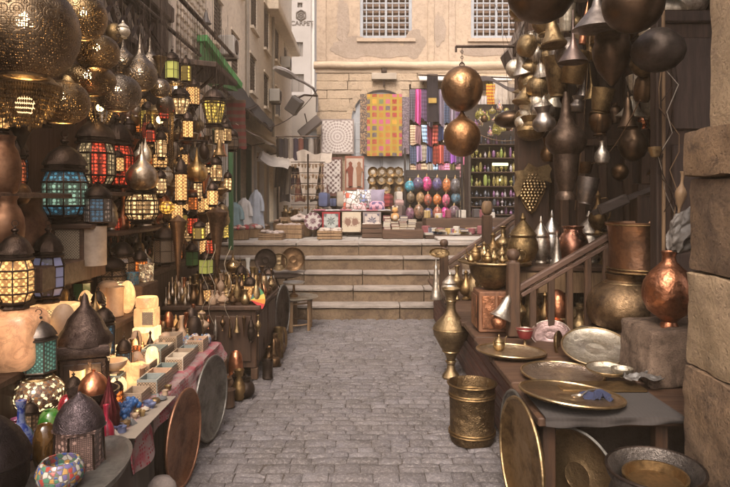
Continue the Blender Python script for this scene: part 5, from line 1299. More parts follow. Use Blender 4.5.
# beads and trinkets
r = random.Random(8)
BLUEB = paint((.025, .10, .28), .3, .3, 30)
for k in range(3):
    b = B()
    for i in range(26): ball_at(b, (r.uniform(-.035, .035), r.uniform(-.035, .035), .012+r.uniform(0, .03)), .013, seg=8)
    q = onz([124, 132, 119][k], [412, 408, 420][k], T1+.003)
    tag(b.build('bead_pile', BLUEB, None, 38, q), ['heap of bright blue beads behind the gold trinkets', 'second heap of bright blue beads next to the stone boxes', 'small heap of blue beads at the foot of the crimson cone'][k], 'beads')
tint = [((.45,.34,.18),'gold'),((.5,.42,.34),'cream'),((.10,.12,.22),'navy'),((.36,.25,.14),'bronze'),((.12,.12,.12),'black'),((.42,.30,.2),'tan')]
wr = ['scarab','ring box','tiny pyramid','round pillbox','little bowl','cat charm']
cnt = 0
for i in range(6):
    for j in range(3):
        q = onz(112+i*10+j*3, 440-i*8-j*5, T1+.004); cc, nm = tint[(i*2+j) % 6]
        mt = metal(cc, tuple(x*.4 for x in cc), .35) if nm in ('gold', 'bronze') else paint(cc, .5)
        pf = ['egg', 'drum', 'cone', 'cup', 'bowl', 'lidpot'][(i+j*2) % 6]
        tag(B().lathe([(a, b) for a, b in PR[pf]] if pf != 'cone' else [(0,0),(1,0),(.1,1),(0,1)], 12 if pf != 'cone' else 4, (.017+.004*((i+j) % 3), .026)).build('trinket', mt, None, 38, q, (0, 0, i)), f'tiny {nm} trinket in the spread at the table corner before the stone boxes', 'trinket', 'trinkets on the table corner'); cnt += 1
board = thing('display_board', 'thin pale board with trinkets at the table corner', 'board', (-1.06, 2.98, T1+.0005)); B().bbox((-.13, -.28, 0), (.06, .30, .0025), .001).build('plank', paint((.25, .21, .17), .7), board, 0)
# soapstone boxes in rows
SOAP = [paint((.36, .27, .19), .5, .35, 14, .3), paint((.25, .27, .25), .5, .3, 14), paint((.46, .30, .20), .5, .3, 12), paint((.20, .24, .22), .5, .3, 12), paint((.52, .44, .34), .5, .3, 10)]
CARVS = glow((.42, .30, .2), 0, 'lattice', 1.4, (.03, .025, .02))
cols = ['tan', 'grey green', 'pinkish', 'dark green', 'cream']
def sbox(p, w, d, h, c, lab, rz=0.):
    r = thing('soapstone_box', lab, 'box', p, (0, 0, rz)); t = .008
    b = B(); b.box((-w, -d, 0), (w, d, .008)); b.box((-w, -d, .0081), (-w+t, d, h)); b.box((w-t, -d, .0081), (w, d, h)); b.box((-w+t, -d, .0081), (w-t, -d+t, h)); b.box((-w+t, d-t, .0081), (w-t, d, h))
    b.build('body', SOAP[c], r, 0)
    b = B(); b.box((-w+.004, -d-.002, .012), (w-.004, -d-.0005, h-.012)); b.box((w+.0005, -d+.004, .012), (w+.002, d-.004, h-.012)); b.build('carved_panel', CARVS, r, 0)
for i in range(8):
    sbox(Vector((-1.18+.012*((i*5) % 3), 3.20+i*.155, T1+.002)), .05+.004*(i % 3), .066+.003*(i % 2), .060+.012*((i*2) % 3), i % 5, f'open {cols[i % 5]} soapstone box, {["first", "second", "third", "fourth", "fifth", "sixth", "seventh", "eighth", "ninth"][i]} in the front row from the trinkets')
for i in range(4):
    z = (.07, .12, .095, .13, .08)[i]
    sbox(Vector((-1.33+.015*(i % 2), 3.72+i*.16, T1+.002)), .06, .07, z, (i+2) % 5, f'taller {cols[(i+2) % 5]} soapstone box, {["first", "second", "third", "fourth", "fifth"][i]} in the back row from the trinkets')
for i, (x, y, z, lab) in enumerate([(-1.36, 3.36, .10, 'shallow alabaster bowl resting on a carved box by the trinkets'), (-1.40, 4.40, .0, 'wide cream alabaster bowl at the far end of the soapstone boxes'), (-1.27, 4.62, -.06, 'second cream alabaster bowl overlapping the painted jars'), (-1.56, 4.42, .0, 'pale stone bowl behind the row of soapstone boxes'), (-1.50, 4.22, .0, 'honey coloured stone bowl squeezed behind the tall boxes')]):
    if i == 0: sbox(Vector((x, y, T1+.002)), .055, .055, .10, 3, 'dark carved soapstone box under the shallow bowl')
    tag(B().lathe(PR['bowl'], 26, (.085 if i else .07, .07)).build('stone_bowl', [ALAB, ALAB, paint((.6,.5,.4), .4, .2, 8), paint((.42,.36,.30), .5), paint((.60,.38,.2), .4)][i], None, 38, (x, y, T1+.003+z)), lab, 'bowl')
for k in range(12):
    rs = random.Random(k+70); x = -1.12-.05*(k % 4)-rs.uniform(0, .02); y = 4.28+.085*(k//4)+rs.uniform(0, .03)
    cc = [(.45,.08,.10),(.10,.22,.38),(.50,.44,.38),(.12,.30,.30)][(k*7+k//4) % 4]
    tag(B().lathe(PR['lidpot' if k % 2 else 'egg'], 16, (.033, .075)).build('painted_jar', mosaic((cc, (.5,.46,.42), cc, (.3,.1,.1), (.12,.2,.35)), 0, 60), None, 38, (x, y, T1+.002+(.0 if k < 8 else .0))), 'small painted ceramic jar in the red white and blue pile', 'jar', 'painted jars')
# dark figurines and bottles behind boxes
for k in range(10):
    rs = random.Random(k+30); p = Vector((-1.50+rs.uniform(-.05, .1), 3.55+k*.09, T1+.002))
    nm = ['cat', 'ibis', 'falcon', 'jar', 'goblet'][k % 5]
    tag(B().lathe(PR[['bell', 'vase', 'ewer', 'jug', 'vase'][k % 5]], 12, (.03, .13+.03*(k % 3))).build('bronze_figure', IRON if k % 2 else BRONZE, None, 38, p), 'small dark bronze ornament in the row behind the soapstone boxes', 'ornament', 'dark bronze ornaments')
# table front: draped cloth, trays, stone
def f(u, w):
    y = 2.75+1.78*u; n = noise.noise(Vector((y*4, w*4, 9)))
    if w < .35: return (-1.20+.14*w/.35, y, T1+.003+.001*n)
    t = (w-.35)/.65; k = .5+.5*math.sin(y*9+1)
    return (-1.055+.03*t+.018*math.sin(y*24)*t+.01*n, y, T1-.002-.20*t*(.4+.6*k))
def keffiyeh():
    t = NT('checked_cloth'); v = t.coord(False)
    n = t.noise(v, 11, 3); d = t.voro(v, 55, rnd=.3); m = t.rng(d, .3, .38, 0, 1)
    c = t.mix(m, (.22, .03, .04), (.26, .19, .18)); c = t.mix(t.rng(n, .45, .62, 0, .8), c, (.30, .06, .08))
    return t.fin(c, .95, 0.0, t.bump(d, .3, .003), spec=.1)
tag(B().sheet(f, 110, 14, .005).build('checked_cloth', keffiyeh(), None, 60), 'red and white checked cloth drooping over the table edge', 'cloth')
def f(u, w):
    y = 2.3+.75*u; return (-1.055+.012*math.sin(y*21)+.012*math.sin(y*9)*w, y, T1-.012-.43*w)
tag(B().sheet(f, 50, 14, .005).build('grey_drape', cloth((.07,.055,.045), (.09,.075,.06), 3, 1), None, 60), 'dusty grey cloth hanging down the near front of the table', 'cloth')
tray('reddish copper tray leaning against the table front', Vector((-1.0, 3.33, .265)), .26, metal((.30,.16,.10),(.13,.07,.05),.4,.3,40), metal((.40,.21,.13),(.2,.1,.06),.35), (R(-90), 0, R(-94)), None, 1, .03, 'tray', 'copper_tray')
tray('large dull grey tray leaning behind the copper one', Vector((-1.01, 3.97, .275)), .27, TIN, TIN, (R(-90), 0, R(-98)), None, 1, .03, 'tray', 'grey_tray')
tag(B().lathe([(0,0),(.9,0),(1,.1),(1,.6),(.85,.85),(.5,.98),(0,1)], 26, (.075, .235), squash=.8).build('stone_bollard', stone((.24,.20,.18),(.17,.14,.13),9,.6), None, 50, (-.96, 2.93, 0)), 'small rounded grey stone standing on the paving by the copper tray', 'stone')
o = B().lathe(PR['drum'][:-3]+[(0,1)], 20, (.055, .13)); tag(o.build('hand_drum', BRWOOD, None, 38, (-1.02, 4.62, 0)), 'small round wooden hand drum on the paving between the tray and the desk', 'drum')
tag(B().bbox((-1.35, 4.85, 0), (-1.12, 5.06, .26), .008).build('tilted_crate', wood((.28,.19,.12),(.12,.08,.05)), None, 0), 'small light wooden crate on the paving behind the hand drum', 'crate')
tag(B().bbox((-.1, 0, -.04), (.52, .015, 0), .005).build('wooden_board', LTWOOD, None, 0, (-1.42, 2.02, .47), (0, 0, R(-15))), 'edge of a light wooden board in the corner under the mosaic bowl', 'board')

# ---- desk beyond
DESKW = wood((.085, .042, .022), (.03, .014, .008))
dr = thing('wooden_desk', 'old brown wooden desk crowded with bottles and little lamps', 'desk', (-1.31, 5.84, 0))
B().bbox((-.42, -.58, .60), (.42, .58, .64), .008).build('desk_top', DESKW, dr, 0)
B().bbox((-.38, -.54, .10), (.38, .52, .599), .01).build('body', DESKW, dr, 0)
b = B(); b.bbox((-.34, -.555, .16), (-.03, -.541, .55), .006); b.bbox((.03, -.555, .16), (.34, -.541, .55), .006); b.bbox((.381, -.50, .16), (.395, -.02, .55), .006); b.bbox((.381, .03, .16), (.395, .50, .55), .006); b.build('panel', DESKW, dr, 0)
for x in (-.36, .36):
    for y in (-.5, .48): B().bbox((x-.03, y-.03, 0), (x+.03, y+.03, .1), .005).build('leg', BRWOOD, dr, 0)
tray('large dark tray standing on edge against the desk side', Vector((-.93, 6.78, .31)), .31, IRON, TIN, (R(-90), 0, R(-97)), None, 1, .03, 'tray', 'dark_tray')
turned('black_kettle', 'black iron kettle on the paving beneath the desk corner', 'kettle', 249, 368, 20, 24, 5.5, 'kettle', IRON)
turned('black_kettle', 'slim black pot hanging on the desk corner', 'pot', 259, 352, 12, 30, 5.6, 'jug', IRON)
rs = random.Random(21); kinds = ['bottle', 'vase', 'ewer', 'lidpot', 'bell', 'onion', 'jug', 'egg']
desk_m = [BRASS, BRONZE, OLDBRASS, OLDBRASSE, IRON, COPPER, ALAB, BRONZE, BRASSE, OLDBRASS]
names = {'bottle': 'bottle', 'vase': 'vase', 'ewer': 'ewer', 'lidpot': 'lidded pot', 'bell': 'bell', 'onion': 'onion flask', 'jug': 'jug', 'egg': 'round jar'}
for i in range(9):
    for j in range(10):
        x = -1.68+.094*i+rs.uniform(-.02, .02); y = 5.34+.112*j+rs.uniform(-.03, .03); k = rs.choice(kinds); h = rs.uniform(.10, .24)
        tag(B().lathe(PR[k], 16, (rs.uniform(.032, .052), h)).build('small_vessel', rs.choice(desk_m), None, 38, (x, y, .641)), f'small {names[k]} in the crowd on the old wooden desk', 'vessel', 'small vessels on the desk')
for k, (x, y, gl, h, lab) in enumerate([(-1.0, 5.40, AMB, .26, 'little amber lit lantern at the near corner of the desk'), (-1.15, 5.6, WARM, .24, 'little warm lit lantern beside the amber one on the desk'), (-.98, 5.85, CREAM, .24, 'little cream paned lantern halfway along the desk'), (-1.4, 5.4, AMB, .2, 'low amber lantern at the shop side of the desk'), (-.97, 6.25, MILK, .24, 'small milky glass lantern at the far end of the desk'), (-1.2, 6.0, YEL, .30, 'yellow lit lantern standing among the bottles on the desk')]):
    lantern(lab, 0, 0, 60, 60, 1, gl, 6, loc=Vector((x, y, .642)), shape='box', power=.3 if k in (0, 1, 5) else 0, grid=(0, 0)) if False else lantern(lab, 0, 0, (.13/1)*F, h*F, 1.0, gl, 6, loc=Vector((x, y, .642)), shape='box', power=.35 if k in (0, 1, 5) else 0, grid=(0, 0))
r = thing('striped_fan', 'round fan with rainbow stripes leaning on the desk corner', 'fan', P(250, 300, 5.3), (R(75), 0, R(20)))
for k, c in enumerate([(.5,.03,.03),(.6,.25,.03),(.6,.5,.1),(.05,.22,.08),(.05,.10,.14)]):
    b = B(); a0 = -.9+k*.36; n = 5; v = [(0, 0, 0)]+[(.13*math.cos(a0+.36*i/n+.2), .13*math.sin(a0+.36*i/n+.2), 0) for i in range(n+1)]
    m_ = len(v); b.add(v+[(q[0], q[1], .006) for q in v], [tuple(range(m_))[::-1], tuple(range(m_, 2*m_))]+[(i, (i+1) % m_, (i+1) % m_+m_, i+m_) for i in range(m_)]); b.build('stripe', paint(c, .6), r, 0)
for k, (px, py) in enumerate([(233, 262), (240, 268), (228, 275)]):
    globe(['glowing golden lace lamp behind the desk wares', 'second golden lace lamp lower beside the first', 'dim golden lace lamp nearer the torch cone'][k], px, py, 18, 20, 6.3+.2*k, P(px, py-12, 6.3).z+.02, PB2, .8 if k < 2 else 0, neck=True)
# extra shelf contents far half of the shop
cnt = 0
for (z, ya, yb, n) in [(1.302, 4.7, 6.75, 13), (.0, 0, 0, 0)]:
    for i in range(n):
        y = ya+(yb-ya)*i/max(1, n-1); k = rs.choice(kinds)
        turned_o = B().lathe(PR[k], 18, (rs.uniform(.05, .07), rs.uniform(.2, .34))).build('shelf_vessel', rs.choice([BRONZE, BRASS, COPPER, OLDBRASS, SILVER]), None, 38, (-2.05+rs.uniform(-.05, .1), y, z))
        tag(turned_o, 'dull metal vessel in the row on the middle shelf of the lantern shop', 'vessel', 'vessels on the middle shelf')
stand('deep dark counter filling the far half of the lantern shop', (-2.43, 5.08, 0), (-1.72, 6.85, .95), DKWOOD)
for i in range(5):
    for j in range(12):
        k = rs.choice(kinds); h = rs.uniform(.14, .30)
        o = B().lathe(PR[k], 16, (rs.uniform(.04, .06), h)).build('counter_vessel', rs.choice([BRONZE, BRASS, COPPER, IRON, SILVER, OLDBRASSE]), None, 38, (-2.35+.13*i+rs.uniform(-.02, .02), 5.18+.14*j, .951))
        tag(o, 'metal vessel in the tight rows on the dark counter', 'vessel', 'vessels on the counter')
# cups on ledges
tag(B().bbox((-1.95, 4.62, .721), (-1.66, 4.98, .90), .008).build('small_chest', BRWOODX, None, 0), 'small brown chest carrying the beaded cups', 'chest')
art('blue beaded cup on the brown chest', Vector((-1.76, 4.7, .901)), .05, .09, mosaic(((.02,.12,.2),(.04,.2,.3),(.02,.07,.12)), 0, 60), 'drum', 'beaded_cup', 'cup')
art('cream beaded cup beside the blue one', Vector((-1.72, 4.88, .901)), .06, .14, mosaic(((.5,.36,.22),(.6,.48,.33),(.35,.22,.13)), .3, 60), 'drum', 'beaded_cup', 'cup')
# string of silver hands and dangling cords by the desk
for k, (px, py) in enumerate([(205, 300), (212, 304), (228, 306)]):
    p0 = P(px, py-60, 5.25); pts = [p0+Vector((.03*math.sin(q*.9+k), 0, -.05*q)) for q in range(15)]
    tag(B().tube(pts, .003, 5).build('cord', PALEB), ['pale cord dangling before the desk', 'second pale cord dangling before the desk corner', 'third pale cord hanging over the kettle'][k], 'cord')
for k in range(8):
    p0 = P(166+k*3.2, 306-(k % 3)*5, 4.9)
    o = B().lathe([(0,0),(.6,.1),(1,.4),(.4,.75),(.15,1),(0,1)], 8, (.014, .07)); o.tube([(0, 0, .07), (0, 0, .15)], .002, 4)
    tag(o.build('silver_pendant', SILVER, None, 38, p0), 'small silver pendant in the bunch beyond the glowing alabaster tower', 'pendant', 'silver pendants')

# ---- more stock on the steps and the wall
rs = random.Random(101)
VOT = [glow((1.0, .50, .16), .5, 'vein', 2.0), glow((1.0, .66, .34), .7, 'vein', 2.0), ALAB, ALAB, BRASS, BRONZE, glow((.9, .22, .05), .35, 'star', 1.5), OLDBRASSE]
for k in range(30):
    x = -1.60+.085*(k % 3)+rs.uniform(-.02, .02); y = 3.52+.15*(k//3)+rs.uniform(-.03, .03)
    if -1.58 < x < -1.38 and 4.05 < y < 4.4: continue
    m_ = VOT[rs.randrange(8)]; pf = rs.choice(['egg', 'drum', 'cup', 'ball', 'lidpot', 'bell'])
    tag(B().lathe(PR[pf], 16, (rs.uniform(.028, .042), rs.uniform(.06, .15))).build('small_ware', m_, None, 38, (x, y, T1+.003)), 'small ware in the jumble behind the soapstone boxes', 'ware', 'small wares behind the soapstone boxes')
for k in range(26):
    x = -1.98+.14*(k % 3)+rs.uniform(-.03, .03); y = 3.9+.13*(k//3)+rs.uniform(-.02, .02)
    if y > 4.95 or (x > -1.96 and 4.05 < y < 4.72 and x > -1.9): continue
    pf = rs.choice(['egg', 'bottle', 'vase', 'lidpot', 'bell', 'onion'])
    tag(B().lathe(PR[pf], 16, (rs.uniform(.04, .06), rs.uniform(.14, .28))).build('small_ware', rs.choice([BRONZE, IRON, OLDBRASS, COPPER, ALAB, BRASSE]), None, 38, (x, y, .722)), 'metal or stone vessel packed on the second step behind the egg lamps', 'vessel', 'vessels on the second step')
for k, (y, z, gl, w, h) in enumerate([(3.55, 1.86, DIM, .15, .42), (3.85, 1.95, AMB, .12, .34), (4.35, 2.05, DIM, .17, .46), (4.75, 2.12, WARM, .13, .36), (5.35, 1.72, AMB, .16, .44), (5.75, 1.62, DIM, .17, .46), (6.1, 1.75, WARM, .15, .40), (6.5, 1.65, AMB, .16, .42), (5.55, 2.25, ORNG, .13, .36), (6.3, 2.35, AMB, .13, .36), (4.0, 1.42, DIM, .13, .3), (3.3, 1.75, DIM, .15, .4)]):
    lantern(['dim bronze lantern hanging on the wall above the slim red one', 'amber lantern hanging on the wall over the teal lantern', 'dark domed lantern hanging on the wall behind the red panes', 'warm lantern hanging over the dark unlit one', 'amber lantern hanging above the start of the middle shelf', 'dark lantern hanging over the middle shelf', 'warm lit lantern hanging deep in the shop by the bead curtain', 'amber lantern hanging by the far timber post', 'orange lantern hanging high over the middle shelf', 'amber lantern hanging high by the far timber post', 'dim lantern hanging behind the cabinet top', 'dim lantern hanging on the wall by the smooth brown jar'][k], 0, 0, w*F, h*F, 1.0, gl, 6, loc=Vector((-2.25, y, z)), shape='oct' if k % 2 else 'box', hang=ZB, grid=(0, 1))
for k in range(44):
    y = rs.uniform(3.4, 6.8); z = rs.uniform(1.5, 2.75); x = rs.uniform(-2.3, -1.75)
    pf = rs.choice(['onion', 'lidpot', 'bell', 'ball', 'cone', 'kettle']); h = rs.uniform(.12, .24)
    py = 200+(EYE-z)*F/y; px = 365+x*F/y
    if 35 < px < 92 and 115 < py < 230: continue
    if 66 < px < 140 and 100 < py < 235 and y < 5.4: continue
    r_ = thing('hanging_vessel', 'metal vessel hanging among the lanterns against the shop wall', 'vessel', (x, y, z), (0, 0, 0), 'vessels on the lantern shop wall')
    B().lathe(PR[pf], 18, (rs.uniform(.045, .08), h)).build('body', rs.choice([BRONZE, BRASS, OLDBRASSE, COPPER, IRON, PALEB, BRASSE]), r_); chain_part(r_, h*.99, ZB-z)
# ---- more stock on the brass side
for k in range(80):
    y = rs.uniform(4.3, 5.15); z = rs.uniform(1.5, 2.95); x = rs.uniform(1.22, 2.5)
    pf = rs.choice(['onion', 'lidpot', 'bell', 'ball', 'kettle', 'jug', 'ewer', 'funnel', 'cup', 'disc']); h = rs.uniform(.12, .30)
    qx, qy = 365+x*F/y, 200+(EYE-z)*F/y
    if (505 < qx < 560 and 150 < qy < 235) or (585 < qx < 650 and qy > 118) or (545 < qx < 585 and 110 < qy < 200) or qx < 528: continue
    r_ = thing('hanging_vessel', 'dim metal vessel in the dense cluster hanging before the dark shop wall', 'vessel', (x, y, z), (rs.uniform(-.15, .15), rs.uniform(-.15, .15), 0), 'vessels before the brass shop wall')
    B().lathe(PR[pf], 20, (rs.uniform(.06, .12), h)).build('body', rs.choice([BRONZE, BRASS, OLDBRASSE, BRONZE, GREYM, PALEB, OLDBRASS]), r_); chain_part(r_, h*.98, ZB-z)
for k in range(52):
    y = rs.uniform(5.2, 5.5); z = rs.uniform(2.05, 2.85); x = rs.uniform(1.34, 1.60)
    pf = rs.choice(['ball', 'onion', 'bell', 'egg', 'kettle']); h = rs.uniform(.13, .24)
    r_ = thing('hanging_vessel', 'pale brass vessel crowded into the cluster at the shop corner', 'vessel', (x, y, z), (rs.uniform(-.3, .3), rs.uniform(-.3, .3), 0), 'pale vessels at the shop corner')
    B().lathe(PR[pf], 20, (rs.uniform(.07, .11), h)).build('body', rs.choice([PALEB, SILVER, PALEB, BRASS]), r_); chain_part(r_, h*.98, ZB-z)
for k in range(34):
    x = rs.uniform(.95, 2.3); y = rs.uniform(4.72, 4.82) if k % 2 else rs.uniform(5.0, 5.18)
    if x < 1.4 and k % 2: y = rs.uniform(5.2, 6.4)
    pf = rs.choice(['lidpot', 'ewer', 'vase', 'jug', 'kettle', 'bottle', 'ball']); h = rs.uniform(.16, .34)
    tag(B().lathe(PR[pf], 18, (rs.uniform(.05, .09), h)).build('brass_vessel', rs.choice([BRASS, OLDBRASS, BRASSE, SILVER, OLDBRASSE, COPPER]), None, 38, (x, y, DECK+.002)), 'brass vessel packed on the platform floor around the display table', 'vessel', 'vessels on the platform floor')

rs = random.Random(202)
for k in range(26):
    x = rs.uniform(-1.62, -1.28); y = 4.60+.045*(k % 10); pf = rs.choice(['lidpot', 'egg', 'vase', 'bell', 'drum', 'bottle'])
    tag(B().lathe(PR[pf], 16, (rs.uniform(.035, .06), rs.uniform(.10, .26))).build('small_ware', rs.choice([BRONZE, ALAB, COPPER, BRASS, IRON, VOT[0]]), None, 38, (x, y, .442)), 'small ware heaped on the crate stand before the desk', 'ware', 'small wares on the crate stand')
for k in range(12):
    x = rs.uniform(-1.2, -.92); y = rs.uniform(4.62, 5.2); pf = rs.choice(['kettle', 'jug', 'drum', 'pot', 'lidpot'])
    tag(B().lathe(PR[pf], 18, (rs.uniform(.05, .09), rs.uniform(.10, .24))).build('floor_vessel', rs.choice([BRONZE, IRON, BRWOOD, OLDBRASS]), None, 38, (x, y, 0)), 'dark vessel standing on the paving between the table and the desk', 'vessel', 'vessels on the paving before the desk')
k = 0
for (x, y, h, w, gl, lab) in [(-1.42, 3.02, .20, .09, DIM, 'tiny bronze lantern between the aqua one and the copper burner'), (-1.40, 3.60, .26, .10, BLUEG, 'small blue paned lantern in front of the pointed bronze one'), (-1.48, 2.74, .16, .08, DIM, 'tiny dark lantern behind the blue glass vase'), (-1.62, 3.46, .30, .11, AMB, 'small amber lit lantern glowing beside the carved one'), (-1.70, 2.70, .30, .12, DIM, 'dark lantern at the foot of the rounded alabaster block'), (-1.24, 3.10, .15, .07, ORNG, 'tiny orange lit lantern behind the blue beads'), (-1.75, 3.3, .24, .1, AMB, 'amber lantern tucked beside the fretwork lit box'), (-1.72, 4.0, .26, .1, WARM, 'warm lit lantern behind the front egg lamps')]:
    lantern(lab, 0, 0, w*F, h*F, 1.0, gl, 6, loc=Vector((x, y, (T1 if x > -1.64 else .72)+.003)), shape='box', grid=(0, 0), rot=x*7, power=.5 if gl in (AMB, WARM) else 0)
for k, (x, y, c, lab) in enumerate([(-1.38, 2.88, (.35,.03,.04), 'dark red glass jar behind the copper incense burner'), (-1.20, 2.56, (.03,.12,.05), 'small deep green glass jar behind the pierced dome'), (-1.24, 2.40, (.10,.05,.015), 'small honey glass jar between the blue vase and the pierced dome'), (-1.45, 2.58, (.20,.04,.10), 'plum glass vase behind the blue one'), (-1.40, 2.34, (.04,.06,.22), 'navy glass flask beside the huge dark lantern')]):
    art(lab, Vector((x, y, T1+.002)), .045, .13+.02*(k % 3), glassy(c), ['egg', 'bottle', 'egg', 'vase', 'bottle'][k], 'glass_jar', 'jar')
for k in range(40):
    px = rs.uniform(112, 232); Y = rs.uniform(4.9, 6.6); py = rs.uniform(110, 262)
    if 125 < px < 158 and 150 < py < 228 or 205 < px < 225 and 90 < py < 130: continue
    gl = rs.choice([AMB, WARM, YEL, ORNG, RED, AMB, WARM])
    lantern('glowing little lantern packed into the golden wall of lamps', px, py, rs.uniform(10, 15), rs.uniform(22, 34), Y, gl, 6, shape=rs.choice(['box', 'oct']), hang=ZB, group='small lanterns in the golden wall', grid=(0, 0), rot=rs.uniform(0, 1))

rs = random.Random(303)
for k in range(26):
    x = rs.uniform(-1.66, -.92); y = rs.uniform(5.02, 5.24) if k % 2 else rs.uniform(5.3, 6.4)
    if k % 2 == 0: x = rs.uniform(-.90, -.84)
    pf = rs.choice(['kettle', 'jug', 'drum', 'lidpot', 'bell', 'ball', 'egg']); z = rs.choice((0, 0, .001)); h = rs.uniform(.12, .34)
    tag(B().lathe(PR[pf], 16, (rs.uniform(.04, .075), h)).build('floor_vessel', rs.choice([BRONZE, IRON, BRWOOD, OLDBRASS, OLDBRASSE, COPPER]), None, 38, (x, y, z)), 'metal vessel standing on the paving against the old wooden desk', 'vessel', 'vessels against the desk')
for k in range(14):
    x = -1.68+.06*k; h = rs.uniform(.10, .24)
    r_ = thing('hanging_ladle', 'small metal piece hung along the front edge of the desk', 'ornament', (x, 5.225, .60-h-.03), (0, 0, 0), 'pieces hung along the desk edge')
    B().lathe(PR[rs.choice(['bell', 'cone', 'lidpot', 'vase'])], 12, (rs.uniform(.018, .034), h)).build('body', rs.choice([BRONZE, BRASS, SILVER, COPPER, IRON]), r_); chain_part(r_, h*.98, h+.06)

rs = random.Random(404)
gl_n = 0
for k in range(30):
    x = [-1.30, -1.40, -1.49][k % 3]+rs.uniform(-.02, .02); y = 3.18+.125*(k//3)+rs.uniform(-.02, .02)
    if k % 3 == 0 and y > 3.6: x -= .02
    h = rs.uniform(.07, .15) + (.04 if k % 3 == 2 else 0); pf = rs.choice(['egg', 'cup', 'drum', 'egg', 'ball']); lit = rs.random() < .55
    r_ = thing('candle_holder', ('glowing' if lit else 'unlit cream')+' little alabaster candle holder in the crowd along the soapstone boxes', 'candle holder', (x, y, T1+.003), (0, 0, 0), ('lit' if lit else 'unlit')+' alabaster candle holders')
    B().lathe(PR[pf], 18, (rs.uniform(.032, .045), h)).build('body', (ALABHOT if k % 2 else ALABLIT) if lit else ALAB, r_)
    if lit and gl_n < 6 and k % 3 == 1: lamp_light(r_, h+.06, .35); gl_n += 1
for k in range(16):
    x = rs.uniform(-1.95, -1.68); y = 3.05+.115*k/1.0*.95; h = rs.uniform(.12, .24)
    if 3.5 < y < 3.85: continue
    tag(B().lathe(PR[rs.choice(['egg', 'ball', 'drum'])], 20, (rs.uniform(.045, .07), h)).build('alabaster_lamp', rs.choice([ALABHOT, ALABLIT, ALAB]), None, 38, (x, y, .723)), 'alabaster lamp in the packed row on the second step', 'lamp', 'alabaster lamps on the second step')
HAZE = .007
# ================================================================= awnings and street furniture
# hanging white cloths by the cream house
def hangcloth(label, px, pyt, pyb, w, Y, mt, folds=5, depth=.02, name='hanging_cloth', cat='cloth', skew=0.):
    a = P(px, pyt, Y); W = S(w, Y); H = S(pyb-pyt, Y)
    def f(u, w_):
        n = noise.noise(Vector((u*3+px, w_*3, px*.1)))
        return ((u-.5)*W*(1-.06*math.sin(w_*4))+skew*W*w_, depth*math.sin(u*folds*6.28+w_)*(.3+.7*w_)+n*depth, -H*w_*(1+.03*math.sin(u*9)))
    return tag(B().sheet(f, max(8, int(folds*7)), 14, .004).build(name, mt, None, 60, a), label, cat)
WC = cloth((.62, .58, .52)); WC2 = cloth((.55, .50, .44), (.40, .33, .27), 40, 2)
hangcloth('white patterned shawl hanging behind the ring chandelier', 196, 138, 200, 26, 7.25, WC2)
hangcloth('white crocheted cloth hanging beside the golden onion lamp', 213, 150, 205, 20, 7.3, WC)
hangcloth('long cream cloth hanging by the green post', 222, 128, 205, 12, 7.4, WC, 3)
hangcloth('short white cloth low beside the torch cone', 207, 200, 235, 16, 7.3, WC2, 3)
hangcloth('red embroidered rug hanging under the dark awning', 236, 100, 148, 20, 9.6, cloth((.11, .02, .02), (.07, .05, .035), 9, 2), 2)
# green door post
r = thing('green_post', 'green painted post at the corner of the lantern shop', 'post', P(231, 250, 8.5))
B().bbox((-.03, -.03, 0), (.03, .03, 1.55), .006).build('shaft', GRN, r, 0)
b = B(); b.tube([(0, 0, 1.55), (-.04, 0, 1.66), (-.14, 0, 1.70), (-.24, 0, 1.64)], .022, 8); b.build('curved_top', GRN, r)
# dark awning and green beam
r = thing('dark_awning', 'black tarpaulin awning sloping out over the street shops', 'awning', (XL, 11, 3.6))
def f(u, w):
    n = noise.noise(Vector((u*6, w*3, 1)))*.06
    i0 = Vector((XL+.02, 12.0, 3.95)).lerp(Vector((XL+.02, 17.6, 3.70)), u); o0 = P(218, 84, 8.9).lerp(P(270, 129, 12.0), u)
    q = i0.lerp(o0, w); return (q.x-XL, q.y-11, q.z-3.6+n-.10*math.sin(w*3.14)-.03*math.sin(u*20)*w)
B().sheet(f, 30, 10, .01).build('canvas', cloth((.035, .03, .03))).parent = r
b = B()
AO = Vector((XL, 11, 3.6))
for u in (0, .5, 1): b.tube([Vector((XL+.02, 12.0+5.6*u, 3.93-.25*u))-AO, P(218, 84, 8.9).lerp(P(270, 129, 12.0), u)-AO], .02, 6)
b.tube([P(218, 85, 8.9)-AO, P(270, 130, 12.0)-AO], .022, 6); b.build('awning_frame', IRON, r)
r = thing('green_awning', 'bright green painted beam and gutter frame sloping beside the carved house', 'awning', (0, 0, 0))
a = P(202, 38, 8.3); c = P(238, 86, 9.6)
d_ = (c-a)
b = B(); n = d_.normalized(); s = Vector((0, 0, 1)).cross(n).normalized(); u_ = n.cross(s)
q = []
for p_, in ((a,), (c,)):
    for dx, dz in ((-.07, -.045), (.07, -.045), (.07, .045), (-.07, .045)): q.append(p_+s*dx+u_*dz)
b.add(q, [(0,1,2,3), (7,6,5,4), (0,4,5,1), (1,5,6,2), (2,6,7,3), (3,7,4,0)]); b.build('beam', paint((.055, .33, .08), .6, .45, 7, .3, (.16, .16, .10)), r, 0)
b = B(); b.add([a+Vector((-.02, 0, -.06)), c+Vector((-.02, 0, -.08)), c+Vector((-.35, 0, -.06)), a+Vector((-.05, 0, -.55)), a+Vector((-.0, .03, -.06)), c+Vector((-.0, .03, -.08)), c+Vector((-.33, .03, -.06)), a+Vector((-.03, .03, -.55))], [(3,2,1,0), (4,5,6,7), (0,1,5,4), (1,2,6,5), (2,3,7,6), (3,0,4,7)]); b.build('side_panel', paint((.07, .26, .08), .7, .45, 6, .3, (.20, .18, .12)), r, 0)
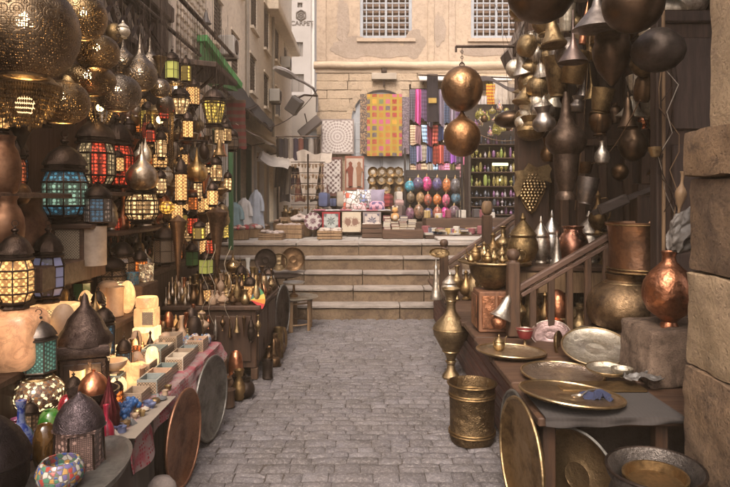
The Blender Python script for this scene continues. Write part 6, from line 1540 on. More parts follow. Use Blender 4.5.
r = thing('lantern_shop_eave', 'dark wooden eave board jutting over the hanging lanterns', 'eave', P(200, 72, 6.6))
T = Matrix.Rotation(R(6), 4, 'Y'); B().bbox((-.45, -.5, -.03), (.30, .5, .03), .01, T).build('board', DKWOOD, r, 0)
b = B()
for y in (-.4, 0, .4): b.tube([(-.4, y, -.5), (.15, y, -.05)], .018, 6)
b.build('bracket', DKWOOD, r)
turned('tin_lamp', 'white and dark enamel lamp under the top of the cream house', 'lamp', 206, 24, 11, 14, 8.3, 'bell', paint((.10, .09, .085), .5), hang=P(206, -6, 8.3).z)
# sagging cables
for k, (a, c, sg) in enumerate([((140, 20, 6.0), (232, 95, 9.0), .3), ((150, 30, 5.8), (215, 70, 8.5), .22), ((317, 90, 13.5), (268, 128, 12.0), .15), ((110, 34, 5.0), (172, 62, 7.0), .15)]):
    A = P(*a); C_ = P(*c); pts = [A.lerp(C_, t/14)-Vector((0, 0, 4*sg*(t/14)*(1-t/14))) for t in range(15)]
    tag(B().tube(pts, .009, 5).build('cable', IRON), ['black cable sagging from the timber trim past the carved house', 'thinner black cable sagging over the lime lantern', 'cable crossing the side street under the street lamps', 'short cable drooping behind the onion lamps'][k], 'cable')
# street lamps on the building corner
r = thing('street_lamp', 'grey cobra head street lamp on a curved arm from the sandy building corner', 'street lamp', P(317, 112, 13.8))
A = r.location; pts = [P(317, 112, 13.8), P(317, 96, 13.8), P(313, 88, 13.6), P(303, 82, 13.3), P(294, 78, 13.1)]
B().tube([p-A for p in pts], .028, 8).build('arm', paint((.22, .20, .19), .5), r)
h0 = P(294, 78, 13.1)-A; h1 = P(275, 68, 12.8)-A
T = Matrix.Translation(h0) @ (h1-h0).to_track_quat('X', 'Z').to_matrix().to_4x4()
b = B(); L_ = (h1-h0).length; prf = [(-.02, .04), (.1, .07), (L_*.45, .11), (L_*.8, .10), (L_, .03)]
b.sheet(lambda u, w: (L_*u, (w-.5)*2*(.05+.11*math.sin(math.pi*min(1, u*.8+.12))), .05*math.cos((w-.5)*3.1)*(.4+math.sin(3.1*u))), 14, 10, .05); 
o = b.build('head', paint((.50, .47, .45), .4), r); o.matrix_local = T
r = thing('floodlight', 'dark square floodlight on a thin arm below the cobra head lamp', 'street lamp', P(317, 96, 13.7)); A = r.location
B().tube([(0, 0, 0), P(304, 95, 13.3)-A, P(298, 98, 13.2)-A], .022, 8).build('arm', IRON, r)
b = B(); b.bbox((-.14, -.1, -.19), (.14, .06, .17), .02); b.bbox((-.12, -.14, -.17), (.12, -.101, .14), .01)
o = b.build('housing', paint((.07, .06, .055), .5), r, 30, P(295, 105, 13.2)-A, (R(15), R(35), 0))
r = thing('loudspeaker', 'dark tilted metal box hanging on the corner below the floodlight', 'box', P(310, 127, 13.6), (0, R(-40), 0))
B().bbox((-.28, -.12, -.10), (.28, .12, .10), .02).build('casing', paint((.10, .08, .07), .5), r, 30); B().tube([(0, 0, .1), (.1, 0, .3)], .015, 6).build('bracket', IRON, r)

# ================================================================= side street stalls on the plaza
r = thing('shop_canopy', 'dusty tan canopy cloth along the street shops', 'awning', (XL, 14, 2.9))
def f(u, w):
    y = 9.6+8.6*u-14; n = noise.noise(Vector((u*9, w*3, 5)))*.05
    return (.02+.62*w, y, .12-.32*w+n-.03*math.sin(u*25)*w)
B().sheet(f, 60, 8, .01).build('canvas', cloth((.42, .35, .28))).parent = r
for y in (-4, -1.6, .8, 3.2): B().tube([(0, y, -.35), (.6, y, -.22)], .014, 6).build('stay', IRON, r)
def f(u, w):
    return ((u-.5)*.55, .1*math.sin(w*3)-.3*w, -.20*w-.25*(u)-.05*math.sin(u*5))
tag(B().sheet(f, 14, 8, .008).build('white_canopy', cloth((.42, .38, .34)), None, 60, P(276, 150, 12.5)), 'white cloth canopy tilted down over the pale shop opening', 'awning')
# robes on stands
def robe(label, px, py, h, Y, c):
    r = thing('hanging_robe', label, 'robe', (P(px, py, Y).x, Y, PLZ+.06))
    H = S(h, Y); mt = cloth(c)
    B().lathe([(0,0),(.9,0),(1,.02),(.86,.3),(.72,.55),(.62,.70),(.66,.80),(.52,.88),(.25,.93),(.2,.97),(0,.97)], 40, (.16, H), flute=7, fd=.07, squash=.7).build('gown', mt, r)
    for s in (-1, 1):
        b = B(); b.tube([(s*.07, 0, H*.84), (s*.12, -.03, H*.66), (s*.13, -.05, H*.46)], .035, 8, 0, .04); b.build('sleeve', mt, r)
    B().tube([(0, 0, -.06), (0, 0, H*1.0)], .012, 6).build('stand', IRON, r)
robe('white cotton robe displayed on a stand by the street shop', 244, 214, 36, 11.0, (.60, .58, .56))
robe('pale blue cotton robe displayed on a stand next to the white one', 256, 216, 42, 11.8, (.46, .50, .56))
robe('turquoise robe displayed on a stand partly behind the green post', 235, 214, 34, 10.2, (.16, .24, .26))
def heap(label, px, py, w, h, Y, cols_, n=22, name='bag_heap', cat='bags'):
    """wicker tub filled with small soft goods"""
    r = thing(name, label, cat, (P(px, py, Y).x, Y, PLZ+.003)); W = S(w, Y)/2; H = S(h, Y); rs = random.Random(int(px*3))
    B().lathe([(0,0),(.85,0),(.9,.05),(1,.9),(1.04,1),(.95,1),(.8,.6),(0,.6)], 24, (W, H*.6), flute=24, fd=.02).build('basket', LTWOOD, r)
    for k, c in enumerate(cols_):
        b = B()
        for i in range(n//len(cols_)):
            a = rs.uniform(0, 6.28); q = W*.75*math.sqrt(rs.random()); ball_at(b, (q*math.cos(a), q*math.sin(a), H*.62+(1-q/W)*H*.25), W*.24, (1, 1, .7), 8)
        b.build('soft_goods', cloth(c), r)
heap('low wicker tub heaped with pale and red bags in the side street', 252, 226, 26, 14, 10.6, [(.5,.42,.38),(.3,.05,.06),(.2,.14,.12)])
heap('wicker tub of dark red goods next to the robes', 240, 224, 20, 16, 10.0, [(.28,.05,.06),(.12,.07,.06),(.4,.3,.25)])
heap('small tub of brown goods under the pale blue robe', 262, 222, 16, 10, 12.2, [(.2,.12,.08),(.4,.3,.24)])
# clothes rail with dark garments
r = thing('clothes_rail', 'clothes rail of dark and striped garments in front of the side street', 'clothes rail', (P(298, 0, 12.8).x, 12.8, PLZ))
b = B(); b.tube([(-.42, 0, 0), (-.42, 0, 1.95)], .02, 6); b.tube([(.42, 0, 0), (.42, 0, 1.95)], .02, 6); b.tube([(-.46, 0, 1.95), (.46, 0, 1.95)], .018, 6); b.build('frame', IRON, r)
rs = random.Random(41)
for k in range(8):
    c = [(.04,.035,.04),(.06,.05,.05),(.30,.25,.20),(.05,.04,.06),(.20,.08,.06),(.03,.03,.035),(.38,.34,.30),(.08,.06,.05)][k]
    def f(u, w, k=k): return ((u-.5)*.17*(1+.3*w)+.012*math.sin(w*5), .03*math.sin(u*9+w*2)+.02, -w*(1.0+.3*((k*5) % 3)/2)-.05*abs(u-.5))
    o = B().sheet(f, 12, 12, .006).build('garment', cloth(c), r, 60); o.location = (-.37+.105*k, 0, 1.92)
tag(B().sheet(lambda u, w: ((u-.5)*1.5, -.35*w+.04*math.sin(u*14), -.18*math.sin(u*3.14)*.6-.22*w+.02*math.sin(u*31)), 40, 8, .008).build('ragged_canopy', cloth((.45, .39, .33)), None, 60, P(296, 152, 12.9)), 'ragged beige canopy sagging over the clothes rail', 'awning')
def f(u, w): return ((u-.5)*.5*(1-.5*w), .03*math.sin(u*12), -.9*w+.05*math.sin(u*6))
tag(B().sheet(f, 20, 10, .006).build('draped_scarf', cloth((.52, .45, .38)), None, 60, P(309, 152, 12.4)), 'pale scarf knotted and hanging from the ragged canopy', 'scarf')
# trinket tree
r = thing('trinket_stand', 'spindly metal stand hung with little wooden trinkets before the mandala cloth', 'stand', (P(308, 0, 11.6).x, 11.6, PLZ))
b = B(); b.tube([(0, 0, 0), (0, 0, 1.5)], .018, 6)
for k in range(6): b.tube([(-.32, 0, .35+k*.2), (.32, 0, .35+k*.2)], .008, 5)
b.build('frame', IRON, r); rs = random.Random(5)
for k in range(6):
    b = B(); b.tube([(-.31, 0, .31+k*.2), (.31, 0, .31+k*.2)], .006, 5)
    for i in range(10): ball_at(b, (-.30+.065*i+rs.uniform(-.01, .01), rs.uniform(-.03, .03), .29+k*.2+rs.uniform(-.03, .01)), .024, (rs.uniform(.6, 1.2), .6, rs.uniform(1, 2)), 6)
    b.build('charm_string', LTWOOD, r)
def crate(label, px, py, w, h, Y, c=None, name='wooden_crate', stuff=True):
    r = thing(name, label, 'crate', (P(px, py, Y).x, Y, PLZ+.002)); W = S(w, Y)/2; H = S(h, Y); m_ = c or LTWOOD
    b = B()
    for k in range(3):
        z = H*k/3
        b.bbox((-W, -.2, z+.004), (W, -.185, z+H/3-.006), .003); b.bbox((-W, .185, z+.004), (W, .2, z+H/3-.006), .003); b.bbox((-W, -.184, z+.004), (-W+.015, .184, z+H/3-.006), .003); b.bbox((W-.015, -.184, z+.004), (W, .184, z+H/3-.006), .003)
    b.box((-W+.016, -.183, .004), (W-.016, .183, .02)); b.build('slats', m_, r, 0)
    if stuff:
        b = B(); rs = random.Random(int(px))
        for i in range(16): ball_at(b, (rs.uniform(-W*.8, W*.8), rs.uniform(-.15, .15), H*.82+rs.uniform(0, .04)), .05, (1, 1, .6), 8)
        b.build('contents', cloth([(.5,.42,.36),(.3,.2,.15),(.4,.33,.3)][int(px) % 3]), r)
crate('low slatted crate of small goods at the edge of the steps', 272, 244, 24, 7, 10.0)
crate('slatted wooden crate piled with pale goods beside the tall basket', 290, 240, 26, 14, 10.4)
crate('second slatted crate behind the pale goods', 297, 232, 30, 18, 11.3)
heap('tall round basket of pale fabric behind the crates', 300, 240, 26, 24, 10.9, [(.5,.43,.40),(.42,.34,.30)])
heap('round basket of brown goods by the trinket stand', 282, 236, 18, 20, 11.3, [(.3,.22,.16),(.16,.1,.07)])

# ================================================================= textile market by the arched door
def radial(c1, c2, kf=60, n=12, c3=None, rect=False):
    t = NT('printed_pattern'); tc = t.n('ShaderNodeTexCoord'); sp = t.n('ShaderNodeSeparateXYZ'); t.l(tc.outputs['Object'], sp.inputs[0])
    x, z = sp.outputs[0], sp.outputs[2]
    r_ = t.math('SQRT', t.math('ADD', t.math('MULTIPLY', x, x), t.math('MULTIPLY', z, z)))
    th = t.math('ARCTAN2', z, x)
    a = t.math('SINE', t.math('MULTIPLY', r_, kf)); b_ = t.math('COSINE', t.math('MULTIPLY', th, n))
    m = t.math('ADD', a, t.math('MULTIPLY', b_, .8))
    if rect:
        fx = t.math('SINE', t.math('MULTIPLY', x, kf)); fz = t.math('SINE', t.math('MULTIPLY', z, kf)); m = t.math('ADD', t.math('MULTIPLY', fx, fz), t.math('MULTIPLY', b_, .35))
    nn = t.voro(t.coord(False), 30, 'DISTANCE_TO_EDGE'); m = t.math('ADD', m, t.rng(nn, 0, .12, .7, -.3))
    col = t.mix(t.math('GREATER_THAN', m, .25), c1, c2)
    if c3: col = t.mix(t.math('GREATER_THAN', m, 1.3), col, c3)
    return t.fin(col, .9, 0.0, None, spec=.2)
def panel(name, label, cat, px0, py0, px1, py1, Y, mt, border=None, wave=.015, folds=1.5, dy=0.):
    a = P((px0+px1)/2, (py0+py1)/2, Y); W = S(px1-px0, Y)/2; H = S(py1-py0, Y)/2
    r = thing(name, label, cat, a)
    sh = lambda s, off: (lambda u, w: ((u-.5)*2*W*s, off+wave*math.sin(u*6.28*folds+w*2)*(.4+.6*(1-w)), (w-.5)*2*H*s))
    B().sheet(sh(1, 0), 20, 16, .006).build('cloth' if not border else 'border', border or mt, r, 60)
    if border:
        s = 1-.05*1.0/min(W, H)/1.6
        B().sheet(sh(s, -.006), 20, 16, .004).build('printed_field', mt, r, 60)
    return r
OFFW = (.58, .53, .49); INK = (.12, .09, .085)
YP = YB-.14
panel('mandala_cloth', 'square white cloth printed with a dark mandala hanging beside the arched door', 'wall hanging', 321, 119, 354, 154, YP, radial(OFFW, (.30, .25, .24), 95, 28), cloth((.30, .25, .23)))
panel('patterned_runner', 'narrow dark and white patterned runner under the mandala cloth', 'wall hanging', 322, 157, 342, 196, YP, radial(OFFW, (.11, .07, .07), 55, 4, None, True), cloth((.16, .08, .07)))
# figure papyrus
r = panel('figure_print', 'printed panel with two standing red brown figures under the arched door', 'wall hanging', 345, 156, 364, 190, YP, cloth((.55, .46, .38)), cloth((.33, .14, .10)))
for k, x in enumerate((-.09, .10)):
    b = B(); s = .34
    pts = [(-.05,-.33),(.05,-.33),(.045,-.15),(.06,.05),(.10,.02),(.11,.06),(.05,.14),(.03,.18),(.045,.24),(.0,.29),(-.045,.24),(-.03,.18),(-.07,.12),(-.05,-.05)]
    ext([(x+a*(1 if k else -1), c*.9) for a, c in pts], .004).build('painted_figure', cloth([(.22,.07,.05),(.30,.16,.10)][k]), r, 0).location = (0, -.035, 0)
def patchwork():
    t = NT('patchwork'); tc = t.n('ShaderNodeTexCoord'); sp = t.n('ShaderNodeSeparateXYZ'); t.l(tc.outputs['Object'], sp.inputs[0])
    s = S(6.6, YB)
    ux = t.math('DIVIDE', sp.outputs[0], s); uz = t.math('DIVIDE', sp.outputs[2], s)
    fx = t.math('ABSOLUTE', t.math('SUBTRACT', t.math('FRACT', t.math('ADD', ux, 20.0)), .5)); fz = t.math('ABSOLUTE', t.math('SUBTRACT', t.math('FRACT', t.math('ADD', uz, 20.0)), .5))
    inside = t.math('LESS_THAN', t.math('MAXIMUM', fx, fz), .34)
    cv = t.n('ShaderNodeCombineXYZ'); t.l(t.math('FLOOR', t.math('ADD', ux, 20.0)), cv.inputs[0]); t.l(t.math('FLOOR', t.math('ADD', uz, 20.0)), cv.inputs[1])
    wn = t.n('ShaderNodeTexWhiteNoise'); t.l(cv.outputs[0], wn.inputs[0])
    cc = [(.34,.05,.05),(.40,.18,.04),(.35,.05,.12),(.10,.09,.12),(.42,.14,.06),(.14,.20,.10),(.45,.10,.20),(.30,.03,.03),(.55,.30,.05)]
    col = t.ramp(wn.outputs[0], [(i/len(cc), c) for i, c in enumerate(cc)], True)
    n = t.noise(t.coord(False), 30, 4)
    col = t.mix(inside, (.36, .26, .045), col); col = t.mix(t.rng(n, .42, .66, 0, .55), col, (.32, .22, .09))
    return t.fin(col, .85, 0.0, None, spec=.2)
panel('patchwork_quilt', 'bright yellow patchwork hanging with rows of red and orange squares over the arched door', 'quilt', 367, 94, 402, 156, YP-.06, patchwork(), None, .035, 2.5)
panel('dark_scarf', 'dark flecked narrow scarf hung at the door side of the patchwork', 'scarf', 360, 94, 368, 154, YP-.02, mosaic(((.06,.04,.04),(.28,.16,.10),(.10,.07,.06),(.4,.28,.16)), 0, 40), None, .02, .6)
panel('purple_scarf', 'long purple grey flecked scarf hung on the far side of the patchwork', 'scarf', 402, 97, 411, 154, YP-.02, mosaic(((.14,.10,.16),(.24,.18,.24),(.10,.08,.12),(.3,.24,.28)), 0, 40), None, .02, .6)
# rows of folded scarves
rk = thing('scarf_rack', 'metal rack with rails holding folded scarves beside the patchwork', 'rack', (pxw(437), YB-.25, PLZ))
zt = [EYE+(200-y_)/F*(YB-.3) for y_ in (88, 124, 146, 163)]
b = B()
for x in (pxw(409.5), pxw(441), pxw(467)): b.tube([(x-rk.location.x, .06, 0), (x-rk.location.x, .06, zt[0]-PLZ+.1)], .02, 6)
for z in zt: b.tube([(pxw(409)-rk.location.x, .06, z-PLZ), (pxw(468)-rk.location.x, .06, z-PLZ)], .014, 6)
b.build('frame', IRON, rk)
palette = [('grey lilac',(.20,.17,.22)),('magenta',(.45,.05,.20)),('dusty purple',(.22,.14,.26)),('charcoal',(.09,.08,.09)),('faded rose',(.40,.22,.24)),('slate blue',(.12,.16,.26)),('brick red',(.35,.07,.05)),('sand',(.42,.32,.22)),('sky blue',(.28,.40,.55)),('wine',(.22,.03,.07)),('cream',(.52,.46,.38)),('orange',(.55,.20,.05)),('navy',(.04,.06,.16)),('violet',(.26,.08,.38)),('pink',(.60,.25,.38)),('olive',(.20,.18,.08))]
rows = [(88, 124, [0,1,2,0,3,0,5,0,2,0]), (124, 145, [7,4,8,9,6,12,10,4,13,0]), (144, 164, [5,2,10,12,6,6,2,13,0,14]), (162, 180, [7,4,7,10,8,14,14,15,4,7])]
for ri, (ya, yb, cs) in enumerate(rows):
    n = len(cs)
    for i, ci in enumerate(cs):
        x0 = 410+i*5.7; nm, c = palette[ci]; Y = YB-.25
        a = P(x0+2.8, ya+1, Y); W = S(5.3, Y)/2; H = S(yb-ya-1, Y)*(1 if (i*7+ri) % 4 else .9)
        c2 = tuple(min(1, v*1.7+.04) for v in c) if (i+ri) % 2 else tuple(v*.5 for v in c)
        H *= rs.uniform(.92, 1.12); ph = rs.uniform(0, 6); sk = rs.uniform(-.03, .03); nf = rs.choice((2, 3))
        fn = lambda u, w, s=1: ((u-.5)*2*W*(1.02-.12*math.sin(3*w+ph)*w)+sk*w, (.05*math.cos(min(1, w*6)*1.57) if w < .17 else 0)-.03*w+.022*math.sin(u*6.28*nf+ph)*(.35+w), .03*math.sin(min(1, w*6)*1.57)-H*w*(1+.05*math.sin(u*4+ph)))
        o = B().sheet(fn, 14, 16, .02).build('folded_scarf', cloth(tuple(v*.85 for v in c), c2, 11 if i % 3 else 17, 0 if i % 2 else 2), None, 60, a)
        tag(o, f'{nm} folded scarf in the {["top", "second", "third", "lowest"][ri]} row of the scarf rack', 'scarf', f'folded scarves in the {["top", "second", "third", "lowest"][ri]} row')
panel('black_dress', 'black embroidered dress with gold trim hanging at the top of the scarf rack', 'dress', 427, 74, 438, 122, YB-.5, cloth((.03,.025,.03)), None, .03, 1)
panel('gold_trim', 'gold embroidered band across the black dress', 'trim', 428.5, 98, 436.5, 103, YB-.55, cloth((.42,.28,.08)), None, .005, 1)
# awning of white pleats
r = thing('white_awning', 'narrow white pleated awning above the scarf rack', 'awning', P(466, 72, YB-.4))
W = S(46, YB-.4)
B().sheet(lambda u, w: ((u-.5)*2*W, -.35*w+.4, -.18*w+(.02*math.sin(u*250))*w), 240, 3, .006).build('canvas', paint((.62,.60,.56), .7), r, 60)
B().tube([(-W, .04, -.17), (W, .04, -.17)], .025, 8).build('rod', paint((.55,.5,.45), .5), r)
for x in (-W*.9, 0, W*.9): B().tube([(x, .39, -.2), (x, .05, -.18)], .012, 6).build('bracket', IRON, r)
# garments beyond the copper globes
for k, (a, c, d, e, cl_, lab) in enumerate([(478,96,487,130,(.48,.44,.42),'pale folded shirt hanging by the red and yellow dress'),(486,84,495,122,(.45,.12,.04),'red and yellow patterned dress behind the copper globes'),(493,82,508,118,(.46,.40,.34),'cream lace dress hanging near the brass cluster'),(479,122,493,155,(.45,.02,.14),'crimson skirt hanging below the pale shirt'),(492,124,508,158,(.08,.07,.07),'black netted shawl hung next to the crimson skirt'),(466,104,476,136,(.38,.40,.48),'pale blue shirt half hidden by the copper globes'),(506,84,516,120,(.30,.25,.2),'brown striped robe under the brass cluster')]):
    c2 = (.55,.38,.05) if k == 1 else None
    hangcloth(lab, (a+c)/2 if False else (a+d)/2, c, e, d-a, YB-.6, cloth(cl_, c2, 14, 2) if c2 else cloth(cl_), 3, .03, 'hanging_garment', 'garment')
tag(B().tube([P(418, 75, YB-.6), P(520, 78, YB-.6)], .018, 6).build('garment_rail', IRON), 'thin dark rail carrying the hanging garments under the white awning', 'rail')
tag(B().sheet(lambda u, w: ((u-.5)*1.3, -.3*w, .12*math.sin(u*7)-.15*w-.1*u*0), 24, 6, .01).build('dark_canopy', cloth((.05,.04,.04)), None, 60, P(502, 82, 12.6)), 'ragged dark canopy above the cream lace dress', 'awning')
# coloured ball lamps
BALLC = [[('turquoise',(.03,.30,.42)),('navy and orange',(.08,.06,.16)),('hot pink',(.65,.04,.25)),('indigo',(.08,.07,.24)),('orange',(.65,.20,.05)),('grey',(.10,.10,.12))],
         [('dark olive',(.12,.08,.04)),('brown and cream',(.35,.20,.08)),('rust',(.35,.08,.04)),('amber',(.60,.18,.03)),('rose',(.55,.10,.20)),('petrol blue',(.06,.18,.28))],
         [('plum',(.20,.07,.14)),('umber',(.22,.11,.06)),('dark blue',(.05,.06,.18)),('brick',(.38,.10,.06)),('magenta',(.62,.02,.28)),('violet brown',(.16,.09,.14))]]
fr = thing('ornament_rack', 'black frame hung with rows of coloured ball ornaments', 'frame', (pxw(433), YB-.65, PLZ))
Yb = YB-.65; g_ = lambda px: (px-365)/F*Yb-fr.location.x
b = B(); b.bbox((g_(404), -.02, .05), (g_(406), .04, S(82, Yb)), .006); b.bbox((g_(461), -.02, .05), (g_(463), .04, S(82, Yb)), .006)
for z_ in (177, 193, 206): b.tube([(g_(404), .0, EYE+(200-z_)/F*Yb-PLZ), (g_(463), .0, EYE+(200-z_)/F*Yb-PLZ)], .008, 5)
b.bbox((g_(404), -.1, EYE+(200-219)/F*Yb-PLZ), (g_(463), .1, EYE+(200-217)/F*Yb-PLZ), .005); b.box((g_(406)+.01, .1, .05), (g_(461)-.01, .13, S(60, Yb))); b.build('rails', paint((.025,.02,.02), .6), fr, 0)
for ri, (yy, row_) in enumerate(zip((185, 199, 213), BALLC)):
    for i, (nm, c) in enumerate(row_):
        px = 409.5+i*9.1+(ri == 1)*.8+rs.uniform(-.9, .9); w = (10.6 if ri != 1 else 9.2)*rs.uniform(.88, 1.08); h = (14 if ri != 1 else 12)*rs.uniform(.85, 1.1)
        p_ = P(px, yy+h/2+rs.uniform(-1.5, 2), Yb-.10-.05*((i+ri) % 2)); W = S(w, Yb)/2; H = S(h, Yb)
        r = thing('ball_ornament', f'{nm} patterned ball ornament in the {["upper", "middle", "lower"][ri]} row of the black frame', 'ornament', p_, (0, 0, 0), f'ball ornaments in the {["upper", "middle", "lower"][ri]} row')
        B().lathe(PR['ball'], 18, (W, H)).build('ball', mosaic((c, c, tuple(min(1, v*1.5+.03) for v in c), tuple(v*.5 for v in c), c), 0, 26), r)
        B().lathe([(0,0),(.5,0),(.3,.5),(.1,1),(0,1)], 8, (W*.6, H*.25), Matrix.Translation((0, 0, H*.97))).build('cap', BRASS, r)
# brass discs
rs = random.Random(12); di = 0
bd = thing('disc_board', 'dark board behind the brass mirrors by the arched door', 'board', (pxw(386), YB-.52, PLZ)); B().box((-S(17, YB), 0, 0), (S(17, YB), .03, S(52, YB))).build('board', DKWOOD, bd, 0)
for ri, (yy, n, s) in enumerate([(172, 4, 10), (180, 4, 9), (189, 3, 9), (197, 4, 8), (206, 4, 8), (215, 3, 8)]):
    for i in range(n):
        px = 373+i*(26/(max(1, n-1)))+rs.uniform(-1, 1)
        r = thing('brass_mirror', f'round embossed brass mirror in the {["top", "second", "third", "fourth", "fifth", "bottom"][ri]} row beside the cushions', 'mirror', P(px, yy, YB-.62), (R(90), 0, 0), f'brass mirrors in the {["top", "second", "third", "fourth", "fifth", "bottom"][ri]} row')
        W = S(s, YB)/2; B().lathe(PR['disc'], 20, (W, .03), flute=8 if (i+ri) % 2 else 0, fd=.08).build('frame', BRASSE if i % 2 else OLDBRASS, r); B().lathe([(0,.012),(.45,.012),(.45,.018),(0,.018)], 14, (W, 1)).build('glass', metal((.7,.65,.55),(.4,.35,.3),.12), r, 0)
# front tables
def mtable(label, px0, px1, py, Y, hanging, zt_):
    r = thing('market_table', label, 'table', (P((px0+px1)/2, py, Y).x, Y, PLZ)); W = S(px1-px0, Y)/2
    B().bbox((-W, -.25, zt_-.03), (W, .3, zt_), .006).build('table_top', BRWOODX, r, 0)
    for x in (-W+.06, W-.06):
        for y in (-.2, .25): B().bbox((x-.02, y-.02, 0), (x+.02, y+.02, zt_-.03), .004).build('leg', BRWOOD, r, 0)
    return r
Yt = 11.0; ztab = EYE-PLZ-(210.5-200)/F*Yt
mtable('low market table covered with a white and red cloth and hung with cushion covers', 312, 398, 212, Yt, 1, ztab)
tag(B().sheet(lambda u, w: ((u-.5)*S(76, Yt), -.27+.5*w, .008+.01*abs(noise.noise(Vector((u*12, w*5, 3))))), 40, 8, .012).build('white_cover', cloth((.62,.58,.58), (.45,.18,.22), 2.2, 0), None, 60, (P(352, 0, Yt).x, Yt, PLZ+ztab)), 'white cover with red edging spread on the low market table', 'cloth')
for k, (a, c, d, e, mt, bd_, lab) in enumerate([(322,212,340,230,radial((.40,.42,.40),(.12,.14,.14),50,8),cloth((.34,.04,.05)),'grey cushion cover with a red border hanging from the market table'),
    (342,212,361,232,radial((.50,.43,.33),(.22,.13,.10),30,2),None,'beige cushion cover with an eye motif hanging from the market table'),
    (363,212,381,230,radial((.46,.40,.36),(.10,.10,.14),45,8),cloth((.28,.24,.23)),'cream and navy star cushion cover hanging from the market table')]):
    panel('cushion_cover', lab, 'cushion cover', a, c, d, e, Yt-.32, mt, bd_, .008)
r = thing('round_mat', 'round dark mandala mat hanging at the corner of the market table', 'mat', P(313, 221, Yt-.36)); B().lathe([(0,0),(1,0),(1,.014),(0,.014)], 30, (S(8.5, Yt), 1), Matrix.Rotation(R(90), 4, 'X')).build('mat_disc', radial((.5,.45,.42),(.14,.07,.09),60,10), r)
bpy.context.view_layer.update()
def cushion(label, px, py, w, h, Y, mt, tilt=-20, rz=0):
    r = thing('cushion', label, 'cushion', P(px, py, Y), (R(tilt), 0, R(rz))); W = S(w, Y)/2; H = S(h, Y)/2; b = B()
    for sd in (-1, 1):
        n = 10; vs = []
        for i in range(n+1):
            for j in range(n+1):
                u, v = 2*i/n-1, 2*j/n-1; q = (1-u*u)*(1-v*v); vs.append((W*u*(1-.06*(1-v*v)), sd*.085*q**.45, H+H*v*(1-.06*(1-u*u))))
        b.add(vs, [((i*(n+1)+j, (i+1)*(n+1)+j, (i+1)*(n+1)+j+1, i*(n+1)+j+1) if sd < 0 else (i*(n+1)+j+1, (i+1)*(n+1)+j+1, (i+1)*(n+1)+j, i*(n+1)+j)) for i in range(n) for j in range(n)])
    b.build('cover', mt, r, 80)
cushion('white cushion with a bright red and blue splash on the market table', 352, 209, 18, 20, Yt+.05, mosaic(((.6,.56,.52),(.62,.58,.54),(.5,.12,.08),(.55,.5,.48),(.12,.32,.45),(.6,.55,.5)), 0, 11))
cushion('white cushion printed with blue leaves behind the red one', 365, 206, 15, 18, Yt+.15, mosaic(((.55,.53,.55),(.5,.5,.54),(.16,.2,.36),(.6,.57,.55)), 0, 16), -20, 8)
cushion('plain grey lilac cushion at the end of the market table', 376, 206, 16, 18, Yt+.18, cloth((.26,.23,.30)), -20, -12)
cushion('small pink and navy patterned cushion in front of the grey lilac one', 377, 210, 16, 10, Yt-.02, radial((.52,.30,.36),(.10,.08,.16),70,6), -30)
cushion('small pink cushion lying before the white ones', 359, 210, 16, 8, Yt-.05, mosaic(((.6,.42,.42),(.55,.5,.48),(.45,.15,.2)), 0, 14), -40)
# books and boxes on the right half
crate('low wooden crate of souvenirs under the hanging round mat', 330, 240, 24, 9, 10.2)
crate('weathered crate between the cushion covers and the books', 372, 240, 20, 14, 10.6, BRWOODX)
def bench(label, px0, px1, pyt, Y, mt):
    a = P(px0, pyt, Y); c = P(px1, pyt, Y); return tag(B().bbox((a.x, Y-.25, PLZ+.003), (c.x, Y+.3, a.z), .01).build('market_box', mt, None, 0), label, 'box')
bench('wide low box topped with stacked books by the steps', 382, 422, 229, 10.4, BRWOODX)
bench('second low box spread with papers near the stair rail', 424, 478, 234, 10.4, BRWOODX)
bench('dark low counter beneath the ball ornaments', 404, 462, 222, 12.6, DKWOOD)
bench('pale marble ledge with papers behind the stair rail', 436, 500, 237, 9.9, paint((.45, .41, .37), .5))
rs = random.Random(33)
bk = [(.14,.09,.06,'brown'),(.42,.36,.28,'tan'),(.20,.06,.07,'maroon'),(.10,.09,.12,'navy'),(.50,.47,.42,'cream'),(.28,.20,.12,'ochre')]
def book(px, pyb, w, th, Y, c, z=None, rz=0., n=0, where=''):
    p_ = P(px, pyb, Y); p_.z = z if z is not None else p_.z
    r = thing('book', f'{c[3]} covered book {where}', 'book', p_, (0, 0, rz), 'books '+where); W = S(w, Y)/2
    b = B(); b.box((-W, -.12, 0), (W, .12, .006)); b.box((-W, -.12, th-.006), (W, .12, th)); b.box((-W, -.12, .0061), (-W+.006, .12, th-.0061)); b.build('cover', paint(c[:3], .6), r, 0)
    B().box((-W+.0065, -.115, .0062), (W-.006, .115, th-.0062)).build('pages', paint((.48,.42,.33), .9, .3, 60), r, 0)
for s, (px, n) in enumerate([(387, 5), (395, 6), (403, 6), (411, 4)]):
    z = P(0, 229, 10.4).z+.001
    for k in range(n):
        th = rs.uniform(.03, .05); book(px+rs.uniform(-.7, .7), 0, 8 if s else 7, th, 10.3, bk[rs.randrange(6)], z, rs.uniform(-.1, .1), k, ['in the stack nearest the cushion covers', 'in the second stack from the cushion covers', 'in the tallest stack beside the toy cat', 'in the short stack at the end of the wide box'][s] if s else 'in the stack beside the cushion covers'); z += th+.001
for k in range(12):
    px = 427+k*4.2+rs.uniform(-1, 1); c = bk[[4, 4, 0, 5, 4, 2, 4, 1, 4, 3, 4, 1][k]]
    book(px, 0, 8, rs.uniform(.012, .05), 10.25+.12*(k % 3), c, P(0, 234, 10.4).z+.001+(k % 2)*.052, rs.uniform(-.5, .5), k, 'lying open to view on the second low box')
r = thing('toy_cat', 'small orange and cream toy figure sitting on the books', 'toy', P(395, 221, 10.2))
b = B(); ball_at(b, (0, 0, .07), .07, (1, .8, 1.0)); ball_at(b, (0, -.01, .18), .05, (1, .9, .95)); b.build('body', cloth((.55, .30, .12)), r)
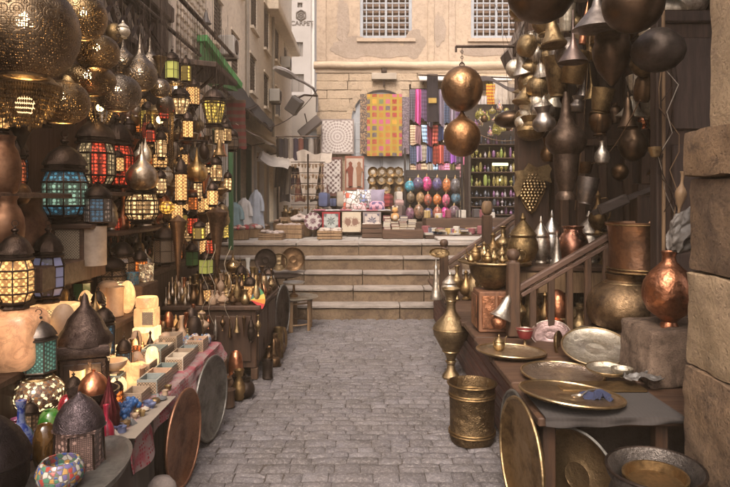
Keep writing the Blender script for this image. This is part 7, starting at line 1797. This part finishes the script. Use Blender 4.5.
CB = cloth((.6, .5, .38))
for s in (-.035, .035): b = B(); ball_at(b, (s, 0, .23), .018, (1, .5, 1.2), 8); b.build('ear', CB, r)
b = B(); ball_at(b, (0, -.055, .06), .04, (1, .6, 1)); b.build('belly', CB, r)
# glassware stall
gs = thing('glassware_stall', 'dark shelved stall packed with glass lamps at the end of the market', 'stall', (P(494, 0, 12.4).x, 12.4, PLZ))
W = S(27, 12.4)
b = B(); b.box((-W, .3, 0), (W+.6, .34, 2.6)); b.box((-W, -.2, 0), (-W+.04, .299, 2.3)); b.box((-W+.041, -.3, 0), (W+.6, .299, .30)); b.build('cabinet', LATB, gs, 0)
hs = [.36, .52, .70, .92, 1.2, 1.48, 1.75]
b = B()
for z in hs: b.box((-W+.041, -.15, z-.02), (W+.6, .298, z))
b.build('shelf', DKWOOD, gs, 0)
gcol = [glow((.36,.31,.06), .3, 'star', 1.5), glow((.18,.22,.05), .22, 'plain'), glow((.5,.38,.1), .45, 'star', 1.5), glassy((.06,.07,.09)), glassy((.42,.38,.40)), glassy((.22,.10,.22))]  # emission put into the shelf glass to brighten the stall
for si, z in enumerate(hs):
    for i in range(13):
        x = -W+.10+i*.083+rs.uniform(-.015, .015)
        if x > W+.1: break
        yellow = si in (3, 4, 5); mt = gcol[rs.choice([0, 1, 2, 2, 0]) if yellow and rs.random() < .8 else rs.choice([3, 4, 5, 3])]
        k = rs.choice(['bottle', 'egg', 'lidpot', 'vase']); h = rs.uniform(.08, .17) if si < 3 else rs.uniform(.11, .23)
        nm = 'yellow green glass lamp on the middle shelves of the glassware stall' if yellow else ('little clear glass bottle on the low shelves of the glassware stall' if si < 3 else 'dark glass lamp on the top shelf of the glassware stall')
        tag(B().lathe(PR[k], 12, (rs.uniform(.024, .042), h)).build('glass_lamp' if yellow else 'glass_bottle', mt, None, 38, gs.location+Vector((x, -.03-.06*(i % 2), z+.001))), nm, 'lamp' if yellow else 'bottle', 'glassware '+('in the middle' if yellow else ('below' if si < 3 else 'on top')))
for k in range(34):
    pf = rs.choice(['egg', 'onion', 'lidpot', 'ball', 'bottle']); h = rs.uniform(.12, .26); zt_ = PLZ+2.62; z = PLZ+rs.uniform(1.9, 2.4)
    r_ = thing('hanging_glass_lamp', 'glass lamp hanging in the crowd over the glassware shelves', 'lamp', (gs.location.x-W+.1+rs.uniform(0, 2*W), 12.15+rs.uniform(-.12, .15), z), (0, 0, 0), 'glass lamps over the glassware shelves')
    B().lathe(PR[pf], 12, (rs.uniform(.045, .08), h)).build('shade', rs.choice([gcol[0], gcol[2], gcol[3], gcol[5], BRONZE, mosaic(((.3,.06,.1),(.08,.1,.25),(.4,.3,.1)), .3, 40)]), r_); chain_part(r_, h*.98, zt_-z, .004)
tag(B().lathe([(0,0),(1,0),(1,.05),(.9,.1),(0,.12)], 12, (.02, .4)).bbox((-.16, -.03, .3), (.16, .0, .36), .01).build('stall_lamp', emit((.75, .8, .45), .6), None, 38, P(500, 166, 12.3)-Vector((0, 0, .3))), 'greenish white lit strip lamp over the glass shelves', 'lamp')

# more market clutter
tag(B().sheet(lambda u, w: ((u-.5)*S(80, Yt), .30+.02*math.sin(u*40), -.55*w), 60, 6, .01).build('under_table_shade', cloth((.07, .05, .045)), None, 60, (P(354, 0, Yt).x, Yt, PLZ+ztab-.04)), 'added dark sheet standing in for the shade under the market table', 'cloth')  # dark sheet added to make the space under the table look shaded
rs = random.Random(55)
cc = [(.30,.06,.06),(.42,.36,.30),(.10,.12,.22),(.36,.22,.10),(.14,.10,.09),(.45,.30,.28),(.20,.22,.16),(.50,.45,.40)]
for k in range(36):
    px = 316+rs.uniform(0, 84); Y = rs.uniform(11.6, 13.4); w = rs.uniform(6, 11); h = rs.uniform(6, 16)
    zb = rs.choice((0, 0, .28, .5)); 
    tag(B().rough((-S(w, Y)/2, -.15, 0), (S(w, Y)/2, .15, S(h, Y)), .02, .05, k, rnd=.05).build('folded_goods', cloth(cc[k % 8], tuple(v*.5 for v in cc[k % 8]), 12, k % 3), None, 60, (P(px, 0, Y).x, Y, PLZ+.004+zb), (0, 0, rs.uniform(-.3, .3))), 'folded textile bundle piled behind the market table', 'bundle', 'bundles behind the market table')
for k in range(30):
    px = rs.uniform(272, 322); Y = rs.uniform(10.6, 12.5); w = rs.uniform(4, 8)
    tag(B().lathe(PR[rs.choice(['egg', 'bowl', 'jug', 'vase', 'drum'])], 12, (S(w, Y)/2, S(rs.uniform(5, 12), Y))).build('souvenir', [LTWOOD, BRWOOD, BRASS, ALAB, BRONZE][k % 5], None, 38, (P(px, 0, Y).x, Y, PLZ+.004+rs.choice((0, .16, .3)))), 'little souvenir in the clutter around the baskets', 'souvenir', 'souvenirs around the baskets')
for k in range(40):
    px = rs.uniform(424, 498); Y = rs.choice((10.3, 10.5, 11.6, 12.0)); w = rs.uniform(4, 8); h = rs.uniform(3, 9)
    z = P(0, 234, 10.4).z+.002 if Y < 11 else PLZ+.3
    tag(B().bbox((-S(w, Y)/2, -.05, 0), (S(w, Y)/2, .05, S(h, Y)), .01).build('souvenir_box', paint([(.5,.46,.4),(.35,.25,.12),(.22,.07,.08),(.12,.14,.2),(.45,.32,.12),(.08,.07,.07)][k % 6], .5, .3, 20), None, 30, (P(px, 0, Y).x, Y, z), (0, 0, rs.uniform(-.7, .7))), 'small souvenir box in the clutter before the glassware stall', 'box', 'souvenir boxes before the glassware stall')
tag(B().bbox((P(424, 0, 11.8).x, 11.45, PLZ+.003), (P(500, 0, 11.8).x, 12.15, PLZ+.298), .01).build('market_box', BRWOODX, None, 0), 'low brown platform box carrying souvenirs under the ball ornaments', 'box')

# ================================================================= round stand at the foot of the steps
r = thing('round_table', 'low round brass topped table with carved folding legs at the foot of the steps', 'table', (-.86, 7.42, 0))
B().lathe(PR['disc'], 40, (.30, .025), Matrix.Translation((0, 0, .36))).build('table_top', SILVERE, r)
for i in range(6):
    a = i*math.pi/3; b = B(); b.bbox((-.025, -.01, 0), (.025, .01, .358), .004, Matrix.Rotation(a, 4, 'Z') @ Matrix.Translation((.0, .23, 0))); b.build('leg', LTWOOD, r, 0)
b = B(); b.torus(.222, .012, Matrix.Translation((0, 0, .33)), 30, 6); b.torus(.222, .010, Matrix.Translation((0, 0, .08)), 30, 6); b.build('brace', LTWOOD, r)
r = thing('cake_stand', 'white topped pedestal plate standing on the low round table', 'stand', (-.85, 7.4, .389))
B().lathe([(0,0),(.4,0),(.42,.1),(.15,.25),(.1,.8),(.2,.92),(0,.95)], 20, (.13, .17)).build('stem', BRONZE, r)
B().lathe([(0,0),(.9,0),(1,.6),(1,1),(.9,.8),(0,.6)], 30, (.13, .02), Matrix.Translation((0, 0, .158))).build('plate', metal((.7,.68,.65),(.5,.48,.45),.25), r)
r = thing('second_tray_stand', 'dark tray on a folding stand behind the low round table', 'tray', (-1.05, 7.75, 0))
B().lathe(PR['disc'], 36, (.26, .02), Matrix.Translation((0, 0, .58))).build('dish', IRON, r)
for i in range(4): B().tube([(.2*math.cos(i*1.57), .2*math.sin(i*1.57), 0), (.1*math.cos(i*1.57+2.6), .1*math.sin(i*1.57+2.6), .579)], .01, 6).build('leg', BRWOOD, r)
for k, (px, py, rad, mt, lab) in enumerate([(266, 260, 11.5, IRON, 'dark round plate leaning on the steps beside the desk'), (279, 262, 9, BRASSE, 'golden round plate leaning between two dark ones on the steps'), (293, 259, 12, BRONZE, 'dark bronze round plate leaning on the steps above the low table')]):
    Y = 8.52+.03*k; p_ = P(px, py, Y); tray(lab, p_, S(rad, Y), mt, mt, (R(82), 0, R([-8, 4, 10][k])), None, 1, .02, 'plate', 'round_plate')
for k, (px, w, h, m_, pf, nm) in enumerate([(240,14,28,ALAB,'bottle','white bottle'),(248,12,34,MILK,'bottle','milky cylinder bottle'),(255,14,22,BLUEB,'egg','blue round jar'),(262,14,26,BRONZE,'vase','bronze vase'),(270,12,20,SILVER,'lidpot','silver lidded jar'),(234,20,26,BRASSE,'onion','gold onion flask')]):
    turned('tall_vessel', f'{nm} standing at the far end beyond the desk', 'vessel', px, 292, w, h, 6.95, pf, m_)
stand('small dark side table beyond the desk holding bottles and jars', (-1.62, 6.72, 0), (-.98, 7.15, P(0, 292.5, 6.95).z), DKWOOD)

# ================================================================= filler in the lantern wall
rs = random.Random(77)
for k in range(80):
    px = rs.uniform(120, 226); py = rs.uniform(95, 215); Y = rs.uniform(5.6, 6.9)
    if px > 196 and py < 130: py += 60
    kk = rs.choice(['onion', 'lidpot', 'bell', 'ball', 'vase', 'cone'])
    w = rs.uniform(9, 17); h = rs.uniform(14, 26)
    turned('hanging_ornament', 'small metal ornament in the dense curtain hung along the lantern shop', 'ornament', px, py+h, w, h, Y, kk, rs.choice([BRONZE, BRASS, OLDBRASS, COPPER, IRON, BRASS, SILVER]), hang=ZB, group='hanging metal ornaments', seg=16)
for k in range(12):
    px = rs.uniform(125, 225); py = rs.uniform(120, 230); Y = rs.uniform(5.4, 6.6); g2 = rs.choice([AMB, WARM, YEL, ORNG, AMB])
    lantern('tiny glowing lantern in the dense curtain hung along the lantern shop', px, py, rs.uniform(8, 12), rs.uniform(18, 26), Y, g2, 6, shape='box', hang=ZB, group='tiny hanging lanterns', grid=(0, 0))

# ================================================================= light and camera
w = bpy.data.worlds.new('World'); sc.world = w; w.use_nodes = True; nt = w.node_tree; nt.nodes.clear()
SUN_EL, SUN_AZ = 50, 205
sky = nt.nodes.new('ShaderNodeTexSky'); sky.sky_type = 'NISHITA'; sky.sun_disc = False
sky.sun_elevation = R(SUN_EL); sky.sun_rotation = R(SUN_AZ-180+90); sky.air_density = .4; sky.dust_density = 9.0; sky.ozone_density = 0
bg = nt.nodes.new('ShaderNodeBackground'); bg.inputs[1].default_value = .15; ow = nt.nodes.new('ShaderNodeOutputWorld')
nt.links.new(sky.outputs[0], bg.inputs[0]); nt.links.new(bg.outputs[0], ow.inputs[0])
sun = bpy.data.lights.new('sun', 'SUN'); sun.energy = .5; sun.angle = R(24); sun.color = (1, .89, .76)
so = bpy.data.objects.new('sun', sun); COL.objects.link(so)
# direction TO the sun: behind the camera and over the brass shop
d = Vector((-math.cos(R(SUN_EL))*.24, -math.cos(R(SUN_EL))*.97, math.sin(R(SUN_EL))))
so.rotation_euler = d.to_track_quat('Z', 'Y').to_euler(); so.location = (0, 0, 12)
sky.sun_rotation = math.atan2(d.x, d.y)
cam = bpy.data.cameras.new('camera'); cam.sensor_width = 36; cam.lens = 36*F/730; cam.clip_end = 500; cam.clip_start = .05
cam.shift_y = -43.5/730
co = bpy.data.objects.new('camera', cam); COL.objects.link(co); co.location = (0, 0, EYE); co.rotation_euler = (R(90), 0, 0); sc.camera = co
vs_ = sc.view_settings; vs_.view_transform = 'Standard'; vs_.look = 'None'; vs_.gamma = 1; vs_.use_curve_mapping = False; vs_.exposure = 1.16
hm = bpy.data.materials.new('warm_haze'); hm.use_nodes = True; ht = hm.node_tree; ht.nodes.clear()
ho = ht.nodes.new('ShaderNodeOutputMaterial'); hv = ht.nodes.new('ShaderNodeVolumePrincipled'); ht.links.new(hv.outputs[0], ho.inputs['Volume'])
hv.inputs['Color'].default_value = (.92, .72, .50, 1); hv.inputs['Density'].default_value = HAZE; hv.inputs['Anisotropy'].default_value = .2  # golden haze, its tint also lifts and warms the shadows
hz = B().box((-84, -44, -1.1), (84, 164, 11)).build('haze', hm, None, 0); hz['kind'] = 'stuff'
sc.cycles.use_denoising = True; sc.cycles.max_bounces = 8; sc.cycles.transparent_max_bounces = 24; sc.cycles.caustics_reflective = False; sc.cycles.caustics_refractive = False
sc.cycles.sample_clamp_indirect = 6
